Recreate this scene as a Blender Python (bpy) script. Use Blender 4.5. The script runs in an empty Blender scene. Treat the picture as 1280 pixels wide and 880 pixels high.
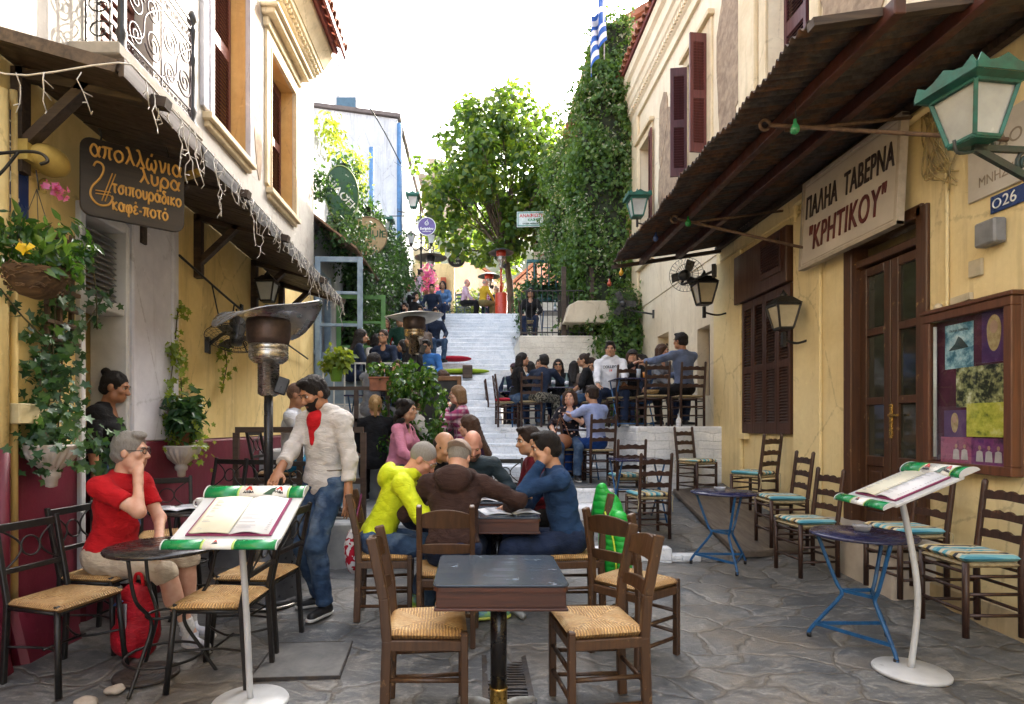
import bpy, bmesh, math, random
import numpy as np
from mathutils import Vector, Matrix, Euler
R = math.radians
random.seed(7); rng = np.random.default_rng(11)
scene = bpy.context.scene
C = scene.collection

# ---------------------------------------------------------------- camera, sky, sun, exposure
cam_d = bpy.data.cameras.new('camera'); cam = bpy.data.objects.new('camera', cam_d); C.objects.link(cam)
cam.location = (0, 0, 1.43); cam.rotation_euler = (R(90), 0, 0)
cam_d.sensor_width = 36; cam_d.lens = 735/1280*36
cam_d.shift_x = 45/1280; cam_d.shift_y = 92/1280
cam_d.clip_start = .05; cam_d.clip_end = 4000
scene.camera = cam
SUN_EL, SUN_AZ = 33, 36          # elevation; azimuth from +Y (up the street) towards +X (right)
w = bpy.data.worlds.new('World'); scene.world = w; w.use_nodes = True
nt = w.node_tree; bg = nt.nodes['Background']
sky = nt.nodes.new('ShaderNodeTexSky'); sky.sky_type = 'NISHITA'; sky.sun_disc = False
sky.sun_elevation = R(SUN_EL); sky.sun_rotation = R(SUN_AZ)
sky.air_density = 1.0; sky.dust_density = 8.0; sky.ozone_density = 1.0; sky.altitude = 100
hz = nt.nodes.new('ShaderNodeHueSaturation'); hz.inputs['Saturation'].default_value = .42      # thin white overcast takes the blue out of the sky
nt.links.new(sky.outputs[0], hz.inputs['Color']); nt.links.new(hz.outputs[0], bg.inputs[0]); bg.inputs[1].default_value = .15
sd = bpy.data.lights.new('sun', 'SUN'); sd.energy = 2.0; sd.angle = R(.5); sd.color = (1, .9, .74)
sun = bpy.data.objects.new('sun', sd); C.objects.link(sun)
sv = Vector((math.sin(R(SUN_AZ))*math.cos(R(SUN_EL)), math.cos(R(SUN_AZ))*math.cos(R(SUN_EL)), math.sin(R(SUN_EL))))
sun.rotation_euler = sv.to_track_quat('Z', 'Y').to_euler(); sun.location = (0, 0, 30)
scene.view_settings.view_transform = 'Standard'; scene.view_settings.look = 'None'
scene.view_settings.exposure = 3.2; scene.view_settings.gamma = 1
scene.view_settings.use_curve_mapping = False

# ---------------------------------------------------------------- helpers
def tag(o, label=None, cat=None, group=None, kind=None):
    if label: o['label'] = label
    if cat: o['category'] = cat
    if group: o['group'] = group
    if kind: o['kind'] = kind
    return o
def thing(name, label, cat, loc=(0, 0, 0), rz=0, group=None):
    o = bpy.data.objects.new(name, None); C.objects.link(o); o.empty_display_size = .1
    o.location = loc; o.rotation_euler = (0, 0, rz)
    return tag(o, label, cat, group)
def copy_tree(o, parent=None):
    c = o.copy(); C.objects.link(c)
    if parent: c.parent = parent
    for ch in o.children: copy_tree(ch, c)
    return c
def link_mesh(name, me, parent=None):
    o = bpy.data.objects.new(name, me); C.objects.link(o)
    if parent: o.parent = parent
    return o
def mesh_arrays(name, V, F, mats, mi=None, smooth=False, parent=None):
    """V (n,3); F (m,k) one polygon size"""
    V = np.asarray(V, np.float32); F = np.asarray(F, np.int32)
    me = bpy.data.meshes.new(name); me.vertices.add(len(V)); me.vertices.foreach_set('co', V.ravel())
    m, k = F.shape
    me.loops.add(m*k); me.loops.foreach_set('vertex_index', F.ravel())
    me.polygons.add(m); me.polygons.foreach_set('loop_start', np.arange(0, m*k, k, dtype=np.int32))
    if not isinstance(mats, (list, tuple)): mats = [mats]
    for x in mats: me.materials.append(x)
    if mi is not None: me.polygons.foreach_set('material_index', np.asarray(mi, np.int32))
    if smooth: me.polygons.foreach_set('use_smooth', np.ones(m, bool))
    me.update(calc_edges=True)
    return link_mesh(name, me, parent)

class MB:
    """collects boxes, bars, tubes, prisms ... and links them as ONE mesh object"""
    def __init__(s): s.v = []; s.f = []; s.m = []; s.s = []
    def raw(s, vs, fs, m=0, smooth=False):
        b = len(s.v); s.v += [tuple(v) for v in vs]
        for f in fs: s.f.append([b+i for i in f]); s.m.append(m); s.s.append(smooth)
        return s
    def box(s, c, d, rot=None, m=0):
        x, y, z = d[0]/2, d[1]/2, d[2]/2
        vs = [Vector(p) for p in ((-x,-y,-z),(x,-y,-z),(x,y,-z),(-x,y,-z),(-x,-y,z),(x,-y,z),(x,y,z),(-x,y,z))]
        if rot is not None:
            M = rot if isinstance(rot, Matrix) else Euler(rot).to_matrix()
            vs = [M @ v for v in vs]
        c = Vector(c)
        return s.raw([v+c for v in vs], [(3,2,1,0),(4,5,6,7),(0,1,5,4),(1,2,6,5),(2,3,7,6),(3,0,4,7)], m)
    def bb(s, a, b, m=0):
        a, b = Vector(a), Vector(b)
        return s.box((a+b)/2, (abs(b.x-a.x), abs(b.y-a.y), abs(b.z-a.z)), None, m)
    def bar(s, p, q, w, h=None, m=0, up=(0,0,1)):
        p, q = Vector(p), Vector(q); d = q-p; L = d.length
        if L < 1e-6: return s
        d = d/L; u = Vector(up)
        if abs(d.dot(u)) > .98: u = Vector((0,1,0))
        x = d.cross(u).normalized(); y = x.cross(d)
        M = Matrix((x, d, y)).transposed()
        return s.box((p+q)/2, (w, L, h or w), M, m)
    def tube(s, pts, r, n=8, m=0, cap=True, closed=False):
        pts = [Vector(p) for p in pts]; k = len(pts); rs = r if isinstance(r, (list, tuple)) else [r]*k
        vs = []; fs = []; px = None
        for i, p in enumerate(pts):
            if closed: t = pts[(i+1) % k]-pts[i-1]
            else: t = pts[min(i+1, k-1)]-pts[max(i-1, 0)]
            if t.length < 1e-9: t = Vector((0,0,1))
            t = t.normalized()
            if px is None:
                a = Vector((0,0,1)) if abs(t.z) < .9 else Vector((1,0,0)); px = t.cross(a).normalized()
            else:
                px = px-t*px.dot(t)
                px = px.normalized() if px.length > 1e-6 else t.orthogonal().normalized()
            py = t.cross(px)
            for j in range(n):
                a = 2*math.pi*j/n; vs.append(p+(px*math.cos(a)+py*math.sin(a))*rs[i])
        for i in range(k if closed else k-1):
            a = i*n; b = ((i+1) % k)*n
            for j in range(n): fs.append((a+j, a+(j+1) % n, b+(j+1) % n, b+j))
        if cap and not closed: fs += [tuple(range(n))[::-1], tuple((k-1)*n+j for j in range(n))]
        return s.raw(vs, fs, m, True)
    def lathe(s, prof, n=24, c=(0,0,0), m=0, M=None, sy=1):
        vs = []; fs = []; k = len(prof); c = Vector(c)
        for (r, z) in prof:
            for j in range(n):
                a = 2*math.pi*j/n; v = Vector((r*math.cos(a), sy*r*math.sin(a), z))
                if M is not None: v = M @ v
                vs.append(v+c)
        for i in range(k-1):
            for j in range(n): fs.append((i*n+j, i*n+(j+1) % n, (i+1)*n+(j+1) % n, (i+1)*n+j))
        fs += [tuple(range(n))[::-1], tuple((k-1)*n+j for j in range(n))]
        return s.raw(vs, fs, m, True)
    def prism(s, poly, d, O=(0,0,0), X=(1,0,0), Y=(0,0,1), m=0, smooth=False):
        """polygon in plane (X, Y) at O, extruded by vector d"""
        O, X, Y, d = Vector(O), Vector(X), Vector(Y), Vector(d)
        p = [O+X*a+Y*b for a, b in poly]; n = len(p)
        fs = [tuple(range(n)), tuple(range(2*n-1, n-1, -1))]+[(i, n+i, n+(i+1) % n, (i+1) % n) for i in range(n)]
        return s.raw(p+[v+d for v in p], fs, m, smooth)
    def sph(s, c, r, n=10, m=0):
        r = (r, r, r) if not isinstance(r, (tuple, list)) else r
        pr = [(math.sin(math.pi*i/n), -math.cos(math.pi*i/n)) for i in range(n+1)]
        pr[0] = (.02, -1); pr[-1] = (.02, 1)
        M = Matrix.Diagonal(r)
        return s.lathe(pr, n*2 if n > 5 else 8, c, m, M)
    def build(s, name, mats, parent=None, bevel=0, seg=1, xf=None):
        me = bpy.data.meshes.new(name)
        me.from_pydata([tuple(v) for v in s.v], [], s.f)
        if not isinstance(mats, (list, tuple)): mats = [mats]
        for x in mats: me.materials.append(x)
        me.polygons.foreach_set('material_index', s.m); me.polygons.foreach_set('use_smooth', s.s)
        bm = bmesh.new(); bm.from_mesh(me)
        bmesh.ops.recalc_face_normals(bm, faces=bm.faces)
        if bevel:
            es = [e for e in bm.edges if len(e.link_faces) == 2 and e.calc_face_angle(0) > R(50) and e.calc_length() > bevel*2.2]
            bmesh.ops.bevel(bm, geom=es, offset=bevel, segments=seg, affect='EDGES', profile=.6, clamp_overlap=True)
        if xf is not None: bmesh.ops.transform(bm, matrix=xf, verts=bm.verts)
        bm.to_mesh(me); bm.free(); me.update()
        return link_mesh(name, me, parent)

def frame(O, X, Y):
    X, Y = Vector(X).normalized(), Vector(Y).normalized(); Z = X.cross(Y)
    M = Matrix((X, Y, Z)).transposed().to_4x4(); M.translation = Vector(O)
    return M
def text(s, size, mat, M, parent, name='lettering', depth=.003, align='CENTER', sx=1, bold=0, shear=0, space=1):
    s = s.translate(str.maketrans('ΑΒΕΖΗΙΚΜΝΟΡΤΥΧ', 'ABEZHIKMNOPTYX'))
    cu = bpy.data.curves.new('t', 'FONT'); cu.body = s; cu.size = size; cu.space_character = space; cu.extrude = depth; cu.align_x = align
    cu.align_y = 'CENTER'; cu.resolution_u = 4; cu.offset = 0; cu.bevel_depth = bold*.8; cu.bevel_resolution = 0; cu.shear = shear
    o = bpy.data.objects.new('t', cu); C.objects.link(o)
    dg = bpy.context.evaluated_depsgraph_get()
    me = bpy.data.meshes.new_from_object(o.evaluated_get(dg)); me.name = name
    bpy.data.objects.remove(o); bpy.data.curves.remove(cu)
    me.transform(M @ Matrix.Diagonal((sx, 1, 1, 1))); me.materials.clear(); me.materials.append(mat)
    return link_mesh(name, me, parent)
def curve_pts(P, n=8):
    """Catmull-Rom through the points"""
    P = [Vector(p) for p in P]; out = []
    for i in range(len(P)-1):
        a, b, c, d = P[max(i-1, 0)], P[i], P[i+1], P[min(i+2, len(P)-1)]
        for j in range(n):
            t = j/n
            out.append(.5*((2*b)+(c-a)*t+(2*a-5*b+4*c-d)*t*t+(3*b-a-3*c+d)*t**3))
    return out+[P[-1]]

# ---------------------------------------------------------------- materials
class NT:
    def __init__(s, name):
        s.mat = bpy.data.materials.new(name); s.mat.use_nodes = True; s.t = s.mat.node_tree
        s.b = s.t.nodes['Principled BSDF']; s.out = s.t.nodes['Material Output']
    def n(s, typ, **kw):
        x = s.t.nodes.new('ShaderNode'+typ)
        for k, v in kw.items():
            if k[0] == 'i' and k[1:].isdigit(): s.put(x.inputs[int(k[1:])], v)
            elif k.startswith('in_'): s.put(x.inputs[k[3:].replace('_', ' ')], v)
            else: setattr(x, k, v)
        return x
    def put(s, sock, v):
        if isinstance(v, bpy.types.NodeSocket): s.t.links.new(v, sock)
        elif isinstance(v, bpy.types.Node): s.t.links.new(v.outputs[0], sock)
        elif isinstance(v, (tuple, list)) and len(v) == 3 and sock.type == 'RGBA': sock.default_value = (*v, 1)
        else: sock.default_value = v
    def co(s, scale=(1,1,1), kind='Object'):
        c = s.n('TexCoord'); m = s.n('Mapping'); s.put(m.inputs[0], c.outputs[kind]); m.inputs['Scale'].default_value = scale
        return m.outputs[0]
    def noise(s, vec, scale=5, det=4, rough=.6, dist=0):
        x = s.n('TexNoise'); s.put(x.inputs['Vector'], vec); x.inputs['Scale'].default_value = scale
        x.inputs['Detail'].default_value = det; x.inputs['Roughness'].default_value = rough; x.inputs['Distortion'].default_value = dist
        return x.outputs[0]
    def vor(s, vec, scale=5, feature='F1', out=0, rnd=1):
        x = s.n('TexVoronoi', feature=feature); s.put(x.inputs['Vector'], vec); x.inputs['Scale'].default_value = scale
        x.inputs['Randomness'].default_value = rnd
        return x.outputs[out]
    def ramp(s, fac, stops, interp='LINEAR'):
        x = s.n('ValToRGB'); x.color_ramp.interpolation = interp; e = x.color_ramp.elements
        while len(e) < len(stops): e.new(.5)
        for el, (p, c) in zip(e, stops):
            el.position = p; el.color = (*c, 1) if isinstance(c, (tuple, list)) else (c, c, c, 1)
        s.put(x.inputs[0], fac); return x.outputs[0]
    def mix(s, f, a, b, mode='MIX'):
        x = s.n('MixRGB', blend_type=mode); s.put(x.inputs[0], f); s.put(x.inputs[1], a); s.put(x.inputs[2], b); return x.outputs[0]
    def math(s, op, a, b=0):
        x = s.n('Math', operation=op); s.put(x.inputs[0], a); s.put(x.inputs[1], b); return x.outputs[0]
    def sep(s, vec):
        x = s.n('SeparateXYZ'); s.put(x.inputs[0], vec); return x.outputs
    def bump(s, h, strength=.3, dist=.01):
        x = s.n('Bump'); x.inputs['Strength'].default_value = strength; x.inputs['Distance'].default_value = dist
        s.put(x.inputs['Height'], h); s.put(s.b.inputs['Normal'], x.outputs[0]); return x
    def color(s, c): s.put(s.b.inputs['Base Color'], c); return s
    def rough(s, r): s.put(s.b.inputs['Roughness'], r); return s
    def metal(s, v): s.b.inputs['Metallic'].default_value = v; return s

MATS = {}
def dark(c, k): return tuple(x*k for x in c)
def pm(name, c, c2=None, rough=.6, scale=8, metal=0, bump=.15, stretch=(1,1,1), bdist=.004, spec=None, rnd=0, sharp=(.35,.65), det=5):
    """painted / plain material with a two-colour noise"""
    if name in MATS: return MATS[name]
    t = NT(name); v = t.co(stretch); n = t.noise(v, scale, det, .62)
    c2 = c2 or dark(c, .72)
    col = t.ramp(n, [(sharp[0], c2), (sharp[1], c)])
    if rnd:
        oi = t.n('ObjectInfo'); h = t.n('HueSaturation'); t.put(h.inputs['Color'], col)
        t.put(h.inputs['Value'], t.math('ADD', t.math('MULTIPLY', oi.outputs['Random'], rnd), 1-rnd/2)); col = h.outputs[0]
    t.color(col); t.metal(metal)
    t.rough(t.ramp(t.noise(v, scale*2.3, 3), [(.3, max(rough-.12, .03)), (.7, min(rough+.12, 1))]))
    if bump: t.bump(t.noise(v, scale*4, 4), bump, bdist)
    MATS[name] = t.mat; return t.mat
def wood(name, c, c2, scale=3, rough=.5, axis=2, worn=None, bump=.25):
    if name in MATS: return MATS[name]
    t = NT(name); st = [9, 9, 9]; st[axis] = .6; v = t.co(tuple(st))
    n = t.noise(v, scale, 6, .65, .6); col = t.ramp(n, [(.3, c2), (.7, c)])
    if worn:
        wn = t.noise(t.co(), 9, 6, .7); col = t.mix(t.ramp(wn, [(.62, 0), (.7, 1)]), col, worn)
    oi = t.n('ObjectInfo'); h = t.n('HueSaturation'); t.put(h.inputs['Color'], col)
    t.put(h.inputs['Value'], t.math('ADD', t.math('MULTIPLY', oi.outputs['Random'], .35), .82))
    t.color(h.outputs[0]); t.rough(t.ramp(n, [(.3, rough+.12), (.7, rough-.08)])); t.bump(n, bump, .003)
    MATS[name] = t.mat; return t.mat
def plaster(name, c, c2, stain=(.25,.2,.14), scale=1.2, stain_amt=.5, bump=.35, rough=.85, streak=True):
    if name in MATS: return MATS[name]
    t = NT(name); v = t.co(); big = t.noise(v, scale, 6, .62, .3)
    col = t.ramp(big, [(.3, c2), (.68, c)])
    fine = t.noise(v, 14, 6, .7); col = t.mix(t.ramp(fine, [(.35, .22), (.7, 0)]), col, dark(c2, .7))
    if streak:
        sv_ = t.co((2.6, 2.6, .22)); sn = t.noise(sv_, 2.2, 6, .7)
        col = t.mix(t.math('MULTIPLY', t.ramp(sn, [(.52, 0), (.74, 1)]), stain_amt), col, stain)
        wx = t.noise(v, 2.7, 8, .75, 1.5); col = t.mix(t.math('MULTIPLY', t.ramp(wx, [(.60, 0), (.66, 1)]), stain_amt*.55), col, dark(c2, .55))
        lx = t.noise(v, 3.9, 8, .72, .8); col = t.mix(t.math('MULTIPLY', t.ramp(lx, [(.63, 0), (.68, 1)]), stain_amt*.7), col, tuple(min(1, q*1.25+.05) for q in c))
        ck = t.vor(t.co((1.1, .8, .55)), 1.1, 'DISTANCE_TO_EDGE'); ckn = t.math('ADD', ck, t.math('MULTIPLY', t.math('SUBTRACT', fine, .5), .06)); col = t.mix(t.math('MULTIPLY', t.ramp(ckn, [(.0, 1), (.008, 0)]), stain_amt*.6), col, dark(stain, .6))
    t.color(col); t.rough(rough)
    t.bump(t.math('ADD', t.noise(v, 6, 6, .6), t.math('MULTIPLY', t.noise(v, 60, 3), .25)), bump, .012)
    MATS[name] = t.mat; return t.mat
def leafm(name, c, c2, trans=.45, rough=.45, scale=3, tip=None):
    if name in MATS: return MATS[name]
    t = NT(name); g = t.n('NewGeometry'); rnd = g.outputs['Random Per Island']
    n = t.noise(t.co(), scale, 3)
    col = t.ramp(t.math('ADD', t.math('MULTIPLY', rnd, .6), t.math('MULTIPLY', n, .45)), [(.15, c2), (.55, c)]+([(.85, tip)] if tip else []))
    t.color(col); t.rough(rough)
    tr = t.n('BsdfTranslucent'); t.put(tr.inputs[0], t.mix(.5, col, (c[0]*2.6+.03, c[1]*1.9+.04, c[2]*.4)))
    ms = t.n('MixShader'); ms.inputs[0].default_value = trans
    t.put(ms.inputs[1], t.b.outputs[0]); t.put(ms.inputs[2], tr.outputs[0]); t.put(t.out.inputs[0], ms.outputs[0])
    MATS[name] = t.mat; return t.mat
def cloth(name, c, c2=None, scale=300, bump=.25, rough=.9, pat=None):
    if name in MATS: return MATS[name]
    t = NT(name); v = t.co(); c2 = c2 or dark(c, .8)
    col = t.ramp(t.noise(v, 9, 4), [(.35, c2), (.65, c)])
    if pat == 'plaid':
        x, y, z = t.sep(v)
        f = lambda s_, k: t.ramp(t.math('SINE', t.math('MULTIPLY', s_, k)), [(.35, 0), (.6, 1)])
        col = t.mix(t.math('MULTIPLY', f(x, 75), .5), (.32, .05, .13), (.75, .6, .65)); col = t.mix(t.math('MULTIPLY', f(z, 75), .5), col, (.75, .62, .66))
        col = t.mix(t.math('MULTIPLY', f(y, 75), .4), col, (.07, .03, .1))
    if pat == 'floral':
        col = t.mix(t.ramp(t.vor(v, 17), [(.22, 1), (.3, 0)]), col, t.ramp(t.noise(v, 30), [(.4, (.7, .6, .5)), (.6, (.55, .18, .12))]))
    if pat == 'camo':
        col = t.ramp(t.noise(v, 16, 2), [(.42, (.03, .03, .025)), (.5, (.2, .19, .15)), (.58, (.06, .05, .05))], 'CONSTANT')
    if pat == 'denim':
        col = t.mix(t.ramp(t.noise(v, 5, 3), [(.5, 0), (.75, .75)]), col, (c[0]*2.6+.05, c[1]*2.1+.05, c[2]*1.7+.05))
    if pat == 'quilt':
        x, y, z = t.sep(v)
        t.color(col); t.rough(.45)
        t.bump(t.math('ABSOLUTE', t.math('SINE', t.math('MULTIPLY', t.math('ADD', z, t.math('MULTIPLY', t.noise(v, 5, 2), .05)), 62))), .38, .012)
        MATS[name] = t.mat; return t.mat
    t.color(col); t.rough(rough)
    if 'Sheen Weight' in t.b.inputs: t.b.inputs['Sheen Weight'].default_value = .02; t.b.inputs['Specular IOR Level'].default_value = .18
    if pat == 'patch': t.color(t.ramp(t.noise(v, 14, 2), [(.5, (.6, .58, .6)), (.53, (.36, .012, .03))], 'CONSTANT'))
    fold = t.math('ADD', t.noise(t.co((1, 1, 2.2)), 13, 3, .5, 1.2), t.math('MULTIPLY', t.noise(v, scale, 2), .08))
    t.bump(fold, min(1, bump*2.2), .02)
    MATS[name] = t.mat; return t.mat
def glassy(name, c=(.02, .025, .03), rough=.06):
    if name in MATS: return MATS[name]
    t = NT(name); t.color(t.ramp(t.noise(t.co(), 1.5, 3), [(.35, dark(c, .5)), (.7, c)])); t.rough(rough); t.b.inputs['Specular IOR Level'].default_value = .9
    MATS[name] = t.mat; return t.mat
def clear_glass(name='clear_glass', tint=(.9, .95, .95), rough=.02):
    if name in MATS: return MATS[name]
    t = NT(name); tr = t.n('BsdfTransparent'); t.put(tr.inputs[0], tint); gl = t.n('BsdfGlossy'); gl.inputs['Roughness'].default_value = rough
    fr = t.n('LayerWeight'); fr.inputs[0].default_value = .5
    ms = t.n('MixShader'); t.put(ms.inputs[0], t.math('ADD', t.math('MULTIPLY', t.math('POWER', fr.outputs[1], 4), .55), .035)); t.put(ms.inputs[1], tr.outputs[0]); t.put(ms.inputs[2], gl.outputs[0]); t.put(t.out.inputs[0], ms.outputs[0])
    MATS[name] = t.mat; return t.mat
# ---------------------------------------------------------------- setting materials
def flagstones():
    t = NT('flagstone'); v = t.co((1, 1, 0))
    wv = t.n('TexNoise'); t.put(wv.inputs['Vector'], v); wv.inputs['Scale'].default_value = 1.6; wv.inputs['Detail'].default_value = 4
    add = t.n('VectorMath', operation='ADD'); t.put(add.inputs[0], v)
    sc = t.n('VectorMath', operation='SCALE'); t.put(sc.inputs[0], wv.outputs['Color']); sc.inputs['Scale'].default_value = .55; t.put(add.inputs[1], sc.outputs[0])
    mp = t.n('Mapping'); t.put(mp.inputs[0], add.outputs[0]); mp.inputs['Scale'].default_value = (2.1, 3.0, 0); vv = mp.outputs[0]
    edge = t.vor(vv, 1.0, 'DISTANCE_TO_EDGE'); cell = t.vor(vv, 1.0, 'F1', 1)
    cx = t.sep(cell)[0]
    st = t.noise(t.co((1, 2.2, 0)), 7, 8, .72, 1.2); fine = t.noise(v, 45, 5, .7)
    base = t.ramp(cx, [(0, (.082, .087, .094)), (.35, (.16, .16, .158)), (.7, (.245, .23, .208)), (1, (.12, .127, .137))])
    col = t.mix(t.ramp(st, [(.38, .75), (.56, 0)]), base, (.042, .05, .062))
    col = t.mix(t.ramp(st, [(.54, 0), (.68, .8)]), col, (.40, .385, .36))
    col = t.mix(t.ramp(fine, [(.35, .5), (.65, 0)]), col, dark((.12,.13,.14), .5))
    brown = t.noise(v, .8, 4, .6); col = t.mix(t.ramp(brown, [(.5, 0), (.68, .55)]), col, (.2, .16, .115))
    n2 = t.noise(v, 9, 5, .7)
    e2 = t.math('ADD', edge, t.math('MULTIPLY', t.math('SUBTRACT', n2, .5), .07))
    joint = t.ramp(e2, [(.008, 1), (.028, 0)])
    wide = t.ramp(t.math('ADD', e2, t.math('MULTIPLY', t.math('SUBTRACT', brown, .5), -.35)), [(.0, 1), (.05, 0)])
    col = t.mix(t.math('MULTIPLY', wide, .5), col, t.mix(fine, (.13, .105, .08), (.27, .235, .19)))
    col = t.mix(t.math('MULTIPLY', joint, .62), col, (.06, .053, .046))
    pt = t.noise(v, 1.7, 7, .72, .6); col = t.mix(t.ramp(pt, [(.55, 0), (.63, .6)]), col, t.mix(fine, (.16, .15, .135), (.36, .335, .30)))
    spk = t.ramp(t.noise(v, 110, 2, .5), [(.70, 0), (.76, 1)]); col = t.mix(t.math('MULTIPLY', spk, .35), col, (.5, .5, .47))
    t.color(col); t.rough(t.ramp(st, [(.3, .30), (.7, .62)]))
    h = t.math('ADD', t.ramp(e2, [(0, 0), (.06, 1)]), t.math('ADD', t.math('MULTIPLY', st, .8), t.math('MULTIPLY', fine, .3)))
    t.bump(h, .6, .016); MATS['flag'] = t.mat; return t.mat
FLAG = flagstones()
def whitewash(name, c=(.82, .82, .82), grey=(.48, .51, .55), amt=.6, brick=(3.2, 9), horiz=True):
    t = NT(name); v = t.co()
    n = t.noise(t.co((1, 1, 2.2)), 2.4, 7, .68, .5); f = t.noise(v, 30, 5, .7)
    col = t.mix(t.math('MULTIPLY', t.ramp(n, [(.36, 1), (.6, 0)]), amt), c, grey)
    col = t.mix(t.ramp(f, [(.3, .4), (.5, 0)]), col, dark(grey, .6))
    x, y, z = t.sep(v); cb = t.n('CombineXYZ'); t.put(cb.inputs[0], t.math('ADD', x, y)); t.put(cb.inputs[1], z)
    ad = t.n('VectorMath', operation='ADD'); nn = t.n('TexNoise'); t.put(nn.inputs[0], v); nn.inputs['Scale'].default_value = 4
    s2 = t.n('VectorMath', operation='SCALE'); t.put(s2.inputs[0], nn.outputs['Color']); s2.inputs['Scale'].default_value = .09
    t.put(ad.inputs[0], cb.outputs[0]); t.put(ad.inputs[1], s2.outputs[0])
    br = t.n('TexBrick'); t.put(br.inputs[0], ad.outputs[0]); br.inputs['Scale'].default_value = 1
    br.inputs['Brick Width'].default_value = .42; br.inputs['Row Height'].default_value = .125; br.inputs['Mortar Size'].default_value = .012; br.inputs['Mortar Smooth'].default_value = .8
    jt = br.outputs['Fac']; col = t.mix(t.math('MULTIPLY', jt, .13), col, dark(grey, .5))
    t.color(col); t.rough(.8)
    t.bump(t.math('SUBTRACT', t.math('MULTIPLY', t.noise(v, 12, 5), .5), t.math('MULTIPLY', jt, .5)), .7, .02)
    MATS[name] = t.mat; return t.mat
WHITE = whitewash('whitewash')
WHITEB = whitewash('whitewash_stair', (.82, .84, .87), (.48, .54, .61), .6)
YEL = plaster('yellow_plaster', (.82, .64, .29), (.68, .49, .18), (.30, .19, .07), 1.1, .55)
YELL = plaster('pale_yellow_plaster', (.84, .70, .39), (.73, .57, .28), (.36, .25, .12), .9, .5)
CREAM = plaster('cream_plaster', (.78, .69, .52), (.66, .55, .38), (.36, .28, .18), .9, .4)
OFFW = plaster('offwhite_plaster', (.48, .455, .41), (.33, .30, .26), (.33, .29, .25), .8, .6)
TRIM = plaster('cream_trim', (.74, .62, .42), (.56, .45, .28), (.30, .24, .16), 2, .5)
MAROON = plaster('maroon_dado', (.165, .011, .030), (.10, .007, .018), (.19, .06, .065), 2.2, .35, .4, .5)
GREYW = plaster('grey_white_pilaster', (.60, .59, .62), (.46, .45, .50), (.30, .28, .28), 2.5, .6)
STONE = plaster('rubble_stone', (.40, .30, .20), (.20, .14, .095), (.12, .09, .06), 7, .5, 1.0, .95, False)
BROWNW = wood('brown_shutter_wood', (.085, .032, .016), (.035, .014, .008), 3, .42)
DARKW = wood('dark_canopy_wood', (.075, .045, .026), (.022, .014, .009), 3, .6, 0)
DARKWY = wood('dark_beam_wood', (.08, .047, .026), (.025, .015, .009), 3, .6, 1)
PURPW = wood('plum_shutter_wood', (.105, .03, .035), (.055, .016, .022), 3, .5)
REDB = pm('oxide_red_iron', (.095, .026, .016), (.045, .018, .012), .5, 6, .1, .2)
BLACKI = pm('black_iron', (.014, .014, .015), (.028, .025, .022), .42, 20, .3, .2)
TILE = pm('terracotta_tile', (.38, .15, .075), (.20, .075, .04), .8, 5, 0, .4)
TILED = pm('dark_red_tile', (.24, .055, .045), (.12, .03, .028), .7, 5, 0, .4)
def rusty_sheet():
    t = NT('rusty_sheet'); v = t.co(); n = t.noise(t.co((1, 3, 1)), 2.2, 7, .7); n2 = t.noise(v, 11, 5, .7)
    col = t.ramp(n, [(.3, (.05, .035, .028)), (.45, (.085, .075, .068)), (.58, (.12, .055, .025)), (.72, (.20, .10, .05))])
    col = t.mix(t.ramp(n2, [(.4, .7), (.6, 0)]), col, (.025, .018, .015)); t.color(col); t.rough(.7); t.metal(.25); t.bump(n2, .3, .005)
    return t.mat
RUST = rusty_sheet()
GLASSD = glassy('dark_window_glass')
GLASSC = clear_glass()
BLUEP = pm('blue_paint', (.02, .10, .27), (.012, .06, .18), .35, 9, 0, .1)
TEALP = pm('teal_paint', (.02, .13, .15), (.012, .07, .085), .45, 9)
GREENP = pm('green_paint', (.10, .27, .06), (.06, .17, .04), .5, 6)
GREYBL = pm('blue_grey_paint', (.24, .33, .42), (.15, .22, .30), .5, 6)

# ---------------------------------------------------------------- ground, street, steps
def gz(y, x=0):
    """height of the street at (x, y): flagstone slope with low steps on the left, a ramp on the right"""
    if y < 5.85: return .026*(y-3)
    if x > 1.75:
        t = min(max((y-5.85)/2.65, 0), 1); return .075+.40*t
    if y < 7.0: return .19+.10*(y-5.85)
    if y < 7.42: return .45
    return .64
big = MB(); big.box((0, 0, -.42), (3000, 3000, .1)); g0 = big.build('ground', pm('earth', (.22, .19, .15), (.14, .12, .09), .9, .3)); tag(g0, kind='structure')
NX, NY = 64, 96
def sheet(name, x0, x1, y0, y1, zf, mat, nx=NX, ny=NY, amp=.006, kind='structure'):
    xs = np.linspace(x0, x1, nx+1); ys = np.linspace(y0, y1, ny+1); V = []; rr = np.random.default_rng(3)
    jit = rr.normal(0, amp, (ny+1, nx+1))
    for j, y in enumerate(ys):
        for i, x in enumerate(xs): V.append((x, y, zf(y, x)+jit[j, i]))
    F = [(j*(nx+1)+i, j*(nx+1)+i+1, (j+1)*(nx+1)+i+1, (j+1)*(nx+1)+i) for j in range(ny) for i in range(nx)]
    o = mesh_arrays(name, V, F, mat, None, True); tag(o, kind=kind); return o
sheet('street', -2.9, 3.75, -7, 5.86, lambda y, x: .026*(y-3)+.16*max(0, (x-2.75))*max(0, min(1, (y-4.2)/1.5))+.05*max(0, (-x-2.2)), FLAG)
sheet('street_ramp', 1.7, 3.7, 5.84, 8.8, lambda y, x: gz(y, x)+.002+.16*max(0, (x-2.75)), FLAG, 24, 30)
st = MB()
def stepblk(x0, x1, y0, y1, z0, z1): st.bb((x0, y0, z0), (x1, y1, z1))
sheet('street_landing', -2.9, 1.72, 5.95, 7.0, lambda y, x: .2+.10*(y-5.85), FLAG, 30, 12, .004)
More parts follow.
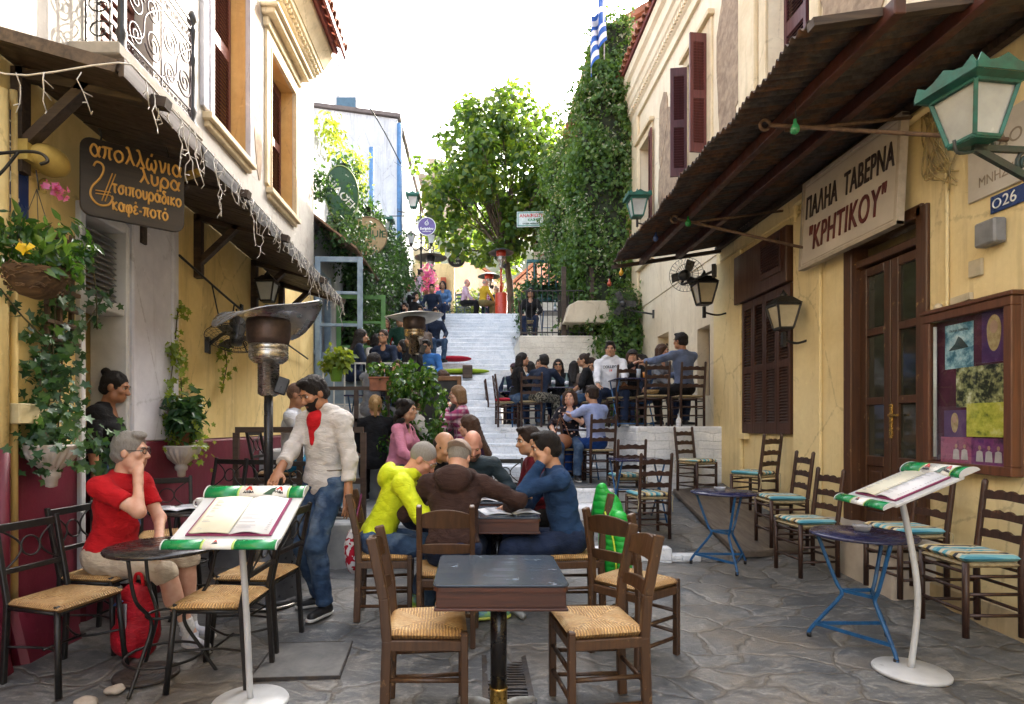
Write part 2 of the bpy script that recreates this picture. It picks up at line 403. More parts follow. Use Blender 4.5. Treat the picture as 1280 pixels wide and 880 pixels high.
sheet('upper_landing', -1.0, 2.4, 7.44, 9.05, lambda y, x: .645, FLAG, 30, 14, .004)
e = MB(); e.bb((-.9, 5.84, -.1), (1.95, 5.98, .212)); e.bb((1.95, 5.86, -.1), (2.25, 5.98, .14)); e.bb((-.9, 6.96, .1), (1.74, 7.45, .452)); e.bb((-.95, 7.41, .3), (1.74, 7.6, .638)); e.bb((1.69, 5.98, 0), (1.74, 7.42, .30))
e.bb((1.74, 7.4, .3), (2.4, 7.6, .638))
tag(e.build('street_steps', WHITE, bevel=.012), kind='structure')
# white stairway: 28 steps
NS = 28; SR, ST = (5.15-.65)/NS, (19.9-9.0)/NS
s = MB()
for k in range(NS):
    y0 = 9.0+k*ST; z1 = .65+(k+1)*SR; xr = .48 if 10.6 < y0 < 13.4 else (1.0 if y0 > 9 and y0 < 17 else 1.42)
    if y0 <= 10.6: xr = 1.9
    s.bb((-1.15, y0+random.uniform(-.01, .01), z1-.55), (xr, y0+ST+.25, z1+random.uniform(-.006, .006)))
tag(s.build('stairway', WHITEB, bevel=.014), kind='structure')
s = MB()
for k in range(NS):
    if k < 12: continue
    y0 = 9.0+k*ST; z1 = .65+(k+1)*SR
    if k % 2 == 0: s.bb((-2.9, y0, z1-.9), (-1.152, y0+2*ST+.2, z1+.02))
tag(s.build('side_stairway', WHITEB, bevel=.014), kind='structure')
# left terraces
PAVE = pm('terrace_paving', (.42, .43, .43), (.26, .27, .28), .7, 4, 0, .4)
LT = [(5.6, 7.4, .5, -.62), (7.4, 9.6, 1.12, -.72), (9.6, 12.0, 1.75, -1.0), (12.0, 13.8, 2.45, -1.152)]
l = MB()
for y0, y1, z, x1 in LT: l.bb((-2.74, y0, -.2), (x1, y1-.004, z))
tag(l.build('left_terrace', [PAVE], bevel=.02), kind='structure')
# right terraces
tw = MB(); tw.bb((2.32, 8.5, 0), (3.58, 10.24, 1.42)); tw.bb((.44, 10.25, .4), (3.58, 13.5, 1.40))
tag(tw.build('terrace_wall', WHITE, bevel=.02), kind='structure')
tw = MB(); tw.bb((1.0, 13.51, 1.0), (4.5, 17.0, 3.5)); tw.bb((1.42, 17.01, 3), (4.5, 20.5, 5.0))
tag(tw.build('upper_terrace', whitewash('whitewash_warm', (.80, .76, .66), (.56, .5, .42), .5), bevel=.02), kind='structure')
pl = MB(); pl.bb((-14, 20.15, 3), (16, 46, 5.145)); tag(pl.build('plateau', pm('plateau_paving', (.40, .38, .35), (.28, .26, .24), .8, 2)), kind='structure')
# the hill behind, with rock and scrub
def hill():
    nx, ny = 70, 40; V = []
    for j in range(ny+1):
        for i in range(nx+1):
            x = -90+180*i/nx; y = 46+110*j/ny
            t = min(1, (y-46)/70); z = 5.1+42*t**1.25*(.75+.25*math.sin(x*.05+1))+1.5*math.sin(x*.31+y*.2)*t+math.sin(x*.9-y*.5)*.8*t
            V.append((x, y, z))
    F = [(j*(nx+1)+i, j*(nx+1)+i+1, (j+1)*(nx+1)+i+1, (j+1)*(nx+1)+i) for j in range(ny) for i in range(nx)]
    t = NT('hill_rock'); n = t.noise(t.co(), .25, 8, .7); t.color(t.ramp(n, [(.35, (.05, .065, .03)), (.52, (.09, .095, .05)), (.68, (.24, .21, .17))])); t.rough(.95)
    o = mesh_arrays('hill', V, F, t.mat, None, True); tag(o, kind='structure')
hill()

# ---------------------------------------------------------------- wall helper
def wall(mb, axis, c, thick, u0, u1, z0, z1, holes, m=0):
    """wall in plane axis=c (outer face), thickness towards +thick; holes: (u0,u1,z0,z1)"""
    us = sorted({u0, u1, *[max(u0, min(u1, h[i])) for h in holes for i in (0, 1)]}); zs = sorted({z0, z1, *[max(z0, min(z1, h[i])) for h in holes for i in (2, 3)]})
    for a, b in zip(us, us[1:]):
        run = []
        for p, q in zip(zs, zs[1:]):
            mu, mz = (a+b)/2, (p+q)/2
            if any(h[0] < mu < h[1] and h[2] < mz < h[3] for h in holes): run.append(None)
            else: run.append((p, q))
        i = 0
        while i < len(run):
            if run[i] is None: i += 1; continue
            j = i
            while j+1 < len(run) and run[j+1] is not None: j += 1
            if axis == 'x': mb.bb((c, a, run[i][0]), (c+thick, b, run[j][1]), m)
            else: mb.bb((a, c, run[i][0]), (b, c+thick, run[j][1]), m)
            i = j+1
def louvre(mb, O, U, N, w, h, panels, m=0, fr=.055, t=.035, pitch=.042):
    """shutter leaf: lower-left corner O, width dir U, normal N; panels [(z0,z1)] filled with slats"""
    O, U, N = Vector(O), Vector(U).normalized(), Vector(N).normalized(); Z = Vector((0,0,1))
    def B(a, b, z0, z1, d0, d1, rot=0):
        c = O+U*((a+b)/2)+Z*((z0+z1)/2)+N*((d0+d1)/2); M = Matrix((U, N, Z)).transposed()
        if rot: M = M @ Matrix.Rotation(rot, 3, 'X')
        mb.box(c, (abs(b-a), abs(d1-d0), abs(z1-z0)), M, m)
    B(0, fr, 0, h, 0, t); B(w-fr, w, 0, h, 0, t)
    prev = 0
    for z0, z1 in panels:
        B(fr, w-fr, prev, z0, 0, t*.95)
        k = max(1, int((z1-z0)/pitch))
        for i in range(k):
            zc = z0+(z1-z0)*(i+.5)/k; B(fr, w-fr, zc-.004, zc+.004, t*.5-.02, t*.5+.02, R(-42))
        prev = z1
    B(fr, w-fr, prev, h, 0, t*.95)
def tiles(mb, x_eave, x_ridge, y0, y1, ze, zr, m=0, pitch=.2, r=.085):
    n = int((y1-y0)/pitch)
    for i in range(n+1):
        y = y0+i*(y1-y0)/max(n, 1); jx = random.uniform(-.02, .02)
        d = Vector((x_ridge-x_eave, 0, zr-ze)); L = d.length; k = 4
        for q in range(k):
            a = Vector((x_eave+jx, y, ze))+d*(q/k); b = Vector((x_eave+jx, y, ze))+d*((q+1.1)/k)
            vs = []; fs = []
            nrm = Vector((-d.z, 0, d.x)).normalized()
            if nrm.z < 0: nrm = -nrm
            for P, rr in ((a, r), (b, r*.85)):
                for s_ in range(7):
                    an = math.pi*s_/6
                    vs.append(P+Vector((0, math.cos(an)*rr, 0))+nrm*(math.sin(an)*rr+.012*(1-q*.2)))
                for s_ in range(7):
                    an = math.pi*s_/6; r2 = rr*.8
                    vs.append(P+Vector((0, math.cos(an)*r2, 0))+nrm*(math.sin(an)*r2+.012*(1-q*.2)))
            for s_ in range(6): fs += [(s_, s_+1, 15+s_, 14+s_), (7+s_, 21+s_, 22+s_, 8+s_), (s_, 7+s_, 8+s_, s_+1)]
            mb.raw(vs, fs, m, False)
def slab_quad(mb, a, b, c, d, t, m=0):
    a, b, c, d = map(Vector, (a, b, c, d)); n = (b-a).cross(d-a).normalized()*t
    mb.raw([a, b, c, d, a+n, b+n, c+n, d+n], [(0,1,2,3), (7,6,5,4), (0,4,5,1), (1,5,6,2), (2,6,7,3), (3,7,4,0)], m)
def blob(cy, cz, ry, rz, seed, n=34, rough=.22):
    rr = random.Random(seed); ph = [(rr.uniform(0, 6.28), rr.uniform(.3, 1)) for _ in range(6)]; out = []
    for i in range(n):
        a = 2*math.pi*i/n; k = 1+rough*sum(math.sin(a*(j+2)+p)*q/(j+1.2) for j, (p, q) in enumerate(ph))+rr.uniform(-.05, .05)
        out.append((cy+ry*k*math.cos(a), cz+rz*k*math.sin(a)))
    return out

# ================================================================ left house
XL = -2.75
LH = thing('corner_house', 'old two storey house on the left with yellow walls, maroon dado and dark canopy', 'house', (0, 0, 0))
m = MB(); wall(m, 'x', XL, -.35, -7, 9.95, 1.3, 3.62, [(4.1, 4.6, 0, 2.95)])
m.bb((XL-6, 9.9, 0), (XL-.35, 9.948, 3.62)); m.build('ground_floor_wall', YEL, LH)
m = MB(); wall(m, 'x', XL+.012, -.35, -7, 9.952, -.2, 1.3, [(4.1, 4.6, .2, 2)])
for i in range(26):          # rough plinth at the foot of the wall
    y = -1+i*.42+random.uniform(-.08, .08)
    if y < 4 or y > 4.7: m.box((XL+.04, y, .06+.01*i), (.12+random.uniform(0, .09), .46, .36+random.uniform(-.06, .12)), (random.uniform(-.05, .05), R(-14), random.uniform(-.1, .1)))
m.build('dado', MAROON, LH, bevel=.03)
m = MB(); m.bb((XL-.05, 4.62, 1.3), (XL+.055, 5.28, 3.6)); m.bb((XL-.05, 5.2, 1.3), (XL+.075, 5.3, 3.6)); m.bb((XL-.05, 4.6, 1.3), (XL+.07, 4.66, 3.6)); m.build('pilaster', GREYW, LH, bevel=.012)
m = MB(); m.bb((XL-.05, 4.6, 0), (XL+.062, 5.3, 1.298)); m.build('pilaster_base', MAROON, LH, bevel=.012)
WHP = pm('white_door_paint', (.62, .62, .62), (.5, .5, .5), .45, 6)
m = MB()
for y in (4.07, 4.6): m.bb((XL-.25, y-.035, .2), (XL+.04, y+.02, 2.98))
m.bb((XL-.2, 4.1, 2.92), (XL+.03, 4.6, 3.0)); m.bb((XL-.2, 4.1, 2.28), (XL+.02, 4.6, 2.36))
df = m.build('door_frame', WHP, LH, bevel=.008)
m = MB()
for i in range(12): m.box((XL-.06, 4.35, 2.4+i*.042), (.05, .5, .008), (0, R(40), 0))
m.build('transom_louvre', pm('grey_louvre', (.22, .22, .23), None, .5), LH)
m = MB(); m.box((XL-.62, 4.34, 1.22), (.05, .5, 2.1)); m.bb((XL-.6, 4.2, .4), (XL-.59, 4.46, 1.1)); m.bb((XL-.6, 4.2, 1.25), (XL-.59, 4.46, 2.1))
d_ = m.build('door', WHP, LH, bevel=.006); 
m = MB(); m.bb((XL-1.6, 3.6, .1), (XL-1.5, 5.1, 3)); m.bb((XL-1.5, 3.6, 2.98), (XL-.36, 5.1, 3.05)); m.bb((XL-1.5, 3.6, .1), (XL-.3, 5.1, .2)); m.bb((XL-1.5, 3.55, .2), (XL-.36, 3.6, 3)); m.bb((XL-1.5, 5.1, .2), (XL-.36, 5.15, 3)); m.build('hallway', pm('dim_interior', (.16, .13, .10)), LH)
W1, W2 = (6.0, 7.02, 4.62, 6.9), (7.78, 8.82, 4.58, 6.42)
m = MB(); wall(m, 'x', XL+.004, -.35, -7, 9.95, 3.62, 7.9, [(4.3, 5.0, 3.9, 6.6), W1, W2]); m.bb((XL-6, 9.9, 3.62), (XL-.35, 9.948, 7.9)); m.build('upper_wall', OFFW, LH)
REVEAL = plaster('bounce_gold_reveal', (.66, .43, .17), (.50, .30, .10), (.3, .2, .1), 2, .4)  # golden bounced light is put into the reveal colour
SHR = wood('red_brown_shutter', (.17, .048, .03), (.09, .025, .018), 3, .55)
for k, (a, b, z0, z1) in enumerate([W1, W2]):
    m = MB(); m.bb((XL-.32, b-.004, z0), (XL-.004, b+.02, z1)); m.bb((XL-.32, a-.02, z0), (XL-.004, a+.004, z1)); m.bb((XL-.32, a, z1-.004), (XL-.004, b, z1+.02))
    wd = m.build('window', REVEAL, LH)
    m = MB(); m.bb((XL-.10, a-.10, z0-.1), (XL+.10, b+.10, z0-.03)); m.bb((XL-.1, a-.06, z0-.16), (XL+.055, b+.06, z0-.1)); m.bb((XL-.3, a, z0-.03), (XL+.03, b, z0)); m.build('sill', TRIM, wd, bevel=.008)
    m = MB(); fw = .15
    for u0, u1, q0, q1 in ((a-fw, a, z0, z1+.18), (b, b+fw, z0, z1+.18), (a, b, z1, z1+.18)): m.bb((XL, u0, q0), (XL+.045, u1, q1))
    m.bb((XL+.045, a-.03, z0), (XL+.06, a, z1)); m.bb((XL+.045, b, z0), (XL+.06, b+.03, z1)); m.build('frame', TRIM if k else GREYW, wd, bevel=.006)
    if k == 1:
        m = MB(); m.bb((XL, a-.2, z1+.18), (XL+.08, b+.2, z1+.30)); m.bb((XL, a-.26, z1+.30), (XL+.18, b+.26, z1+.37)); m.bb((XL, a-.3, z1+.37), (XL+.23, b+.3, z1+.42)); m.build('lintel', TRIM, wd, bevel=.01)
    m = MB(); louvre(m, (XL-.2, a+.02, z0+.02), (0, 1, 0), (1, 0, 0), (b-a)/2-.03, z1-z0-.04, [(.12, (z1-z0)*.47), ((z1-z0)*.53, z1-z0-.16)])
    louvre(m, (XL-.2, (a+b)/2, z0+.02), (0, 1, 0), (1, 0, 0), (b-a)/2-.03, z1-z0-.04, [(.12, (z1-z0)*.47), ((z1-z0)*.53, z1-z0-.16)]); m.build('shutter', SHR, wd)
    m = MB(); m.bb((XL-.34, a, z0), (XL-.3, b, z1)); m.build('pane', GLASSD, wd)
for i, (cy, cz, ry, rz) in enumerate([(7.38, 5.7, .16, 1.0), (4.0, 6.2, .5, .9)]):
    m = MB(); m.prism(blob(cy, cz, ry, rz, 5+i), (.009, 0, 0), (XL+.002, 0, 0), (0, 1, 0), (0, 0, 1)); m.build('bare_stone_patch', STONE, LH)
m = MB(); m.bb((XL-.3, -7, 7.32), (XL+.06, 9.97, 7.42)); m.bb((XL-.3, -7, 7.42), (XL+.14, 10.0, 7.5))
for i in range(60): m.bb((XL+.06, 4+i*.1, 7.36), (XL+.11, 4.055+i*.1, 7.42))
m.prism([(0, 7.5), (.16, 7.5), (.24, 7.62), (.30, 7.7), (.30, 7.80), (0, 7.80)], (0, 17.05, 0), (XL, -7, 0), (1, 0, 0), (0, 0, 1)); m.build('cornice', TRIM, LH)
m = MB(); tiles(m, XL+.5, XL-1.2, 4.2, 10.05, 7.86, 8.7, 0); slab_quad(m, (XL+.4, -7, 7.82), (XL+.4, 10.05, 7.82), (XL-3, 10.05, 9.4), (XL-3, -7, 9.4), -.06, 1)
m.bb((XL+.46, 3, 7.78), (XL+.5, 10.2, 7.9), 2); m.build('roof', [TILE, TILED, TILED], LH)
m = MB(); m.bb((XL-6, -7, -.2), (XL-5.9, 9.95, 7.8)); m.bb((XL-5.9, -7, -.2), (XL-.35, -6.9, 7.8)); m.bb((XL-5.9, -6.9, 7.7), (XL-.36, 9.89, 7.8)); m.build('rear_walls', OFFW, LH)
# juliet balcony
B = MB(); B.bb((XL, 3.95, 3.93), (-2.40, 5.18, 4.02)); bal = B.build('balcony', pm('balcony_slab', (.34, .3, .24), None, .8), LH, bevel=.01)
rl = MB(); IRON = pm('pale_wrought_iron', (.13, .105, .11), (.05, .04, .045), .5, 25, .3)
xo = -2.47
def scroll(cy, cz, r, turns, a0, d, n=34):
    return [(xo, cy+d*r*(1-t*.86)*math.cos(a0+turns*2*math.pi*t), cz+r*(1-t*.86)*math.sin(a0+turns*2*math.pi*t)) for t in [i/n for i in range(n+1)]]
for z in (4.08, 4.16, 4.72, 4.86, 4.93): rl.bar((xo, 4.12, z), (xo, 5.1, z), .014)
for y in (4.14, 4.62, 5.09): rl.bar((xo, y, 4.05), (xo, y, 4.93), .014)
for y0 in (4.15, 4.63):
    rl.tube(scroll(y0+.12, 4.52, .125, 2.1, .5, 1), .007, 5); rl.tube(scroll(y0+.35, 4.34, .125, 2.1, 3.6, 1), .007, 5)
    rl.tube(scroll(y0+.34, 4.6, .10, 1.8, 2, -1), .007, 5); rl.tube(scroll(y0+.12, 4.27, .095, 1.8, 5, -1), .007, 5)
    rl.tube(curve_pts([(xo, y0+.02, 4.2), (xo, y0+.2, 4.3), (xo, y0+.25, 4.5), (xo, y0+.45, 4.68)]), .007, 5)
    for i in range(8): rl.tube(scroll(y0+.03+i*.06, 4.12, .025, 1.2, i, 1, 12), .004, 4); rl.tube(scroll(y0+.03+i*.06, 4.79, .035, 1.4, i*2, 1, 14), .005, 4)
rl.build('railing', IRON, bal)
rl = MB()
for x in (XL+.02, XL+.1, XL+.19): rl.bar((x, 4.12, 4.05), (x, 4.12, 4.93), .014)
for z in (4.08, 4.5, 4.93): rl.bar((XL, 4.12, z), (xo, 4.12, z), .014)
for q in range(4): rl.tube([(XL+.02+.11*(1-t)*math.cos(t*9+q)+.1, 4.12, 4.2+q*.18+.08*(1-t)*math.sin(t*9+q)) for t in [i/16 for i in range(17)]], .006, 5)
rl.build('side_railing', BLACKI, bal)
post = [(.045, 0), (.05, .03), (.03, .07), (.028, .12), (.04, .16), (.028, .2), (.025, .55), (.04, .6), (.026, .66), (.03, .82), (.045, .86), (.02, .9), (.045, .94), (.045, .98), (.02, 1.03), (.005, 1.04)]
for y in (4.1, 5.12):
    p = MB(); p.lathe(post, 14, (xo, y, 4.0)); p.build('post', BLACKI, bal)
m = MB()
for i in range(3): m.bb((XL-.2, 4.32+i*.23, 3.95), (XL-.15, 4.53+i*.23, 6.55))
for i in range(24): m.box((XL-.14, 4.66, 4.1+i*.1), (.02, .6, .015), (0, R(40), 0))
m.build('balcony_door', SHR, LH)
# timber canopy over the pavement
cn = MB(); Ya, Yb = 3.2, 8.4; zo = lambda y: 3.38-.2*(y-Ya)/(Yb-Ya); zw = lambda y: 3.60-.14*(y-Ya)/(Yb-Ya); xe = lambda y: -1.93-.0*(y-Ya)
k = 40
for i in range(k):
    a = Ya+(Yb-Ya)*i/k; b = Ya+(Yb-Ya)*(i+1)/k-.006; dz = random.uniform(-.004, .004)
    slab_quad(cn, (xe(a), a, zo(a)+dz), (xe(b), b, zo(b)+dz), (XL+.01, b, zw(b)+dz), (XL+.01, a, zw(a)+dz), -.025)
cn_o = cn.build('canopy', DARKW, LH)
f = MB(); f.bar((xe(Ya), Ya, zo(Ya)+.0), (xe(Yb), Yb, zo(Yb)), .03, .10); f.bar((xe(Ya)-.02, Ya, zo(Ya)), (XL+.02, Ya, zw(Ya)), .03, .07); f.build('fascia', DARKWY, cn_o)
f = MB()                                      # ragged edge of roofing felt along the fascia
for i in range(26):
    y = Ya+.9+i*.165; d = random.uniform(.05, .13); f.raw([(xe(y)+.02, y, zo(y)+.05), (xe(y)+.02, y+.17, zo(y)+.045), (xe(y)+.045, y+.16, zo(y)-d), (xe(y)+.04, y+.01, zo(y)-d*random.uniform(.8, 1.2))], [(0,1,2,3)])
f.build('roofing_felt', pm('black_felt', (.02, .019, .018), (.035, .03, .028), .85, 9), cn_o)
for y in (3.5, 4.75, 5.75, 7.2, 8.2):
    b = MB(); z = zw(y)-.04
    b.bar((XL+.04, y, z-.62), (XL+.04, y, z), .07, .07); b.bar((XL+.03, y, z-.03), (xe(y)+.1, y, zo(y)-.03), .06, .07, up=(0,1,0)); b.bar((XL+.06, y, z-.46), (XL+.48, y, z-.06), .055, .07, up=(0,1,0)); b.build('bracket', DARKW, cn_o)
b = MB(); b.bar((XL+.02, 4.7, 3.28), (-1.98, 4.2, 3.24), .035, .045); b.build('sign_bar', pm('mustard_iron', (.33, .2, .03), None, .6), LH)
# cables, conduits, meter box on the left wall
m = MB(); m.tube([(XL+.04, 3.36, 1.3), (XL+.04, 3.36, 3.35)], .035, 8); m.tube([(XL+.03, 3.46, .4), (XL+.03, 3.46, 3.4)], .022, 8); m.build('conduit', YEL, LH)
m = MB(); m.tube([(XL+.045, 3.36, 0), (XL+.045, 3.36, 1.3)], .036, 8); m.build('conduit', MAROON, LH)
m = MB(); m.sph((XL+.12, 3.62, 3.06), (.1, .14, .09), 7); m.box((XL+.05, 3.56, 3.06), (.12, .2, .12)); m.tube([(XL+.05+.03*math.cos(a), 3.68, 2.93+.04*math.sin(a)) for a in np.linspace(0, 5, 12)], .01, 6); m.build('siren_housing', pm('yellow_housing', (.50, .36, .09), (.35, .24, .06), .6), LH)
m = MB(); m.box((XL+.06, 3.5, 1.50), (.1, .2, .12)); m.tube([(XL+.1, 3.57, 1.51), (XL+.13, 3.68, 1.51)], .02, 8); m.build('junction_box', pm('cream_box', (.6, .5, .28)), LH, bevel=.006)

# ================================================================ right house
XR = 3.6
RH = thing('taverna_house', 'yellow taverna house on the right with double door, brown shutters and peeling upper storey', 'house', (0, 0, 0))
DO = (4.72, 5.66, .5, 3.2); SW = (6.66, 7.87, 1.33, 3.72)
m = MB(); wall(m, 'x', XR, .4, -7, 8.8, -.2, 4.0, [DO, SW]); 
m.build('ground_floor_wall', YELL, RH)
m = MB(); m.bb((XR-.05, -7, -.1), (XR, 4.7, .22)); m.bb((XR-.05, 5.68, -.1), (XR, 8.8, .5)); m.build('plinth', plaster('sand_plinth', (.56, .45, .27), (.42, .32, .18), (.2, .16, .1), 2), RH, bevel=.02)
m = MB(); m.bb((XR-.035, 6.1, .2), (XR, 6.62, 3.75)); m.bb((XR-.05, 7.9, .2), (XR, 8.8, 3.8)); m.build('pilaster', YELL, RH, bevel=.012)
lo = [(9.15, 9.6, 1.9, 3.0), (11.1, 11.75, 2.2, 3.15)]
m = MB(); wall(m, 'x', XR+.02, .4, 8.8, 13.4, -.2, 4.6, [(9.1, 9.62, 1.9, 3.0), (11.05, 11.75, 2.3, 3.2)]); m.bb((XR+.42, 8.8, -.2), (XR+.44, 13.4, 4.6)); m.build('side_wall', CREAM, RH)
m = MB(); louvre(m, (XR+.25, 9.1, 1.9), (0, 1, 0), (-1, 0, 0), .52, 1.1, [(.08, .5), (.58, 1.02)]); m.build('shutter', BROWNW, RH)
UW = [(6.3, 7.25, 5.1, 7.5), (9.1, 9.95, 5.66, 7.5), (12.1, 12.85, 4.9, 7.45)]
m = MB(); wall(m, 'x', XR+.004, .35, -7, 13.4, 4.0, 9.3, UW); m.bb((XR, 13.38, -.2), (XR+6, 13.42, 9.3)); m.build('upper_wall', CREAM, RH)
m = MB(); m.bb((XR+6, -7, -.2), (XR+6.1, 13.4, 9.3)); m.bb((XR+.4, -7, -.2), (XR+6, -6.9, 9.3)); m.bb((XR+.4, -6.9, 9.2), (XR+6, 13.37, 9.28)); m.build('rear_walls', CREAM, RH)
for k, (a, b, z0, z1) in enumerate(UW):
    m = MB(); m.bb((XR+.3, a, z0), (XR+.34, b, z1)); wd = m.build('window', GLASSD, RH)
    m = MB(); fw = .17
    for u0, u1, q0, q1 in ((a-fw, a, z0, z1+.16), (b, b+fw, z0, z1+.16), (a, b, z1, z1+.16)): m.bb((XR-.035, u0, q0), (XR+.006, u1, q1))
    m.bb((XR-.1, a-.22, z1+.16), (XR+.006, b+.22, z1+.24)); m.bb((XR-.08, a-.18, z0-.08), (XR+.25, b+.18, z0)); m.build('frame', TRIM, wd, bevel=.008)
    h = z1-z0
    for side in (0, 1):
        m = MB(); ang = R(62) if k != 1 else R(70)
        if side == 0: O = Vector((XR-.02, a, z0)); U = Vector((-math.sin(ang), -math.cos(ang)*.35, 0))
        else: O = Vector((XR-.02, b, z0)); U = Vector((-math.sin(ang), math.cos(ang)*.35, 0))
        if k == 2: U = Vector((-.12, (1 if side else -1), 0))
        if k == 0: O.x += .25; U = Vector((.02, 1 if side == 0 else -1, 0))
        U = U.normalized(); N = Vector((U.y, -U.x, 0))
        louvre(m, O, U, N, (b-a)/2*(.98 if k == 0 else .66), h, [(.14, h*.45), (h*.52, h-.14)], 0)
        m.build('shutter', PURPW if side else wood('rust_plum_shutter', (.14, .035, .03), (.07, .02, .018), 3, .5), wd)
pat = [(8.35, 6.7, .42, 1.6), (10.95, 6.0, .55, 1.25), (10.4, 5.2, .5, .7), (5.3, 6.6, .8, 1.5), (11.3, 7.2, .25, .6)]
for i, (cy, cz, ry, rz) in enumerate(pat):
    m = MB(); m.prism(blob(cy, cz, ry, rz, 30+i, 60, .3), (-.009-.002*i, 0, 0), (XR+.002, 0, 0), (0, 1, 0), (0, 0, 1)); m.build('bare_stone_patch', STONE, RH)
for y0, y1, x_ in ((12.95, 13.42, .05), (7.5, 7.95, .06)):
    m = MB(); m.bb((XR-x_, y0, 4.0), (XR+.004, y1, 8.3)); m.build('corner_pilaster', TRIM, RH, bevel=.01)
m = MB(); m.prism([(0, 8.25), (-.05, 8.25), (-.05, 8.42), (-.09, 8.46), (-.09, 8.56), (-.14, 8.62), (-.16, 8.74), (-.2, 8.78), (-.2, 9.02), (-.26, 9.08), (-.26, 9.28), (0, 9.28)], (0, 20.5, 0), (XR, -7, 0), (1, 0, 0), (0, 0, 1))
for i in range(95): m.bb((XR-.13, 4+i*.1, 8.48), (XR-.09, 4.05+i*.1, 8.56))
m.build('cornice', CREAM, RH)
m = MB(); tiles(m, XR-.36, XR+1.2, 5.5, 13.45, 9.33, 9.95, 0); slab_quad(m, (XR-.3, -7, 9.3), (XR+3, -7, 10.5), (XR+3, 13.45, 10.5), (XR-.3, 13.45, 9.3), .05, 1); slab_quad(m, (XR+6.3, -7, 9.3), (XR+3, -7, 10.5), (XR+3, 13.45, 10.5), (XR+6.3, 13.45, 9.3), -.05, 1); m.build('roof', [TILE, TILED], RH)
# shuttered window
m = MB(); w2 = (SW[1]-SW[0]); 
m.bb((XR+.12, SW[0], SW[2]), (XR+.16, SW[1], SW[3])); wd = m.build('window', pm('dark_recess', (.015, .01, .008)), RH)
for q in range(4):
    m = MB(); louvre(m, (XR-.005, SW[0]+q*w2/4+.004, SW[2]), (0, 1, 0), (-1, 0, 0), w2/4-.008, 1.72, [(.13, .78), (.86, 1.62)], 0, .05, .035, .036); m.build('shutter', BROWNW, wd)
m = MB(); m.bb((XR-.10, SW[0]-.02, 3.06), (XR+.02, SW[1]+.12, 3.70)); m.build('shutter_box', BROWNW, wd, bevel=.01)
m = MB(); louvre(m, (XR-.105, SW[0]+.06, 3.2), (0, 1, 0), (-1, 0, 0), .5, .46, [(.06, .40)], 0, .04, .02, .03); m.build('vent', BROWNW, wd)
m = MB(); m.bb((XR-.08, 7.72, 1.25), (XR, 7.9, 1.33)); m.build('sill', YELL, wd, bevel=.006)
# double door
DW = wood('door_wood', (.10, .042, .019), (.045, .018, .009), 3, .38, worn=(.32, .2, .08))
m = MB(); 
for y in (DO[0], DO[1]): m.bb((XR-.03, y-.06, DO[2]), (XR+.2, y+.06, DO[3]))
m.bb((XR-.03, DO[0], DO[3]-.08), (XR+.2, DO[1], DO[3]+.02)); m.bb((XR+.02, DO[0], 2.92), (XR+.16, DO[1], 2.99)); dr = m.build('door', DW, RH, bevel=.008)
for q in range(2):
    a = DO[0]+.06+q*.415; b = a+.405; m = MB(); x0, x1 = XR+.06, XR+.11
    for u in (a, b-.085): m.bb((x0, u, .52), (x1, u+.085, 2.9))
    for z, hh in ((.52, .12), (1.06, .09), (1.62, .07), (2.26, .07), (2.82, .08)): m.bb((x0, a+.085, z), (x1, b-.085, z+hh))
    m.bb((x0+.02, a+.085, .64), (x1-.01, b-.085, 1.06)); m.bb((x0+.005, a+.12, .69), (x1-.0, b-.12, 1.01)); lf = m.build('door_leaf', DW, dr, bevel=.005)
m = MB(); m.bb((XR+.085, DO[0]+.1, 1.1), (XR+.092, DO[1]-.1, 2.9)); m.build('pane', glassy('door_glass', (.05, .05, .035)), dr)
m = MB(); m.bb((XR+.05, 5.16, 1.32), (XR+.062, 5.2, 1.62)); m.bar((XR+.04, 5.19, 1.52), (XR+.04, 5.07, 1.52), .02); m.build('handle', pm('brass', (.55, .36, .1), (.4, .25, .07), .3, 20, .9), dr, bevel=.003)
m = MB(); m.bb((XR+.12, DO[0]+.08, .52), (XR+.125, DO[1]-.08, 3.1)); m.build('curtain', pm('dim_curtain', (.16, .12, .05), (.06, .05, .03), .9, 3), dr)
m = MB(); m.bb((XR-.34, 4.6, .02), (XR+.02, 5.78, .47)); m.bb((XR-.38, 4.56, .47), (XR+.05, 5.82, .53)); m.build('doorstep', pm('marble_step', (.58, .52, .44), (.42, .36, .29), .45, 3), RH, bevel=.015)
# corrugated awning
def corr(name, x0, x1, z0, z1, ya, yb, parent, mat, pitch=.076, amp=.017):
    n = int((yb-ya)/pitch*8); V = []; F = []; cols = 6
    for i in range(n+1):
        y = ya+(yb-ya)*i/n; w_ = amp*math.sin(2*math.pi*(y-ya)/pitch)
        rg = .02*math.sin(y*3.1)+.015*math.sin(y*9.7)
        for j in range(cols+1):
            t = j/cols; V.append((x0+(x1-x0)*t+(rg if j == cols else 0), y, z0+(z1-z0)*t+w_+.01*math.sin(y*1.7+j)))
    for i in range(n):
        for j in range(cols): a = i*(cols+1)+j; F.append((a, a+1, a+cols+2, a+cols+1))
    o = mesh_arrays(name, V, F, mat, None, True, parent)
    sm = o.modifiers.new('s', 'SOLIDIFY'); sm.thickness = .003; return o
aw = corr('awning', XR, 2.0, 4.08, 3.84, 3.5, 8.7, RH, RUST)
for x, z in ((2.42, 3.83), (2.95, 3.91)):
    b = MB(); b.bar((x, 3.35, z), (x, 8.6, z), .07, .10); b.build('beam', REDB, aw, bevel=.006)
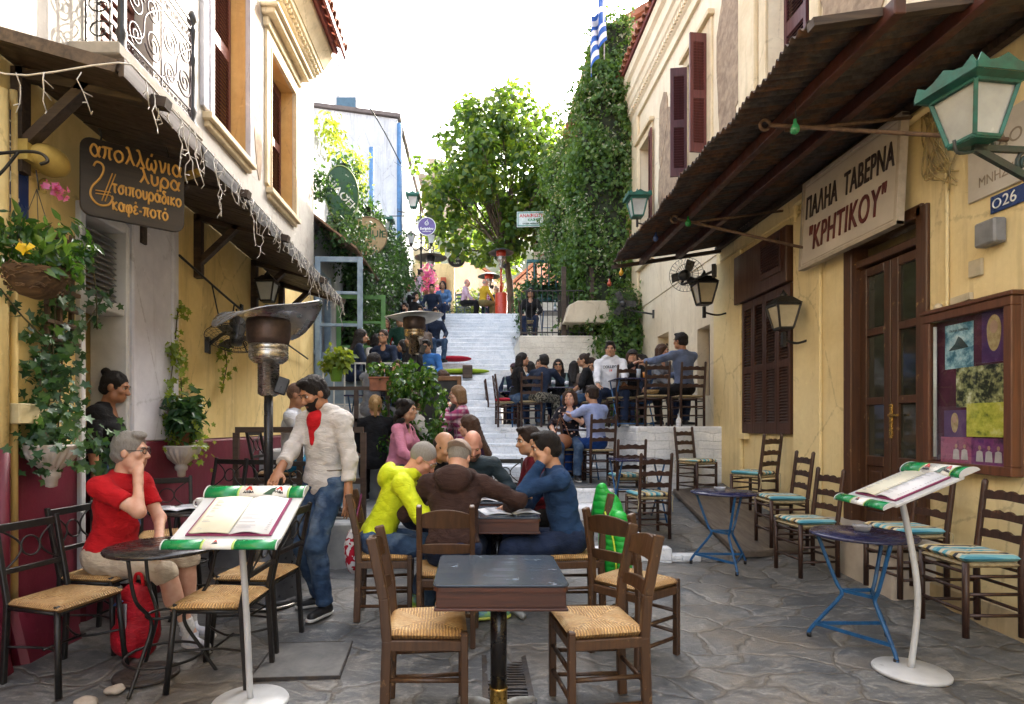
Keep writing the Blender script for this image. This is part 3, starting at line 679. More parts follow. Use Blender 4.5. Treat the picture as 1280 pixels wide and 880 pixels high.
b = MB(); b.bar((XR, 3.48, 4.03), (1.98, 3.48, 3.80), .05, .07, up=(0,1,0)); b.bar((XR, 8.66, 4.0), (2.0, 8.66, 3.76), .05, .05, up=(0,1,0)); b.bar((XR-.04, 3.5, 4.03), (XR-.04, 8.7, 4.03), .06, .06); b.build('beam', DARKW, aw)
for y0, y1 in ((3.95, 4.6), (6.15, 6.7)):
    b = MB(); b.tube([(XR, y0, 3.25 if y0 > 5 else 3.35), (2.3, y1, 3.78)], .016, 8); b.tube([(2.3-.04+.04*math.cos(a), y1, 3.78+.04*math.sin(a)) for a in np.linspace(0, 5.5, 12)], .012, 6); b.tube([(2.42, y1, 3.74), (XR, y1+.2, 3.95)], .014, 8); b.build('stay_rod', pm('rust_rod', (.2, .12, .07), (.1, .06, .04), .7, 20, .3), aw)
for i, (y, x, z, c) in enumerate([(4.35, 2.36, 3.62, (.05, .3, .12)), (6.6, 2.38, 3.7, (.03, .28, .06)), (7.2, 2.2, 3.72, (.04, .07, .2)), (8.3, 2.05, 3.58, (.55, .3, .02)), (8.6, 1.95, 3.5, (.4, .06, .02))]):
    b = MB(); b.tube([(x, y, z+.2), (x+.01, y, z+.07)], .004, 5, 1); b.lathe([(.012, .075), (.014, .045), (.03, .02), (.034, 0), (.028, -.022), (.012, -.034), (.001, -.036)], 12, (x, y, z), 0); tag(b.build('light_bulb', [pm('bulb%d' % i, c, None, .15, 30, 0, 0), BLACKI]), ['unlit pale green bulb hanging nearest under the rusty awning', 'small bright green bulb hanging at the middle of the awning', 'blue bulb hanging under the awning past the green ones', 'yellow bulb hanging near the far end of the awning', 'red bulb at the far corner of the rusty awning'][i], 'light bulb')
m = MB(); m.tube(curve_pts([(XR-.03, 4.6, 3.93), (XR-.03, 6.4, 3.90), (XR-.03, 6.55, 3.86), (XR-.03, 6.56, 3.7)]), .028, 8); m.tube([(XR-.02, 6.5, 3.8), (XR-.02, 8.6, 3.83)], .016, 8); m.tube([(XR-.02, 4.47, 3.4), (XR-.02, 4.47, 2.35), (XR-.02, 4.42, 2.3), (XR-.02, 4.3, 2.28)], .014, 6); m.build('conduit', YELL, RH)
for k in range(14):
    yy = 4.62+random.uniform(-.07, .1); m = MB() if k == 0 else m
    m.tube(curve_pts([(XR-.03, yy, 3.9), (XR-.04-random.random()*.04, 4.6+random.uniform(-.15, .12), 3.65), (XR-.04, 4.58+random.uniform(-.2, .1), 3.4), (XR-.03, 4.55+random.uniform(-.2, .05), 3.2+random.random()*.3)], 5), .006, 5)
m.build('cables', pm('painted_cable', (.45, .33, .12), (.2, .15, .07), .7, 20), RH)
# wooden ramp on the pavement
rp = MB(); rp.raw([(2.62, 5.9, .10), (3.55, 5.9, .12), (3.55, 8.3, .50), (2.78, 8.3, .47), (2.62, 5.9, .17), (3.55, 5.9, .19), (3.55, 8.3, .57), (2.78, 8.3, .54)], [(3,2,1,0), (4,5,6,7), (0,1,5,4), (1,2,6,5), (2,3,7,6), (3,0,4,7)])
tag(rp.build('timber_ramp', wood('grey_brown_deck', (.15, .115, .085), (.075, .057, .042), 2, .6, 1), bevel=.01), 'low brown timber ramp laid along the foot of the yellow wall', 'ramp')

# ================================================================ far buildings
IH = thing('ivy_house', 'narrow house covered in ivy with blue and green doors beyond the yellow house', 'house', (0, 0, 0))
IV = plaster('worn_blue_white', (.5, .5, .5), (.34, .36, .4), (.2, .2, .2), 1, .6)
m = MB(); wall(m, 'x', XL-.15, -.3, 9.97, 19.3, .8, 6.7, [(10.05, 11.5, 1.1, 4.3), (13.5, 14.4, 2.6, 4.9)]); m.bb((XL-6, 9.97, .8), (XL-5.9, 19.3, 6.6)); m.bb((XL-5.9, 9.97, 6.5), (XL-.46, 19.3, 6.68)); m.build('wall', IV, IH)
m = MB(); m.bb((XL-.5, 10.0, 1.0), (XL-.45, 11.5, 4.3)); m.bb((XL-.5, 13.5, 2.6), (XL-.45, 14.4, 4.9)); m.build('pane', GLASSD, IH)
m = MB(); 
for y in (10.02, 10.72, 11.44): m.bb((XL-.2, y, 1.1), (XL-.08, y+.08, 4.3))
for z in (1.1, 2.7, 4.2): m.bb((XL-.2, 10.1, z), (XL-.1, 11.44, z+.09))
m.build('door_frame', GREYBL, IH)
def doorleaf(mb, O, U, w_, h, m=0, t=.045, cols=2, rows=3):
    O, U = Vector(O), Vector(U).normalized(); N = Vector((U.y, -U.x, 0)); M = Matrix((U, N, (0,0,1))).transposed()
    def B(a, b, z0, z1): mb.box(O+U*((a+b)/2)+Vector((0,0,(z0+z1)/2)), (b-a, t, z1-z0), M, m)
    B(0, .09, 0, h); B(w_-.09, w_, 0, h); B(.09, w_-.09, 0, h*.32)
    for r in range(1, rows+1): z = h*.32+(h*.68-.09)*r/rows; B(.09, w_-.09, z, z+.09 if r == rows else z+.05)
m = MB(); doorleaf(m, (XL+.02, 9.98, 1.75), (1, .05, 0), .8, 2.55); m.build('blue_door', GREYBL, IH, bevel=.005)
m = MB(); doorleaf(m, (XL+.02, 11.5, 1.75), (1, .1, 0), .95, 2.25); m.build('green_door', GREENP, IH, bevel=.005)
m = MB(); m.raw([(XL-.15, 10.0, 5.15), (XL-.15, 12.5, 5.1), (XL+.75, 12.3, 4.45), (XL+.7, 10.1, 4.5)], [(0,1,2,3)]); o = m.build('door_awning', pm('tan_tin', (.33, .2, .13), (.2, .11, .07), .6), IH); o.modifiers.new('s', 'SOLIDIFY').thickness = .03
m = MB(); m.tube([(XL-.02, 15.6, 1.5), (XL-.02, 15.6, 8.8)], .07, 8); m.build('drainpipe', pm('blue_pipe', (.06, .17, .34)), IH)
WB = thing('white_gable_house', 'white washed gable wall of the house above the ivy, blue drainpipe on its corner', 'house', (0, 0, 0))
WBL = plaster('cold_white_wall', (.70, .71, .72), (.48, .50, .53), (.28, .29, .31), .7, .8)
m = MB(); m.prism([(-9, 4), (-2.6, 4), (-2.6, 11.6), (-5.6, 12.0), (-9, 12.0)], (0, 9, 0), (0, 19.5, 0)); m.build('wall', WBL, WB)
m = MB(); m.raw([(-2.5, 19.4, 11.62), (-5.6, 19.4, 12.02), (-9, 19.4, 12.02), (-9, 28.6, 12.02), (-5.6, 28.6, 12.02), (-2.5, 28.6, 11.62)], [(0,1,4,5), (1,2,3,4)]); o = m.build('roof', pm('grey_tile', (.16, .13, .12), None, .8), WB); o.modifiers.new('s', 'SOLIDIFY').thickness = -.12
m = MB(); m.bb((-4.95, 20.5, 12.0), (-4.15, 22, 12.95)); o = m.build('roof_cabin', WBL, WB); m = MB(); m.bb((-4.85, 20.46, 12.35), (-4.2, 20.5, 12.85)); m.build('window', pm('blue_glass', (.05, .12, .18), None, .1), o)
m = MB(); m.tube([(-2.53, 19.43, 5), (-2.53, 19.43, 11.4)], .085, 8); m.build('drainpipe', pm('blue_pipe', (.06, .17, .34)), WB)
BH = thing('balcony_house', 'pale house with an iron balcony seen past the white gable', 'house', (0, 0, 0))
m = MB(); m.bb((-8, 26.5, 5), (-2.75, 33, 13.2)); m.build('wall', plaster('beige_far', (.62, .56, .46), (.5, .44, .35)), BH)
m = MB(); m.bb((-3.0, 24.6, 8.6), (-1.95, 28.6, 8.85)); m.bb((-3, 24.6, 7.0), (-2.72, 28.6, 8.6)); o = m.build('balcony', plaster('beige_far', (1,1,1), (1,1,1)), BH)
m = MB()
for i in range(14): m.bar((-2.9+i*.07, 24.65, 8.85), (-2.9+i*.07, 24.65, 9.9), .018); m.bar((-2.0, 24.65+i*.28, 8.85), (-2.0, 24.65+i*.28, 9.9), .018)
for z in (9.1, 9.4, 9.9): m.bar((-2.9, 24.65, z), (-2, 24.65, z), .03); m.bar((-2.0, 24.65, z), (-2.0, 28.6, z), .03)
m.build('railing', BLACKI, o)
m = MB(); m.bb((-2.76, 26.9, 10.6), (-2.6, 27.9, 12.4)); m.build('awning', pm('far_awning', (.5, .38, .24)), BH)
def farhouse(name, label, x0, x1, y0, y1, z0, z1, zr, cw, wins):
    h = thing(name, label, 'house'); m = MB(); xm = (x0+x1)/2
    m.prism([(x0, z0), (x1, z0), (x1, z1), (xm, zr), (x0, z1)], (0, y1-y0, 0), (0, y0, 0)); m.build('wall', cw, h)
    m = MB(); slab_quad(m, (x0-.3, y0-.2, z1-.15), (x0-.3, y1, z1-.15), (xm, y1, zr+.05), (xm, y0-.2, zr+.05), -.15); slab_quad(m, (xm, y0-.2, zr+.05), (xm, y1, zr+.05), (x1+.3, y1, z1-.15), (x1+.3, y0-.2, z1-.15), -.15); m.build('roof', TILE, h)
    for a, b, p, q in wins:
        m = MB(); m.bb((a, y0-.03, p), (b, y0+.02, q)); o = m.build('window', GLASSD, h); m = MB(); m.bb((a-.08, y0-.06, p-.1), (b+.08, y0-.03, p)); m.build('sill', TRIM, o)
farhouse('far_house', 'small pale pink gabled house glimpsed below the tree crown', -3.2, 1.6, 40, 46, 5, 11.2, 12.9, plaster('pink_far', (.72, .52, .38), (.6, .42, .3)), [(-1.3, -.6, 9.2, 10.4), (.2, .8, 9.2, 10.4)])
farhouse('roadside_house', 'far orange gabled house to the right behind the trunks', 2.4, 6.5, 38, 44, 5, 10.5, 12.4, plaster('orange_far', (.6, .3, .2), (.5, .24, .15)), [(3.2, 3.9, 8, 9.2)])
farhouse('hillside_house', 'pinkish house whose wall shows between the two creepers at upper right', 3.35, 9.5, 15.1, 24, 3.4, 11.4, 13.2, plaster('rose_far', (.55, .30, .24), (.44, .23, .18)), [(4.6, 5.3, 7.4, 8.8)])  # real pink wall, but house enlarged here to block sun from the left facade
KI = thing('kiosk', 'small red and cream kiosk front on the plateau above the stairs', 'kiosk')
m = MB(); m.bb((-3.4, 24.2, 5.1), (-.9, 24.5, 8.1)); m.build('wall', plaster('kiosk_cream', (.75, .62, .38), (.6, .48, .3)), KI)
for x in (-2.9, -1.95, -1.45):
    m = MB(); m.bb((x, 24.05, 5.1), (x+.22, 24.2, 7.5)); m.build('red_pillar', pm('red_pillar', (.42, .09, .05)), KI)
m = MB(); m.bb((-2.65, 24.1, 5.8), (-2.0, 24.15, 7.4)); m.build('shop_window', pm('pale_window', (.34, .42, .32), (.1, .2, .1), .1, 6), KI)
# ruined wall on the skyline
rw = MB()
for i in range(16): rw.box((-9.5+i*.62+random.uniform(-.1, .1), 62+random.uniform(-.4, .4), 25.0+.9*math.sin(i*.9)+random.uniform(-.5, .5)), (.9, 1.6, 6+random.uniform(-1, 1)))
o = rw.build('ruined_wall', plaster('far_rock', (.42, .36, .28), (.3, .25, .19), scale=.5)); tag(o, 'weathered stone ruin on the hill crest against the sky', 'ruin')
# ================================================================ furniture
def rush():
    t = NT('rush_seat'); v = t.co(); x, y, z = t.sep(v)
    sel = t.math('GREATER_THAN', t.math('ABSOLUTE', x), t.math('ABSOLUTE', t.math('SUBTRACT', y, .0)))
    mixf = t.n('Mix', data_type='FLOAT'); t.put(mixf.inputs[0], sel); t.put(mixf.inputs[2], x); t.put(mixf.inputs[3], y)
    n = t.noise(v, 30, 4, .7); s = t.math('SINE', t.math('ADD', t.math('MULTIPLY', mixf.outputs[0], 420), t.math('MULTIPLY', n, 9)))
    big = t.noise(v, 7, 5, .7, .5)
    col = t.ramp(big, [(.3, (.30, .15, .05)), (.5, (.58, .34, .12)), (.7, (.72, .52, .26))])
    col = t.mix(t.ramp(s, [(0, .6), (.5, 0)]), col, (.16, .085, .035)); col = t.mix(t.ramp(n, [(.3, .35), (.5, 0)]), col, (.2, .11, .05))
    oi = t.n('ObjectInfo'); h = t.n('HueSaturation'); t.put(h.inputs['Color'], col); t.put(h.inputs['Value'], t.math('ADD', t.math('MULTIPLY', oi.outputs['Random'], .4), .8)); col = h.outputs[0]
    t.color(col); t.rough(.62); t.bump(s, .6, .004); return t.mat
RUSH = rush()
CH1 = wood('taverna_chair_wood', (.095, .047, .022), (.042, .02, .010), 3, .36, worn=(.24, .14, .06))
CH2 = wood('ladderback_wood', (.060, .024, .013), (.026, .011, .007), 3, .42, worn=(.2, .11, .05))
def stripes(name, cols, fr=22):
    t = NT(name); x, y, z = t.sep(t.co()); f = t.math('FRACT', t.math('ADD', t.math('MULTIPLY', x, fr*.2), t.math('MULTIPLY', t.noise(t.co(), 6), .1)))
    st = [(i/len(cols), c) for i, c in enumerate(cols)]; t.color(t.ramp(f, st, 'CONSTANT')); t.rough(.9); t.bump(t.noise(t.co(), 160, 2), .3, .003); return t.mat
CUSH = stripes('striped_cushion', [(.62, .55, .38), (.06, .25, .33), (.18, .42, .46), (.62, .55, .38), (.03, .035, .05), (.5, .36, .14), (.62, .55, .38), (.12, .36, .42)])
def seat_mesh(w0, w1, d, z, th, parent, mat=RUSH, name='seat', sag=.014):
    """w0 width at the back, w1 at the front; +Y forward"""
    n = 20; V = []; F = []
    def P(u, v, top):
        w_ = w0+(w1-w0)*(v+1)/2; x = u*w_/2; y = v*d/2
        edge = max(abs(u), abs(v)); r = max(0, (edge-.82)/.18)
        h = th*.5*math.sqrt(max(0, 1-r*r)) if r > 0 else th*.5
        dip = sag*(1-edge)**.6+.006*(1-min(1, abs(abs(u)-abs(v))*9))*(edge < .95)
        return (x, y, z+(h-dip if top else -h))
    for top in (1, 0):
        for j in range(n+1):
            for i in range(n+1): V.append(P(-1+2*i/n, -1+2*j/n, top))
    N = (n+1)*(n+1)
    for j in range(n):
        for i in range(n):
            a = j*(n+1)+i; F.append((a, a+1, a+n+2, a+n+1)); F.append((N+a, N+a+n+1, N+a+n+2, N+a+1))
    return mesh_arrays(name, V, F, mat, None, True, parent)
def chair_taverna():
    t = thing('rush_chair', 'brown wooden chair', 'chair')
    seat_mesh(.36, .42, .38, .455, .05, t)
    for sx in (-1, 1):
        m = MB(); m.bar((sx*.19, .175, 0), (sx*.19, .175, .47), .036, .036); m.build('leg', CH1, t, bevel=.005)
        m = MB(); pts = [(sx*.17, -.20, 0), (sx*.17, -.185, .42), (sx*.168, -.20, .62), (sx*.165, -.255, .89)]
        for a, b in zip(pts, pts[1:]): m.bar(a, (Vector(b)+(Vector(b)-Vector(a)).normalized()*.006), .034, .048, up=(0,1,0))
        m.box((sx*.165, -.257, .893), (.034, .05, .03), (R(12), 0, 0)); m.build('back_post', CH1, t, bevel=.006)
    m = MB(); m.bar((-.19, .175, .405), (.19, .175, .405), .03, .05); m.bar((-.17, -.185, .405), (.17, -.185, .405), .03, .05)
    for sx in (-1, 1): m.bar((sx*.19, .175, .405), (sx*.17, -.185, .405), .03, .05)
    m.build('seat_frame', CH1, t, bevel=.004)
    for z in (.14, .27):
        m = MB(); m.tube([(-.19, .175, z), (.19, .175, z)], .012, 8)
        for sx in (-1, 1): m.tube([(sx*.19, .175, z-.03), (sx*.17, -.19, z-.03)], .012, 8)
        m.build('stretcher', CH1, t)
    m = MB(); m.tube([(-.17, -.195, .2), (.17, -.195, .2)], .012, 8); m.build('stretcher', CH1, t)
    def slat(z0, h, arch, yc, name='back_slat'):
        n = 12; V = []; F = []; m = MB()
        for k, dy in enumerate((-.009, .009)):
            for i in range(n+1):
                u = -1+2*i/n; x = u*.155; bow = -.028*(1-u*u)
                for zz in (z0, z0+h+arch*(1-u*u)):
                    y = yc-(zz-.62)*.2+bow+dy; V.append((x, y, zz))
        q = 2*(n+1)
        for i in range(n):
            a = 2*i; F += [(a, a+2, a+3, a+1), (q+a, q+a+1, q+a+3, q+a+2), (a+1, a+3, q+a+3, q+a+1), (a, q+a, q+a+2, a+2)]
        F += [(0, 1, q+1, q), (2*n, q+2*n, q+2*n+1, 2*n+1)]
        m.raw(V, F); m.build(name, CH1, t, bevel=.003)
    slat(.765, .085, .035, -.203); slat(.60, .055, .012, -.203)
    return t
def chair_ladder(cushion=True, top='ladderback_chair'):
    t = thing(top, 'ladder back chair', 'chair')
    seat_mesh(.36, .40, .36, .445, .04, t, pm('cord_seat', (.42, .33, .18), (.22, .16, .08), .8, 40))
    for sx in (-1, 1):
        m = MB(); m.tube([(sx*.185, .165, 0), (sx*.185, .165, .46)], .019, 8); m.build('leg', CH2, t)
        m = MB(); m.tube([(sx*.17, -.185, 0), (sx*.17, -.18, .45), (sx*.172, -.235, .90), (sx*.172, -.239, .93), (sx*.172, -.24, .945)], [.02, .02, .018, .019, .008], 8); m.build('back_post', CH2, t)
    m = MB()
    for z, o in ((.16, 0), (.29, 0), (.40, 0)):
        m.tube([(-.185, .165, z), (.185, .165, z)], .011, 6); m.tube([(-.17, -.183, z), (.17, -.183, z)], .011, 6)
        for sx in (-1, 1): m.tube([(sx*.185, .165, z-.025), (sx*.17, -.183, z-.025)], .011, 6)
    m.build('stretcher', CH2, t)
    for z, h in ((.56, .05), (.685, .05), (.81, .055)):
        m = MB(); up = []; n = 16
        for i in range(n+1): u = i/n; up.append((-.16+.32*u, h+.012*math.sin(u*math.pi*7)*(.3 < u < .7 or 1)*.6+.012*math.sin(u*math.pi)))
        poly = [(-.16, .004), (0, .012), (.16, .004)]+up[::-1]; y = -.183-(z-.45)*.118
        m.prism(poly, (0, .018, 0), (0, y-.009, z), (1, 0, 0), (0, -.11, 1)); m.build('back_slat', CH2, t)
    if cushion:
        c = seat_mesh(.36, .40, .36, .485, .045, t, CUSH, 'cushion', .004)
        for sx in (-1, 1): m = MB(); m.tube(curve_pts([(sx*.16, -.17, .48), (sx*.2, -.2, .47), (sx*.19, -.21, .4), (sx*.2, -.2, .3)], 4), .005, 5); m.build('tie', pm('cord', (.5, .42, .25), None, .9, 30), c)
    return t
def chair_iron():
    t = thing('iron_chair', 'black iron chair', 'chair')
    seat_mesh(.37, .43, .40, .455, .045, t)
    def rot(y): return -.19-(y-.45)*.2
    for sx in (-1, 1):
        m = MB(); m.tube([(sx*.215, .205, 0), (sx*.19, .165, .47)], [.017, .015], 8); m.build('leg', BLACKI, t)
        m = MB(); m.bar((sx*.18, -.215, 0), (sx*.18, -.185, .46), .028, .028, up=(0,1,0)); m.bar((sx*.18, -.185, .45), (sx*.178, rot(.88), .89), .028, .026, up=(0,1,0)); m.build('back_post', BLACKI, t, bevel=.004)
    m = MB()
    for z in (.855, .62): m = MB(); m.bar((-.18, rot(z), z), (.18, rot(z), z), .02, .045 if z > .8 else .03); m.build('back_rail', BLACKI, t, bevel=.003)
    m = MB(); zc = .735
    m.tube([(.055*math.cos(a), rot(zc)-.2*(.055*math.sin(a)), zc+.055*math.sin(a)) for a in np.linspace(0, 6.28, 21)[:-1]], .006, 6, closed=True)
    for sx in (-1, 1): m.tube([(sx*(.17-.115*math.sin(q)), rot(.62+.23*q/math.pi), .625+.225*q/math.pi) for q in np.linspace(0, math.pi, 14)], .006, 6)
    m.build('back_ornament', BLACKI, t)
    m = MB(); 
    for a, b in (((-.19, .165, .43), (.19, .165, .43)), ((-.18, -.185, .43), (.18, -.185, .43)), ((-.19, .165, .43), (-.18, -.185, .43)), ((.19, .165, .43), (.18, -.185, .43))): m.tube([a, b], .011, 6)
    m.build('seat_frame', BLACKI, t)
    m = MB(); m.tube(curve_pts([(-.205, .185, .22), (-.1, 0, .2), (-.18, -.2, .22)], 5), .007, 6); m.tube(curve_pts([(.205, .185, .22), (.1, 0, .2), (.18, -.2, .22)], 5), .007, 6); m.tube([(-.13, 0, .203), (.13, 0, .203)], .007, 6); m.build('stretcher', BLACKI, t)
    return t
used = set()
def place(proto, x, y, face, label, group, z=None):
    """face: direction the thing looks, degrees from +X"""
    o = proto if proto.name not in used else copy_tree(proto); used.add(proto.name)
    o.location = (x, y, gz(y, x) if z is None else z); o.rotation_euler = (0, 0, R(face-90)); tag(o, label, None, group); return o
P_A = chair_taverna(); P_B = chair_ladder(); P_D = chair_ladder(False); P_C = chair_iron()
GA = 'rush seat wooden chairs around the tables'; GB = 'ladder back chairs with striped cushions'; GC = 'black iron chairs with rush seats'; GD = 'ladder back chairs on the terraces'
for a in [(-.24, 2.93, 3, 'brown rush seat chair standing nearest the camera, left of the bare foreground table'),
          (.60, 2.95, 186, 'brown rush seat chair at the right side of the bare foreground table'),
          (.98, 3.66, 40, 'brown rush seat chair standing behind the right foreground chair, half turned away'),
          (-.19, 3.92, 90, 'brown chair carrying the man in the dark brown hoodie'),
          (-.66, 4.36, 4, 'brown chair the man in the neon yellow jacket sits on'),
          (.70, 4.36, 183, 'brown chair under the man in the blue sweater, green jacket on its back'),
          (-.02, 5.55, 270, 'brown chair behind the bald man at the far table end')]: place(P_A, *a, GA)
for a in [(3.17, 3.78, 178, 'cushioned ladder back chair at the right edge of the photo, nearest of all', .13),
          (3.22, 4.42, 180, 'cushioned ladder back chair under the photo showcase, behind the curved menu stand', .18),
          (2.98, 5.32, 184, 'cushioned ladder back chair with worn paint beside the marble doorstep', .10),
          (3.08, 5.95, 176, 'cushioned ladder back chair overlapped by the worn one, left of the taverna door', .23),
          (3.26, 6.9, 122, 'cushioned ladder back chair below the shuttered window', .40),
          (3.05, 8.12, -62, 'cushioned ladder back chair in the corner of the white terrace wall', .47),
          (1.93, 6.6, 96, 'front one of the two cushioned ladder back chairs on the ramp', .19),
          (1.92, 7.5, 92, 'rear one of the two cushioned ladder back chairs on the ramp', .32)]:
    place(P_B, *a[:4], GB, a[4])
for a in [(-2.32, 3.32, -14, 'empty black iron chair with rush seat by the maroon wall at the left edge'),
          (-2.40, 3.84, -6, 'black iron chair carrying the grey haired man in red'),
          (-1.43, 3.32, 178, 'black iron chair with rush seat right behind the near menu stand'),
          (-1.42, 3.84, 172, 'black iron chair with rush seat between the menu stand and the heater'),
          (-2.42, 4.62, -60, 'black iron chair against the maroon wall beside the white coffee cup', .12),
          (-2.36, 5.2, 250, 'black iron chair under the smaller wall urn', .24),
          (-1.98, 5.12, 262, 'black iron chair right of the smaller wall urn', .24),
          (-1.66, 5.2, 272, 'black iron chair in front of the brown railing, beside the heater pole', .22),
          (-1.98, 5.95, 0, 'black iron chair carrying the man in the white t-shirt', .5),
          (.28, 5.95, -96, 'tall black chair back seen between the bald man and the man in blue', .2)]: place(P_C, *a[:4], GC, a[4] if len(a) > 4 else None)
TZ = 1.42
for a in [(2.62, 8.72, 92, 'ladder back chair with wicker tray standing empty at the front edge of the white terrace', TZ),
          (3.18, 8.82, 90, 'ladder back chair under the man in the grey blue shirt', TZ),
          (2.3, 9.25, 100, 'ladder back chair between the white sweatshirt man and the smiling woman', TZ),
          (1.72, 8.25, 96, 'ladder back chair under the man in the light blue shirt', .645),
          (1.35, 8.55, 20, 'ladder back chair behind the woman in the floral blouse', .645),
          (.56, 10.55, 5, 'empty ladder back chair at the left front of the terrace', 1.4),
          (.42, 11.9, 2, 'empty ladder back chair behind the black haired woman, by the stairs', 1.42),
          (1.85, 12.0, 180, 'empty ladder back chair in the middle of the terrace', 1.4),
          (2.1, 10.4, 200, 'ladder back chair under the woman with glasses in black', 1.4),
          (.95, 10.25, 90, 'ladder back chair under the man leaning on his hand', 1.4),
          (2.2, 9.75, 250, 'ladder back chair under the man in the white sweatshirt', 1.4),
          (1.62, 12.7, -20, 'wooden chair beside the woman in the beige cardigan', 1.4),
          (1.28, 14.3, -5, 'wooden chair with yellow cloth on the upper terrace', 3.5)]: place(P_D, *a[:4], GD, a[4])
DKBL = pm('chair_blue_grey', (.07, .12, .15), (.04, .07, .09), .6, 10)
for i, a in enumerate([(-1.1, 20.6, 180, 'blue grey chair on the plateau beside the pink flowers', 5.15), (-.45, 20.7, 60, 'blue grey chair right of the others on the plateau', 5.15)]):
    o = place(P_D, *a[:4], GD, a[4])
    for ch in o.children:
        if ch.type == 'MESH': ch.material_slots[0].link = 'OBJECT'; ch.material_slots[0].material = DKBL

# ---------------------------------------------------------------- tables
NAVY = pm('navy_enamel', (.018, .02, .075), (.03, .03, .06), .22, 5, 0, .06)
FRBL = pm('blue_table_frame', (.012, .10, .26), (.008, .06, .16), .4, 20)
def bistro(r=.3, top=NAVY, fr=FRBL, name='bistro_table'):
    t = thing(name, 'round table', 'table')
    m = MB(); m.lathe([(.01, .70), (r-.012, .70), (r, .704), (r+.002, .712), (r-.004, .722), (.01, .724)], 48); m.build('tabletop', top, t)
    P = []
    for k in range(3):
        a = R(30+120*k); c, s_ = math.cos(a), math.sin(a); P.append((c, s_)); m = MB()
        m.tube(curve_pts([(c*r*.85, s_*r*.85, .70), (c*.15, s_*.15, .40), (c*.115, s_*.115, .33), (c*.14, s_*.14, .27), (c*.29, s_*.29, .06), (c*.30, s_*.30, 0)], 5), .012, 8); m.build('leg', fr, t)
        m = MB(); m.lathe([(.015, 0), (.016, .03), (.012, .035)], 8, (c*.30, s_*.30, 0)); m.build('foot_cap', BLACKI, t)
    m = MB()
    for i in range(3):
        (a, b), (c, d) = P[i], P[(i+1) % 3]; m.bar((a*.27, b*.27, .10), (c*.27, d*.27, .10), .012, .022); m.bar((a*.115, b*.115, .34), (c*.115, d*.115, .34), .012, .022)
    m.build('brace', fr, t); return t
P_T = bistro(); GT = 'round blue bistro tables'
place(P_T, 2.48, 3.77, 90, 'round navy bistro table with blue frame beside the curved menu stand', GT, .02)
place(P_T, 2.35, 5.57, 88, 'round navy bistro table farther up, at the foot of the ramp', GT, .085)
WTOP = wood('sky_sheen_table_top', (.055, .075, .10), (.016, .022, .032), 2.2, .17, 0, worn=(.2, .24, .30), bump=.1)  # blue grey base and paler streaks put the sky's reflection into the colour
EDGE = wood('table_edge', (.10, .035, .02), (.03, .013, .01), 3, .35, 0)
def pedestal(w_=.6, d=.6, feet=True):
    t = thing('pedestal_table', 'wooden pedestal table', 'table')
    def rr(w2, d2, r, n=5):
        out = []
        for cx, cy, a0 in ((w2-r, d2-r, 0), (-w2+r, d2-r, 90), (-w2+r, -d2+r, 180), (w2-r, -d2+r, 270)):
            for i in range(n+1): a = R(a0+90*i/n); out.append((cx+r*math.cos(a), cy+r*math.sin(a)))
        return out
    m = MB(); m.prism(rr(w_/2, d/2, .035), (0, 0, .012), (0, 0, .733), (1, 0, 0), (0, 1, 0)); m.build('tabletop', WTOP, t, bevel=.004)
    m = MB(); m.prism(rr(w_/2-.003, d/2-.003, .034), (0, 0, .018), (0, 0, .715), (1, 0, 0), (0, 1, 0)); m.build('edge', EDGE, t)
    m = MB(); m.bb((-w_/2+.015, -d/2+.015, .64), (w_/2-.015, d/2-.015, .714)); m.bb((-w_/2+.006, -d/2+.006, .628), (w_/2-.006, d/2-.006, .64)); m.build('apron', EDGE, t, bevel=.003)
    m = MB(); m.lathe([(.04, .17), (.04, .63)], 20); m.build('pedestal', pm('black_lacquer', (.012, .010, .010), None, .3), t)
    m = MB(); m.lathe([(.042, .07), (.046, .08), (.043, .09), (.043, .16), (.047, .165), (.043, .175)], 20); m.build('collar', pm('brass', (.55, .36, .1), (.4, .25, .07), .3, 20, .9), t)
    m = MB(); m.lathe([(.09, .03), (.07, .055), (.05, .075)], 20)
    for k in range(4):
        a = R(45+90*k); c, s_ = math.cos(a), math.sin(a); m.tube(curve_pts([(c*.03, s_*.03, .055), (c*.15, s_*.15, .045), (c*.27, s_*.27, .012)], 5), [.03]*6+[.026]*4+[.022], 8)
    m.build('foot', pm('worn_cast_iron', (.42, .43, .42), (.25, .25, .24), .5, 14, .3), t); return t
P_P = pedestal(); GP = 'wooden pedestal tables in the square'
place(P_P, .11, 2.86, 90, 'bare wooden pedestal table in the foreground with blue grey sky reflection painted on top', GP, -.01)
place(P_P, .16, 4.42, 90, 'pedestal table the seated group leans over, newspaper on it', GP, .04)
place(P_P, .12, 5.06, 91, 'pedestal table at the far end of the group', GP, .06)
def black_round():
    t = thing('black_round_table', 'round black table', 'table')
    m = MB(); m.lathe([(.01, .725), (.30, .725), (.305, .735), (.30, .745), (.01, .747)], 44); m.build('tabletop', pm('black_tabletop', (.018, .016, .016), (.03, .026, .024), .25, 8, 0, .08), t)
    for k in range(3):
        a = R(20+120*k); c, s_ = math.cos(a), math.sin(a); m = MB()
        m.tube(curve_pts([(c*.27, s_*.27, .72), (c*.22, s_*.22, .5), (c*.10, s_*.10, .34), (c*.18, s_*.18, .16), (c*.27, s_*.27, 0)], 6), .010, 7); m.build('leg', BLACKI, t)
    for r_, z_ in ((.09, .36), (.2, .13)): m = MB(); m.tube([(r_*math.cos(a), r_*math.sin(a), z_) for a in np.linspace(0, 6.28, 25)[:-1]], .008, 6, closed=True); m.build('ring', BLACKI, t)
    return t
P_R = black_round(); GR = 'black round tables'
place(P_R, -1.76, 3.32, 90, 'round black table partly behind the near menu stand', GR)
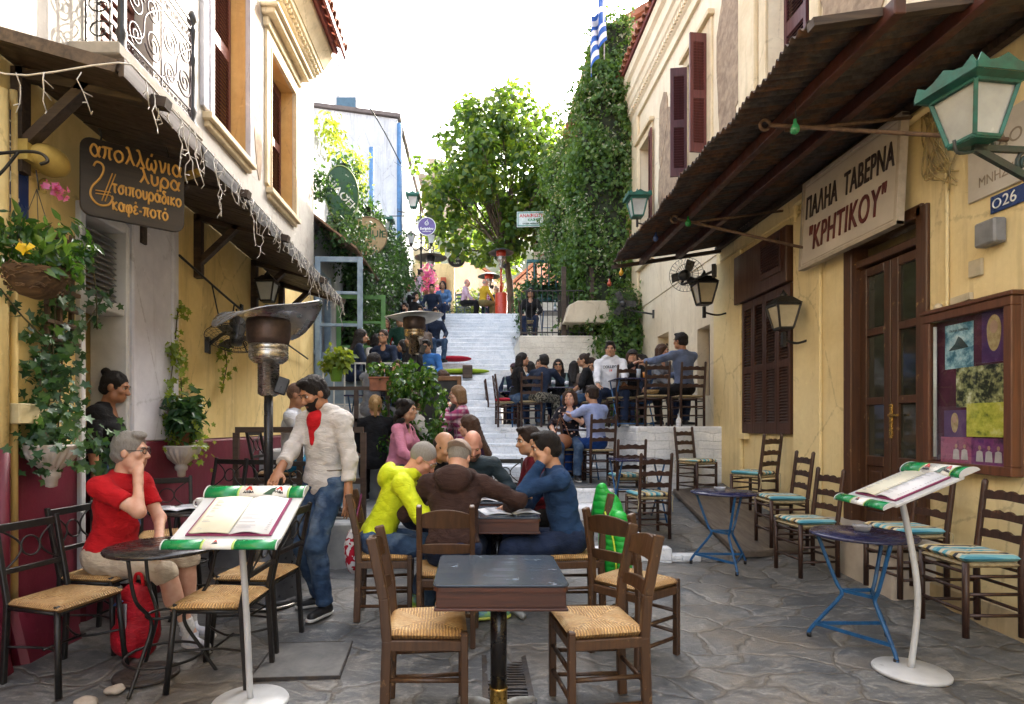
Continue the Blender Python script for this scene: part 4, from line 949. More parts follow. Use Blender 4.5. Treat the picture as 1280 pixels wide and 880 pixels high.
place(P_R, -2.06, 4.3, 90, 'round black table holding the white cup and newspaper', GR, .08)
place(P_R, -.22, 6.9, 90, 'round black table in front of the woman in the plaid shirt', GR, .33)
def folding():
    t = thing('folding_table', 'folding table', 'table')
    m = MB(); m.box((0, 0, .72), (.6, .6, .022)); m.build('tabletop', NAVY, t, bevel=.006)
    for sx in (-1, 1):
        for d in (-1, 1):
            m = MB(); x = sx*.26; m.tube([(x-.012*d*sx, -.26*d, .71), (x-.012*d*sx, 0, .36), (x-.012*d*sx, .26*d, .0)], .011, 6); m.build('leg', FRBL, t)
    for y, z in ((-.24, .04), (.24, .04), (0, .36)): m = MB(); m.tube([(-.26, y, z), (.26, y, z)], .009, 6); m.build('crossbar', FRBL, t)
    return t
P_F = folding(); GF = 'blue folding tables'
for a in [(1.95, 7.1, 90, 'blue folding table between the two cushioned chairs on the ramp', .3),
          (2.42, 9.15, 90, 'blue folding table at the front of the white terrace with tall glass', TZ),
          (.92, 10.1+.6, 90, 'blue folding table by the stairs with bottles and a black haired woman', 1.4),
          (1.5, 10.95, 90, 'blue folding table crowded with bottles and snacks', 1.4),
          (.72, 12.2, 90, 'blue folding table of the couple with cap and denim shirt', 1.4),
          (2.2, 12.5, 90, 'blue folding table beneath the white concrete ledge', 1.4),
          (1.5, 8.75, 90, 'blue folding table hidden behind the couple on the landing', .645),
          (1.9, 14.6, 90, 'blue folding table on the upper terrace', 3.5),
          (.05, 20.9, 90, 'green topped table of the seated men on the plateau', 5.15),
          (-1.75, 20.4, 90, 'dark table with pink flowers on the plateau', 5.15),
          (-1.5, 8.3, 90, 'low table behind the clay planter on the left terrace', 1.12),
          (-1.35, 10.4, 90, 'light green table of the group under the middle heater', 1.75)]:
    o = place(P_F, *a[:4], GF, a[4])
    if 'green' in a[3]:
        for ch in o.children: ch.material_slots[0].link = 'OBJECT'; ch.material_slots[0].material = pm('lime_paint', (.24, .36, .08), None, .5) if 'light' in a[3] else pm('dark_green_paint', (.02, .10, .05), None, .5)

# ---------------------------------------------------------------- menu stands
LGREY = pm('stand_grey', (.55, .56, .57), (.46, .47, .48), .38, 6, .1, .05)
GRN = pm('glossy_green', (.008, .24, .075), (.006, .17, .05), .25, 4, 0, .04); DGRN = pm('dark_green_print', (.01, .075, .035), None, .3, 4, 0, 0)
WPRINT = pm('white_print', (.78, .78, .74), (.7, .7, .66), .3, 4, 0, .02); REDP = pm('red_print', (.6, .02, .012), None, .35, 4, 0, 0); BLKP = pm('black_print', (.012, .012, .018), None, .4, 4, 0, 0)
LIMEP = pm('lime_print', (.45, .62, .16), None, .3, 4, 0, 0)
PAPER = pm('menu_paper', (.74, .75, .78), (.66, .67, .70), .75, 4, 0, .1); PAPERY = pm('menu_paper_cream', (.72, .70, .58), (.62, .6, .47), .6, 4, 0, .1); MAG = pm('burgundy_cover', (.22, .02, .09), None, .4)
def stand(label, loc, rz, tilt, zc, lean, W=.268, D=.25, bow=0):
    logo2 = True
    t = thing('menu_stand', label, 'menu stand', loc, rz, 'drink company menu stands')
    m = MB(); m.lathe([(.19, 0), (.192, .012), (.185, .022), (.06, .028), (.03, .032)], 40); m.build('base', LGREY, t)
    m = MB(); m.tube(curve_pts([(0, 0, .03), (lean*.35, bow*.6, zc*.45), (lean, -bow, zc-.03)], 8), .0165, 10); m.build('pole', LGREY, t)
    T = Matrix.Translation((lean, -bow, zc)) @ Matrix.Rotation(tilt, 4, 'X')
    m = MB(); m.box((0, 0, -.008), (2*W, 2*D-.06, .016)); m.build('tray', LGREY, t, bevel=.003, xf=T)
    def rail(y, r, name, segs, big):
        n = 10
        m = MB(); mats = [GRN, WPRINT, LIMEP]
        for x0, x1, mi in segs:
            prof = [(r*math.cos(math.pi*i/n), r*.62*math.sin(math.pi*i/n)) for i in range(n+1)]
            m.prism(prof, (x1-x0, 0, 0), (x0, y, 0), (0, 1, 0), (0, 0, 1), mi, True)
        o = m.build(name, mats, t, xf=T)
        m = MB(); prof = [((r+.002)*math.cos(math.pi*i/n), (r*.62+.002)*math.sin(math.pi*i/n)) for i in range(n+1)]
        for x in (-W-.006, W): m = MB(); m.prism(prof, (.006, 0, 0), (x, y, 0), (0, 1, 0), (0, 0, 1)); m.build('end_cap', LGREY, o, xf=T)
        # red letter emblem and lettering lie on the slope that faces the reader
        def emb(cx, s_, rot=0):
            a = R(118) if big else R(105)
            N = Vector((0, math.cos(a), .62*math.sin(a)*1.6)).normalized(); X = Vector((1, 0, 0)); Yv = N.cross(X)
            O = Vector((cx, y+r*math.cos(a), r*.62*math.sin(a)))+N*.0025
            M = T @ frame(O, X, Yv) @ Matrix.Rotation(rot, 4, 'Z')
            m = MB(); m.prism([(-.5*s_, 0), (-.12*s_, .62*s_), (.2*s_, .62*s_), (.5*s_, 0), (.2*s_, 0), (.12*s_, .2*s_), (-.02*s_, .2*s_), (.06*s_, .34*s_), (-.2*s_, 0)], (0, 0, .001), (0, .02*s_, 0), (1,0,0), (0,1,0)); m.build('emblem', REDP, o, xf=M)
            text('ΑΛΦΑ', .48*s_, BLKP, M @ Matrix.Translation((0, -.28*s_, 0)), o, depth=.0006, bold=.0012)
        if big:
            emb(-.03, .040)
            if logo2:
                a = R(116); N = Vector((0, math.cos(a), .62*math.sin(a)*1.6)).normalized(); Yv = N.cross(Vector((1,0,0))); O = Vector((.135, y+r*math.cos(a)-.004, r*.62*math.sin(a)))+N*.001
                m = MB(); m.prism([(-.085, -.025), (-.045, .014), (-.01, .027), (-.03, -.005), (-.035, -.027)], (0, 0, .0006), (0, 0, 0), (1,0,0), (0,1,0), 0); m.build('print', DGRN, o, xf=T @ frame(O, (1,0,0), Yv))
                emb(.135, .040, R(-14))
        else: emb(-.02, .018)
    rail(D, .055, 'top_rail', [(-W, -W*.34, 0), (-W*.34, -W*.3, 2), (-W*.3, W*.67, 1), (W*.67, W*.71, 2), (W*.71, W, 0)], True)
    rail(-D, .036, 'bottom_rail', [(-W, -W*.32, 0), (-W*.32, -W*.28, 2), (-W*.28, W*.23, 1), (W*.23, W*.27, 2), (W*.27, W, 0)], False)
    bk = MB(); T = T @ Matrix.Diagonal((W/.3, D/.26, 1, 1)); bk.box((-.11, 0, .006), (.235, .37, .008)); bk.box((.125, 0, .006), (.235, .37, .008)); b = bk.build('menu_cover', MAG, t, bevel=.002, xf=T)
    for sx, mt in ((-1, PAPERY), (1, PAPER)):
        n = 10; V = []; F = []
        for j in range(2):
            for i in range(n+1):
                u = i/n; x = .008+sx*u*.218; V.append((x, -.178+.356*j, .012+.014*math.sin(math.pi*min(1, u*1.15))*(1.2 if sx > 0 else .5)))
        for i in range(n): F.append((i, i+1, n+2+i, n+1+i))
        o = mesh_arrays('page', V, F, mt, None, True, b); o.data.transform(T); so = o.modifiers.new('s', 'SOLIDIFY'); so.thickness = .006
        m = MB()
        for k in range(19):
            for (a, c) in ((.03, .03+random.uniform(.05, .13)), (.185, .2)):
                if random.random() < .85:
                    u0, u1 = sorted((.008+sx*a, .008+sx*c)) if sx > 0 else (.008-.218+a, .008-.218+c)
                    uu = abs((u0+u1)/2-.008)/.218
                    m.box(((u0+u1)/2, .15-k*.0165, .0165+.014*math.sin(math.pi*min(1, uu*1.15))*(1.2 if sx > 0 else .5)), (abs(u1-u0), .0032, .0006))
        m.build('print', pm('grey_ink', (.36, .36, .40), None, .8, 4, 0, 0), o, xf=T)
    return t
stand('grey menu stand with green and white rails in the left foreground, open menu on it', (-1.16, 3.02, 0), 0, R(23), .96, -.05)
stand('grey menu stand with curved pole and round base on the right', (2.5, 3.38, .01), R(-93), R(24), 1.07, -.0, .235, .225, .06)
# ---------------------------------------------------------------- patio heaters
STEEL = pm('brushed_steel', (.52, .50, .46), (.34, .31, .27), .28, 14, .95, .1, (1, 1, 8)); BURNT = pm('burnt_steel', (.13, .09, .08), (.06, .045, .04), .5, 9, .7)
GUN = pm('gunmetal_post', (.05, .05, .055), (.03, .03, .032), .35, 9, .5)
def heater(label, loc, h, mats, dent=0, R0=.44, tank=True):
    t = thing('patio_heater', label, 'patio heater', loc, random.uniform(0, 6)*0, 'patio heaters'); base, post_, burner, refl = mats; k = h/2.3
    m = MB(); m.lathe([(.25, 0), (.255, .03), (.235, .06), (.215, .07), (.21, .78*k), (.20, .80*k), (.06, .83*k)], 32); b = m.build('base', base, t)
    m = MB(); m.lathe([(.257, .012), (.262, .02), (.257, .03)], 32); m.build('rim', STEEL, b)
    m = MB(); m.lathe([(.035, .8*k), (.035, 1.66*k)], 14); m.build('pole', post_, t)
    m = MB(); m.lathe([(.05, 1.64*k), (.082, 1.66*k), (.082, 1.9*k), (.11, 1.905*k), (.14, 1.93*k), (.15, 1.95*k), (.15, 2.0*k), (.145, 2.005*k), (.15, 2.01*k), (.15, 2.05*k), (.13, 2.06*k)], 28); m.build('burner', burner, t)
    m = MB(); m.lathe([(.15, 2.05*k), (.165, 2.1*k), (.17, 2.22*k), (.16, 2.25*k)], 28); m.build('emitter', BURNT if dent else post_, t)
    m = MB(); m.box((.12, -.05, 1.72*k), (.09, .11, .13), (0, R(18), .3)); m.build('control_box', GUN, t, bevel=.008)
    n, rr = 40, 9; V = []; F = []
    for j in range(rr+1):
        r = R0*j/rr
        for i in range(n):
            a = 2*math.pi*i/n; z = 2.34*k-.16*(j/rr)**1.7*(.42 if dent else 1)+dent*(j/rr)**2*(.085*math.cos(2*a+.5)+.05*math.sin(3*a)+.06*math.cos(a))
            V.append((r*math.cos(a), r*math.sin(a), z))
    for j in range(rr):
        for i in range(n): F.append((j*n+i, j*n+(i+1) % n, (j+1)*n+(i+1) % n, (j+1)*n+i))
    o = mesh_arrays('reflector', V, F, refl, None, True, t); o.modifiers.new('s', 'SOLIDIFY').thickness = -.006
    return t
ALU = pm('dull_aluminium', (.50, .51, .53), (.36, .37, .39), .3, 5, .85, .1); DKREF = pm('dark_reflector', (.05, .055, .06), None, .4, 6, .5)
heater('tall steel patio heater with a dented reflector in front of the yellow wall', (-1.63, 4.62, .04), 2.27, (GUN, GUN, STEEL, ALU), 1, .41)
heater('steel patio heater with brassy burner behind the leafy shrub', (-.92, 8.75, 1.0), 2.08, (GUN, GUN, pm('brassy_steel', (.42, .33, .2), (.28, .2, .12), .28, 14, .95), pm('beige_reflector', (.55, .52, .46), None, .4, 6, .4)), .35)
ORG = pm('orange_red_enamel', (.50, .05, .018), (.38, .035, .014), .35, 5)
heater('orange red patio heater standing at the top of the white stairs', (.86, 20.1, 5.15), 2.3, (ORG, ORG, STEEL, DKREF), .0)
heater('patio heater with black hood above the seated men on the plateau', (.5, 22.5, 5.15), 2.1, (ORG, ORG, STEEL, DKREF), .0)
heater('patio heater with wide dark hood in front of the red kiosk', (-1.65, 21.4, 5.15), 2.5, (GUN, GUN, STEEL, DKREF), .0, .6)

# ---------------------------------------------------------------- signs
SIGNC = pm('cream_sign_board', (.62, .55, .45), (.5, .44, .36), .5, 2, 0, .05)
S = thing('taverna_sign', 'framed cream signboard with Greek tavern name above the double door', 'sign', (XR-.14, 5.52, 3.53), 0)
M0 = Matrix.Rotation(R(3), 4, 'Y'); W_, H_ = 1.45, .92
m = MB(); m.bb((0, -W_/2, -H_/2), (.05, W_/2, H_/2)); m.build('board', SIGNC, S, bevel=.004, xf=M0)
m = MB(); xs = -.014
for z in (-H_/2, H_/2-.03): m.bb((xs, -W_/2-.004, z), (.054, W_/2+.004, z+.034))
for y in (-W_/2, W_/2-.03): m.bb((xs-.001, y-.004, -H_/2), (.053, y+.034, H_/2))
for z in (-H_/2+.05, H_/2-.062): m.bb((-.004, -W_/2+.05, z), (.001, W_/2-.05, z+.012))
m.build('frame', pm('sign_frame', (.5, .42, .32), (.36, .3, .22), .5), S, bevel=.004, xf=M0)
fr_ = lambda x, z: M0 @ frame((x, 0, z), (0, -1, 0), (0, 0, 1))
text('ΠΑΛΗΑ  ΤΑΒΕΡΝΑ', .31, pm('brown_ink', (.035, .02, .018), None, .5, 4, 0, 0), fr_(-.004, .15), S, sx=.47, bold=.004, space=1.1)
text('"ΚΡΗΤΙΚΟΥ"', .35, pm('red_brown_ink', (.13, .022, .018), None, .5, 4, 0, 0), fr_(-.004, -.19), S, sx=.55, bold=.005, shear=.06, space=1.1)
for y in (-.5, .5): m = MB(); m.bar((.052, y, .3), (.16, y, .34), .03); m.build('bracket', BLACKI, S)
# hanging wooden sign with lyre
GOLD = pm('gold_lettering', (.62, .34, .07), (.5, .26, .05), .45, 20, 0, .1); SGW = wood('dark_sign_wood', (.028, .018, .013), (.010, .007, .006), 3, .35, 0)
HS = thing('hanging_sign', 'dark wooden hanging sign with golden Greek lettering and a lyre', 'sign', (-2.31, 3.98, 3.05), R(40))
m = MB(); w2, h2, r = .31, .255, .07; poly = []
for cx, cz, a0 in ((w2-r, h2-r, 0), (-w2+r, h2-r, 90), (-w2+r, -h2+r, 180), (w2-r, -h2+r, 270)):
    for i in range(7): a = R(a0+15*i); poly.append((cx+r*math.cos(a), cz+r*math.sin(a)))
m.prism(poly, (0, .028, 0), (0, 0, 0)); m.build('board', SGW, HS, bevel=.004)
fs = lambda x, z: frame((x, -.002, z), (1, 0, 0), (0, 0, 1))
GL = {'α': (1.12, [[(1, .95), (.8, .3), (.5, 0), (.15, .2), (.05, .55), (.25, .95), (.5, 1), (.75, .7), (.85, .2), (1.02, .02)]]), 'π': (1.12, [[(0, .9), (.15, 1), (1.02, 1)], [(.32, 1), (.28, .4), (.12, 0)], [(.75, 1), (.72, .25), (.9, 0)]]), 'ο': (1.05, [[(.5, 1), (.12, .8), (.05, .4), (.4, 0), (.85, .25), (.85, .75), (.5, 1)]]),
 'λ': (1.02, [[(.05, 1.4), (.25, 1.5), (.4, 1.2), (.65, .5), (.95, .02)], [(.5, .9), (.3, .4), (.05, 0)]]), 'ω': (1.25, [[(.2, 1), (.03, .5), (.2, 0), (.48, .15), (.56, .6), (.62, .15), (.9, 0), (1.1, .5), (.92, 1)]]), 'ν': (.92, [[(0, 1), (.18, .9), (.38, .02), (.72, .55), (.76, 1)]]), 'ι': (.42, [[(.1, 1), (.1, .2), (.28, .02)]]),
 'υ': (.95, [[(0, .95), (.12, .9), (.15, .3), (.4, 0), (.75, .3), (.75, 1)]]), 'ρ': (.98, [[(0, -.5), (.05, .5), (.35, 1), (.82, .7), (.72, .1), (.35, 0), (.06, .3)]]), 'τ': (.88, [[(0, .88), (.15, 1), (.8, 1)], [(.4, 1), (.38, .2), (.58, .02)]]), 'σ': (1.05, [[(1, 1), (.45, 1), (.05, .5), (.35, 0), (.8, .3), (.68, .85), (.45, 1)]]),
 'δ': (.98, [[(.8, 1.4), (.4, 1.5), (.3, 1.3), (.75, .8), (.75, .2), (.4, 0), (.05, .35), (.3, .8), (.6, .85)]]), 'κ': (.9, [[(.1, 1), (.1, 0)], [(.75, 1), (.15, .5), (.8, 0)]]), 'φ': (1.12, [[(.3, .95), (.05, .6), (.2, .1), (.55, 0), (.95, .3), (.85, .85), (.6, .95), (.5, .6), (.45, -.5)]]), 'ε': (.85, [[(.7, .85), (.4, 1), (.15, .78), (.42, .55)], [(.42, .55), (.1, .3), (.35, 0), (.75, .2)]]), '-': (.6, [[(.05, .45), (.45, .45)]]), ' ': (.5, [])}
def brush(s_, x0, x1, z0, xh, r):
    acc = {'ώ': 'ω', 'ύ': 'υ', 'ά': 'α', 'έ': 'ε', 'ό': 'ο'}; tot = sum(GL[acc.get(c, c)][0]+.12 for c in s_); k = (x1-x0)/tot; x = x0; m = MB()
    for c in s_:
        w_, st_ = GL[acc.get(c, c)]
        for p in st_+([[(w_*.42, 1.25), (w_*.5, 1.5)]] if c in acc else []): m.tube(curve_pts([(x+a*k, -.002, z0+b*xh) for a, b in p], 4), r, 6)
        x += (w_+.12)*k
    m.build('lettering', GOLD, HS)
brush('απολλώνια', -.255, .30, .135, .075, .0078); brush('λύρα', .03, .29, .035, .066, .0075); brush('τσιπουράδικο', -.13, .295, -.075, .056, .0068); brush('καφέ-ποτό', -.13, .21, -.19, .056, .0068)
m = MB(); ly = [(-.20+.025*(1-t)*math.cos(-2+t*7), .075+.025*(1-t)*math.sin(-2+t*7)) for t in [i/10 for i in range(8)]]
path = [(-.235, .07), (-.22, .10), (-.19, .095), (-.18, .06), (-.20, .0), (-.245, -.07), (-.25, -.13), (-.21, -.175), (-.155, -.165), (-.13, -.12), (-.135, -.10)]
m.tube(curve_pts([(x, -.004, z) for x, z in path], 5), .007, 6)
for dx in (0, .018): m.tube([(-.165+dx+.035, -.004, .05), (-.20+dx+.01, -.004, -.145)], .0035, 5)
for z in (-.085, -.105): m.tube([(-.225, -.004, z), (-.14, -.004, z+.006)], .004, 5)
m.build('lyre', GOLD, HS)
for x in (-.2, .2): m = MB(); m.tube(curve_pts([(x, .012, .24), (x+.01, .012, .28), (x-.005, .012, .33)], 4), .006, 6); m.build('hook', BLACKI, HS)
# street plates
PL = thing('street_plate', 'pale stone street name plate on the yellow wall behind the big lantern', 'sign', (XR-.012, 3.95, 3.3), 0)
m = MB(); m.bb((-.01, -.4, -.26), (.012, .33, .26)); m.build('slab', pm('marble_plate', (.55, .5, .42), (.45, .4, .32), .5, 4), PL, bevel=.004)
INK = pm('faded_ink', (.30, .24, .17), None, .7, 4, 0, 0); fp = lambda y, z: frame((-.0115, y, z), (0, -1, 0), (0, 0, 1))
text('ΟΔΟΣ', .13, INK, fp(.0, .06), PL, depth=.001); text('ΜΝΗΣΙΚΛΕΟΥΣ', .10, INK, fp(-.05, -.15), PL, depth=.001, sx=.8)
NP = thing('house_number_plate', 'small blue enamel house number plate below the stone plate', 'sign', (XR-.012, 3.9, 2.96), 0)
m = MB(); m.bb((-.004, -.3, -.06), (.012, .2, .06)); m.build('plate', pm('enamel_blue', (.012, .04, .17), None, .25, 4, 0, .03), NP, bevel=.003)
text('26', .11, WPRINT, frame((-.005, .05, 0), (0, -1, 0), (0, 0, 1)), NP, depth=.001)
m = MB(); m.tube([(-.006, .145+.03*math.cos(a), .03*math.sin(a)-.0) for a in np.linspace(0, 6.28, 17)[:-1]], .005, 5, closed=True); m.build('number_ring', WPRINT, NP)
BP = thing('blue_street_sign', 'blue street sign cut by the left edge of the photo', 'sign', (XL+.03, 3.38, 2.98), 0)
m = MB(); m.bb((-.02, -.5, -.30), (.0, .2, .30)); m.build('plate', pm('enamel_blue', (.012, .04, .17), None, .25), BP, bevel=.004)
fb = lambda z: frame((.001, -.12, z), (0, 1, 0), (0, 0, 1))
text('ΟΔΟΣ', .13, WPRINT, fb(.18), BP, depth=.001); text('ΜΝΗΣΙΚΛΕΟΥΣ', .11, WPRINT, fb(.04), BP, depth=.001, sx=.8); text('MNISIKLEOUS', .1, WPRINT, fb(-.1), BP, depth=.001, sx=.7)
m = MB(); m.bb((.0, -.48, .105), (.002, .19, .115)); m.bb((.0, -.48, -.03), (.002, .19, -.02)); m.bb((.0, -.1, -.22), (.002, .12, -.2)); m.build('rule', WPRINT, BP)
def round_sign(name, label, loc, rz, w_, h_, mat, rim, lines, extra=None, pts=40):
    t = thing(name, label, 'sign', loc, rz); m = MB(); poly = [(w_/2*math.cos(2*math.pi*i/pts), h_/2*math.sin(2*math.pi*i/pts)) for i in range(pts)]
    m.prism(poly, (0, .04, 0), (0, 0, 0)); m.build('board', mat, t, bevel=.005)
    m = MB(); m.tube([(x*1.0, -.005, z*1.0) for x, z in poly], .012 if w_ < 1 else .02, 6, closed=True); m.build('rim', rim, t)
    for s_, sz, x, z, mt, rot in lines: text(s_, sz, mt, frame((x, -.004, z), (1, 0, 0), (0, 0, 1)) @ Matrix.Rotation(rot, 4, 'Z'), t, bold=.004 if sz > .1 else .001, depth=.002)
    if extra: extra(t)
    return t
DG = pm('sign_green', (.006, .075, .022), (.004, .05, .015), .35)
def vines(t):
    m = MB()
    for q in range(9):
        a = random.uniform(.4, 2.6); m.box((.26*math.cos(a), -.004, .36*math.sin(a)), (.03, .004, .014), (0, random.uniform(0, 3), 0))
    m.build('leaf_print', pm('pale_print', (.5, .6, .45), None, .5, 4, 0, 0), t)
round_sign('green_oval_sign', 'dark green oval sign with white lettering half hidden by ivy', (-2.42, 10.6, 5.62), R(28), .62, .98, DG, pm('olive_rim', (.2, .3, .08), None, .5), [('ΝΙΑΟΕΗ', .2, .0, -.03, WPRINT, R(-42))], vines)
round_sign('wooden_oval_sign', 'big weathered oval board overgrown by ivy', (-2.22, 12.0, 5.3), R(5), .80, .78, plaster('weathered_board', (.52, .38, .22), (.36, .25, .14), scale=4), pm('brown_rim', (.2, .13, .07), None, .7), [('ΝUIE', .2, .16, .04, DG, 0)])
def straw(t):
    m = MB(); m.tube([(.09*math.cos(a), -.004, .17+.085*math.sin(a)*1.2) for a in np.linspace(0, 6.28, 19)[:-1]], .014, 5, closed=True); m.tube(curve_pts([(0, -.004, .2), (.02, -.004, .3), (.08, -.004, .33)], 4), .014, 5); m.tube([(-.04, -.004, .2), (0, -.004, .09), (.05, -.004, .2)], .012, 5); m.build('fruit_emblem', WPRINT, t)
round_sign('round_purple_sign', 'round purple sign with white fruit emblem by the tree', (-1.56, 18.6, 7.73), 0, .54, .54, pm('purple_sign', (.10, .06, .24), None, .4), WPRINT, [('Eumopeleo', .1, 0, -.06, WPRINT, 0), ('bistro', .06, 0, -.15, WPRINT, 0)], lambda t: (straw_s(t)))if False else None
def straw_s(t):
    m = MB(); m.tube([(.055*math.cos(a), -.004, .1+.06*math.sin(a)) for a in np.linspace(0, 6.28, 19)[:-1]], .009, 5, closed=True); m.tube(curve_pts([(0, -.004, .15), (.01, -.004, .19), (.045, -.004, .21)], 4), .009, 5); m.tube([(-.03, -.004, .12), (0, -.004, .06), (.03, -.004, .12)], .008, 5); m.build('fruit_emblem', WPRINT, t)
round_sign('round_purple_sign', 'round purple sign with white fruit emblem hanging left of the tree', (-1.56, 18.6, 7.73), 0, .56, .56, pm('purple_sign', (.10, .06, .24), None, .4), WPRINT, [('Evripidou', .11, 0, -.07, WPRINT, 0), ('CAFE BISTRO', .05, 0, -.16, WPRINT, 0)], straw_s)
m = MB(); m.tube([(-2.75, 18.6, 8.06), (-1.3, 18.6, 8.06)], .015, 6); m.tube([(-1.56, 18.6, 8.06), (-1.56, 18.6, 8.0)], .01, 5); tag(m.build('sign_arm', BLACKI), 'thin iron arm from which the round purple sign hangs', 'sign arm')
def boardsign(name, label, loc, w_, h_, bc, lines, rim):
    t = thing(name, label, 'sign', loc, R(-4)); m = MB(); m.bb((-w_/2, 0, -h_/2), (w_/2, .05, h_/2)); m.build('board', bc, t, bevel=.004)
    m = MB()
    for z in (-h_/2+.02, h_/2-.05): m.bb((-w_/2+.02, -.006, z), (w_/2-.02, .002, z+.03))
    for x in (-w_/2+.02, w_/2-.05): m.bb((x, -.005, -h_/2+.02), (x+.03, .003, h_/2-.02))
    m.build('border', rim, t)
    for s_, sz, z, mt in lines: text(s_, sz, mt, frame((.04, -.003, z), (1, 0, 0), (0, 0, 1)), t, depth=.002, bold=.003)
    return t
boardsign('white_board_sign', 'white signboard with red and green lettering hanging before the tree', (1.72, 17.9, 7.72), .95, .46, pm('white_board', (.62, .68, .66), None, .5), [('ΑΝΑΦΙΩΤΙΚΑ', .14, .10, REDP), ('ΚΑΦΕΣ', .11, -.03, GRN), ('ΟΥΖΕΡΙ ΜΕΖΕΔΟΠΩΛΕΙΟ', .06, -.14, DGRN)], pm('mint_rim', (.12, .3, .25), None, .5))
boardsign('cream_board_sign', 'smaller cream signboard in the shade below the white one', (2.15, 18.6, 6.75), .62, .36, pm('cream_board', (.6, .5, .36), None, .5), [('ΑΝΑΦΙΩΤΙΚΑ', .09, .07, REDP), ('ΟΥΖΕΡΙ', .06, -.04, DGRN)], pm('tan_rim', (.45, .35, .22), None, .5))
round_sign('wreath_sign', 'dark rounded board with pale lettering on the plateau', (-.72, 21.6, 8.05-.55), 0, .62, .5, pm('dark_board', (.03, .025, .03), None, .5), pm('greyish_rim', (.25, .22, .2), None, .6), [('ΓΙΑΣΕΜΙ', .11, 0, .05, WPRINT, 0), ('CAFE', .09, 0, -.1, WPRINT, 0)])

# ---------------------------------------------------------------- photo showcase
SC = thing('photo_showcase', 'brown wooden showcase of photographs and posters beside the taverna door', 'display case', (XR, 4.24, 1.69), 0)
m = MB(); hw, hh = .385, .6
m.bb((-.02, -hw, -hh), (0, hw, hh)); 
for z in (-hh, hh-.065): m.bb((-.09, -hw, z), (-.02, hw, z+.065))
for y in (-hw, hw-.065): m.bb((-.089, y, -hh+.065), (-.02, y+.065, hh-.065))
m.bb((-.105, -hw-.02, hh), (0, hw+.02, hh+.03)); m.build('case', wood('showcase_wood', (.14, .05, .022), (.065, .024, .012), 3, .4), SC, bevel=.006)
m = MB(); m.bb((-.024, -hw+.06, -hh+.06), (-.02, hw-.06, hh-.06)); m.build('backing', pm('plum_felt', (.10, .02, .045), None, .9), SC)
def photo_mat(name, cols, scale):
    t = NT(name); v = t.co(); n = t.noise(v, scale, 5, .7); t.color(t.ramp(n, [(.3+.4*i/(len(cols)-1), c) for i, c in enumerate(cols)])); t.rough(.3); return t.mat
ph = [(.11, .33, .25, .33, 'poster', [(.02, .06, .09), (.06, .2, .3), (.4, .6, .7), (.75, .8, .78)], 9), (-.19, .36, .20, .36, 'portrait', [(.05, .02, .1), (.09, .03, .13), (.14, .06, .16)], 5), (-.08, .02, .42, .29, 'photograph', [(.01, .012, .015), (.02, .03, .02), (.4, .4, .18), (.8, .8, .6)], 14), (.14, -.25, .20, .21, 'portrait', [(.05, .02, .1), (.1, .04, .14), (.16, .08, .18)], 5), (-.13, -.22, .33, .24, 'photograph', [(.05, .08, .02), (.4, .42, .05), (.62, .58, .1), (.7, .7, .3)], 12), (.13, -.44, .28, .19, 'photograph', [(.3, .05, .18), (.4, .12, .2), (.1, .03, .1)], 10), (-.15, -.445, .28, .19, 'photograph', [(.1, .02, .15), (.25, .06, .2), (.05, .02, .06)], 10)]
for i, (y, z, w_, h_, nm, cols, sc_) in enumerate(ph):
    m = MB(); m.bb((-.030-.001*i, y-w_/2, z-h_/2), (-.024, y+w_/2, z+h_/2)); o = m.build(nm, photo_mat('print_%d' % i, cols, sc_), SC); x = -.031-.001*i
    pin = pm('print_skin', (.55, .34, .24), None, .4, 6, 0, 0); blo = pm('print_blond', (.55, .42, .22), (.35, .24, .1), .4, 30, 0, 0); whi = pm('print_white', (.62, .58, .58), None, .4, 9, 0, 0)
    if nm == 'portrait':
        m = MB(); k = h_/.32; m.prism([(.05*math.cos(a)*k, .09*math.sin(a)*k*(1 if math.sin(a) > 0 else 1.5)) for a in np.linspace(0, 6.28, 22)[:-1]], (-.001, 0, 0), (x, y, z+.04*k), (0, -1, 0), (0, 0, 1)); m.build('hair', blo, o)
        m = MB(); m.prism([(.028*math.cos(a)*k, .04*math.sin(a)*k) for a in np.linspace(0, 6.28, 18)[:-1]], (-.002, 0, 0), (x-.0005, y, z+.055*k), (0, -1, 0), (0, 0, 1)); m.build('face', pin, o)
    if i in (5, 6):
        m = MB(); mf = MB()
        for q in range(3 if i == 6 else 2):
            yy = y-w_/2+.06+q*.075
            m.prism([(-.03, -.06), (.03, -.06), (.024, .01), (0, .02), (-.024, .01)], (-.001, 0, 0), (x, yy, z-.01), (0, -1, 0), (0, 0, 1)); mf.prism([(.012*math.cos(a), .016*math.sin(a)) for a in np.linspace(0, 6.28, 12)[:-1]], (-.001, 0, 0), (x, yy, z+.028), (0, -1, 0), (0, 0, 1))
        m.build('musician', whi, o); mf.build('face', pin, o)
    if i == 0:
        text('ΠΑΛΗΑ ΤΑΒΕΡΝΑ', .026, BLKP, frame((x-.0005, y, z+.115), (0, -1, 0), (0, 0, 1)), o, depth=.0004, sx=.8)
        m = MB(); m.prism([(-.09, -.05), (-.03, .0), (.0, .05), (.03, .03), (.09, -.04)], (-.001, 0, 0), (x, y, z+.02), (0, -1, 0), (0, 0, 1)); m.build('hill_print', pm('print_hill', (.03, .06, .07), None, .4, 9, 0, 0), o)
m = MB(); m.bb((-.073, -hw+.064, -hh+.064), (-.07, hw-.064, hh-.064)); m.build('pane', clear_glass('showcase_glass', (.95, .97, .97)), SC)
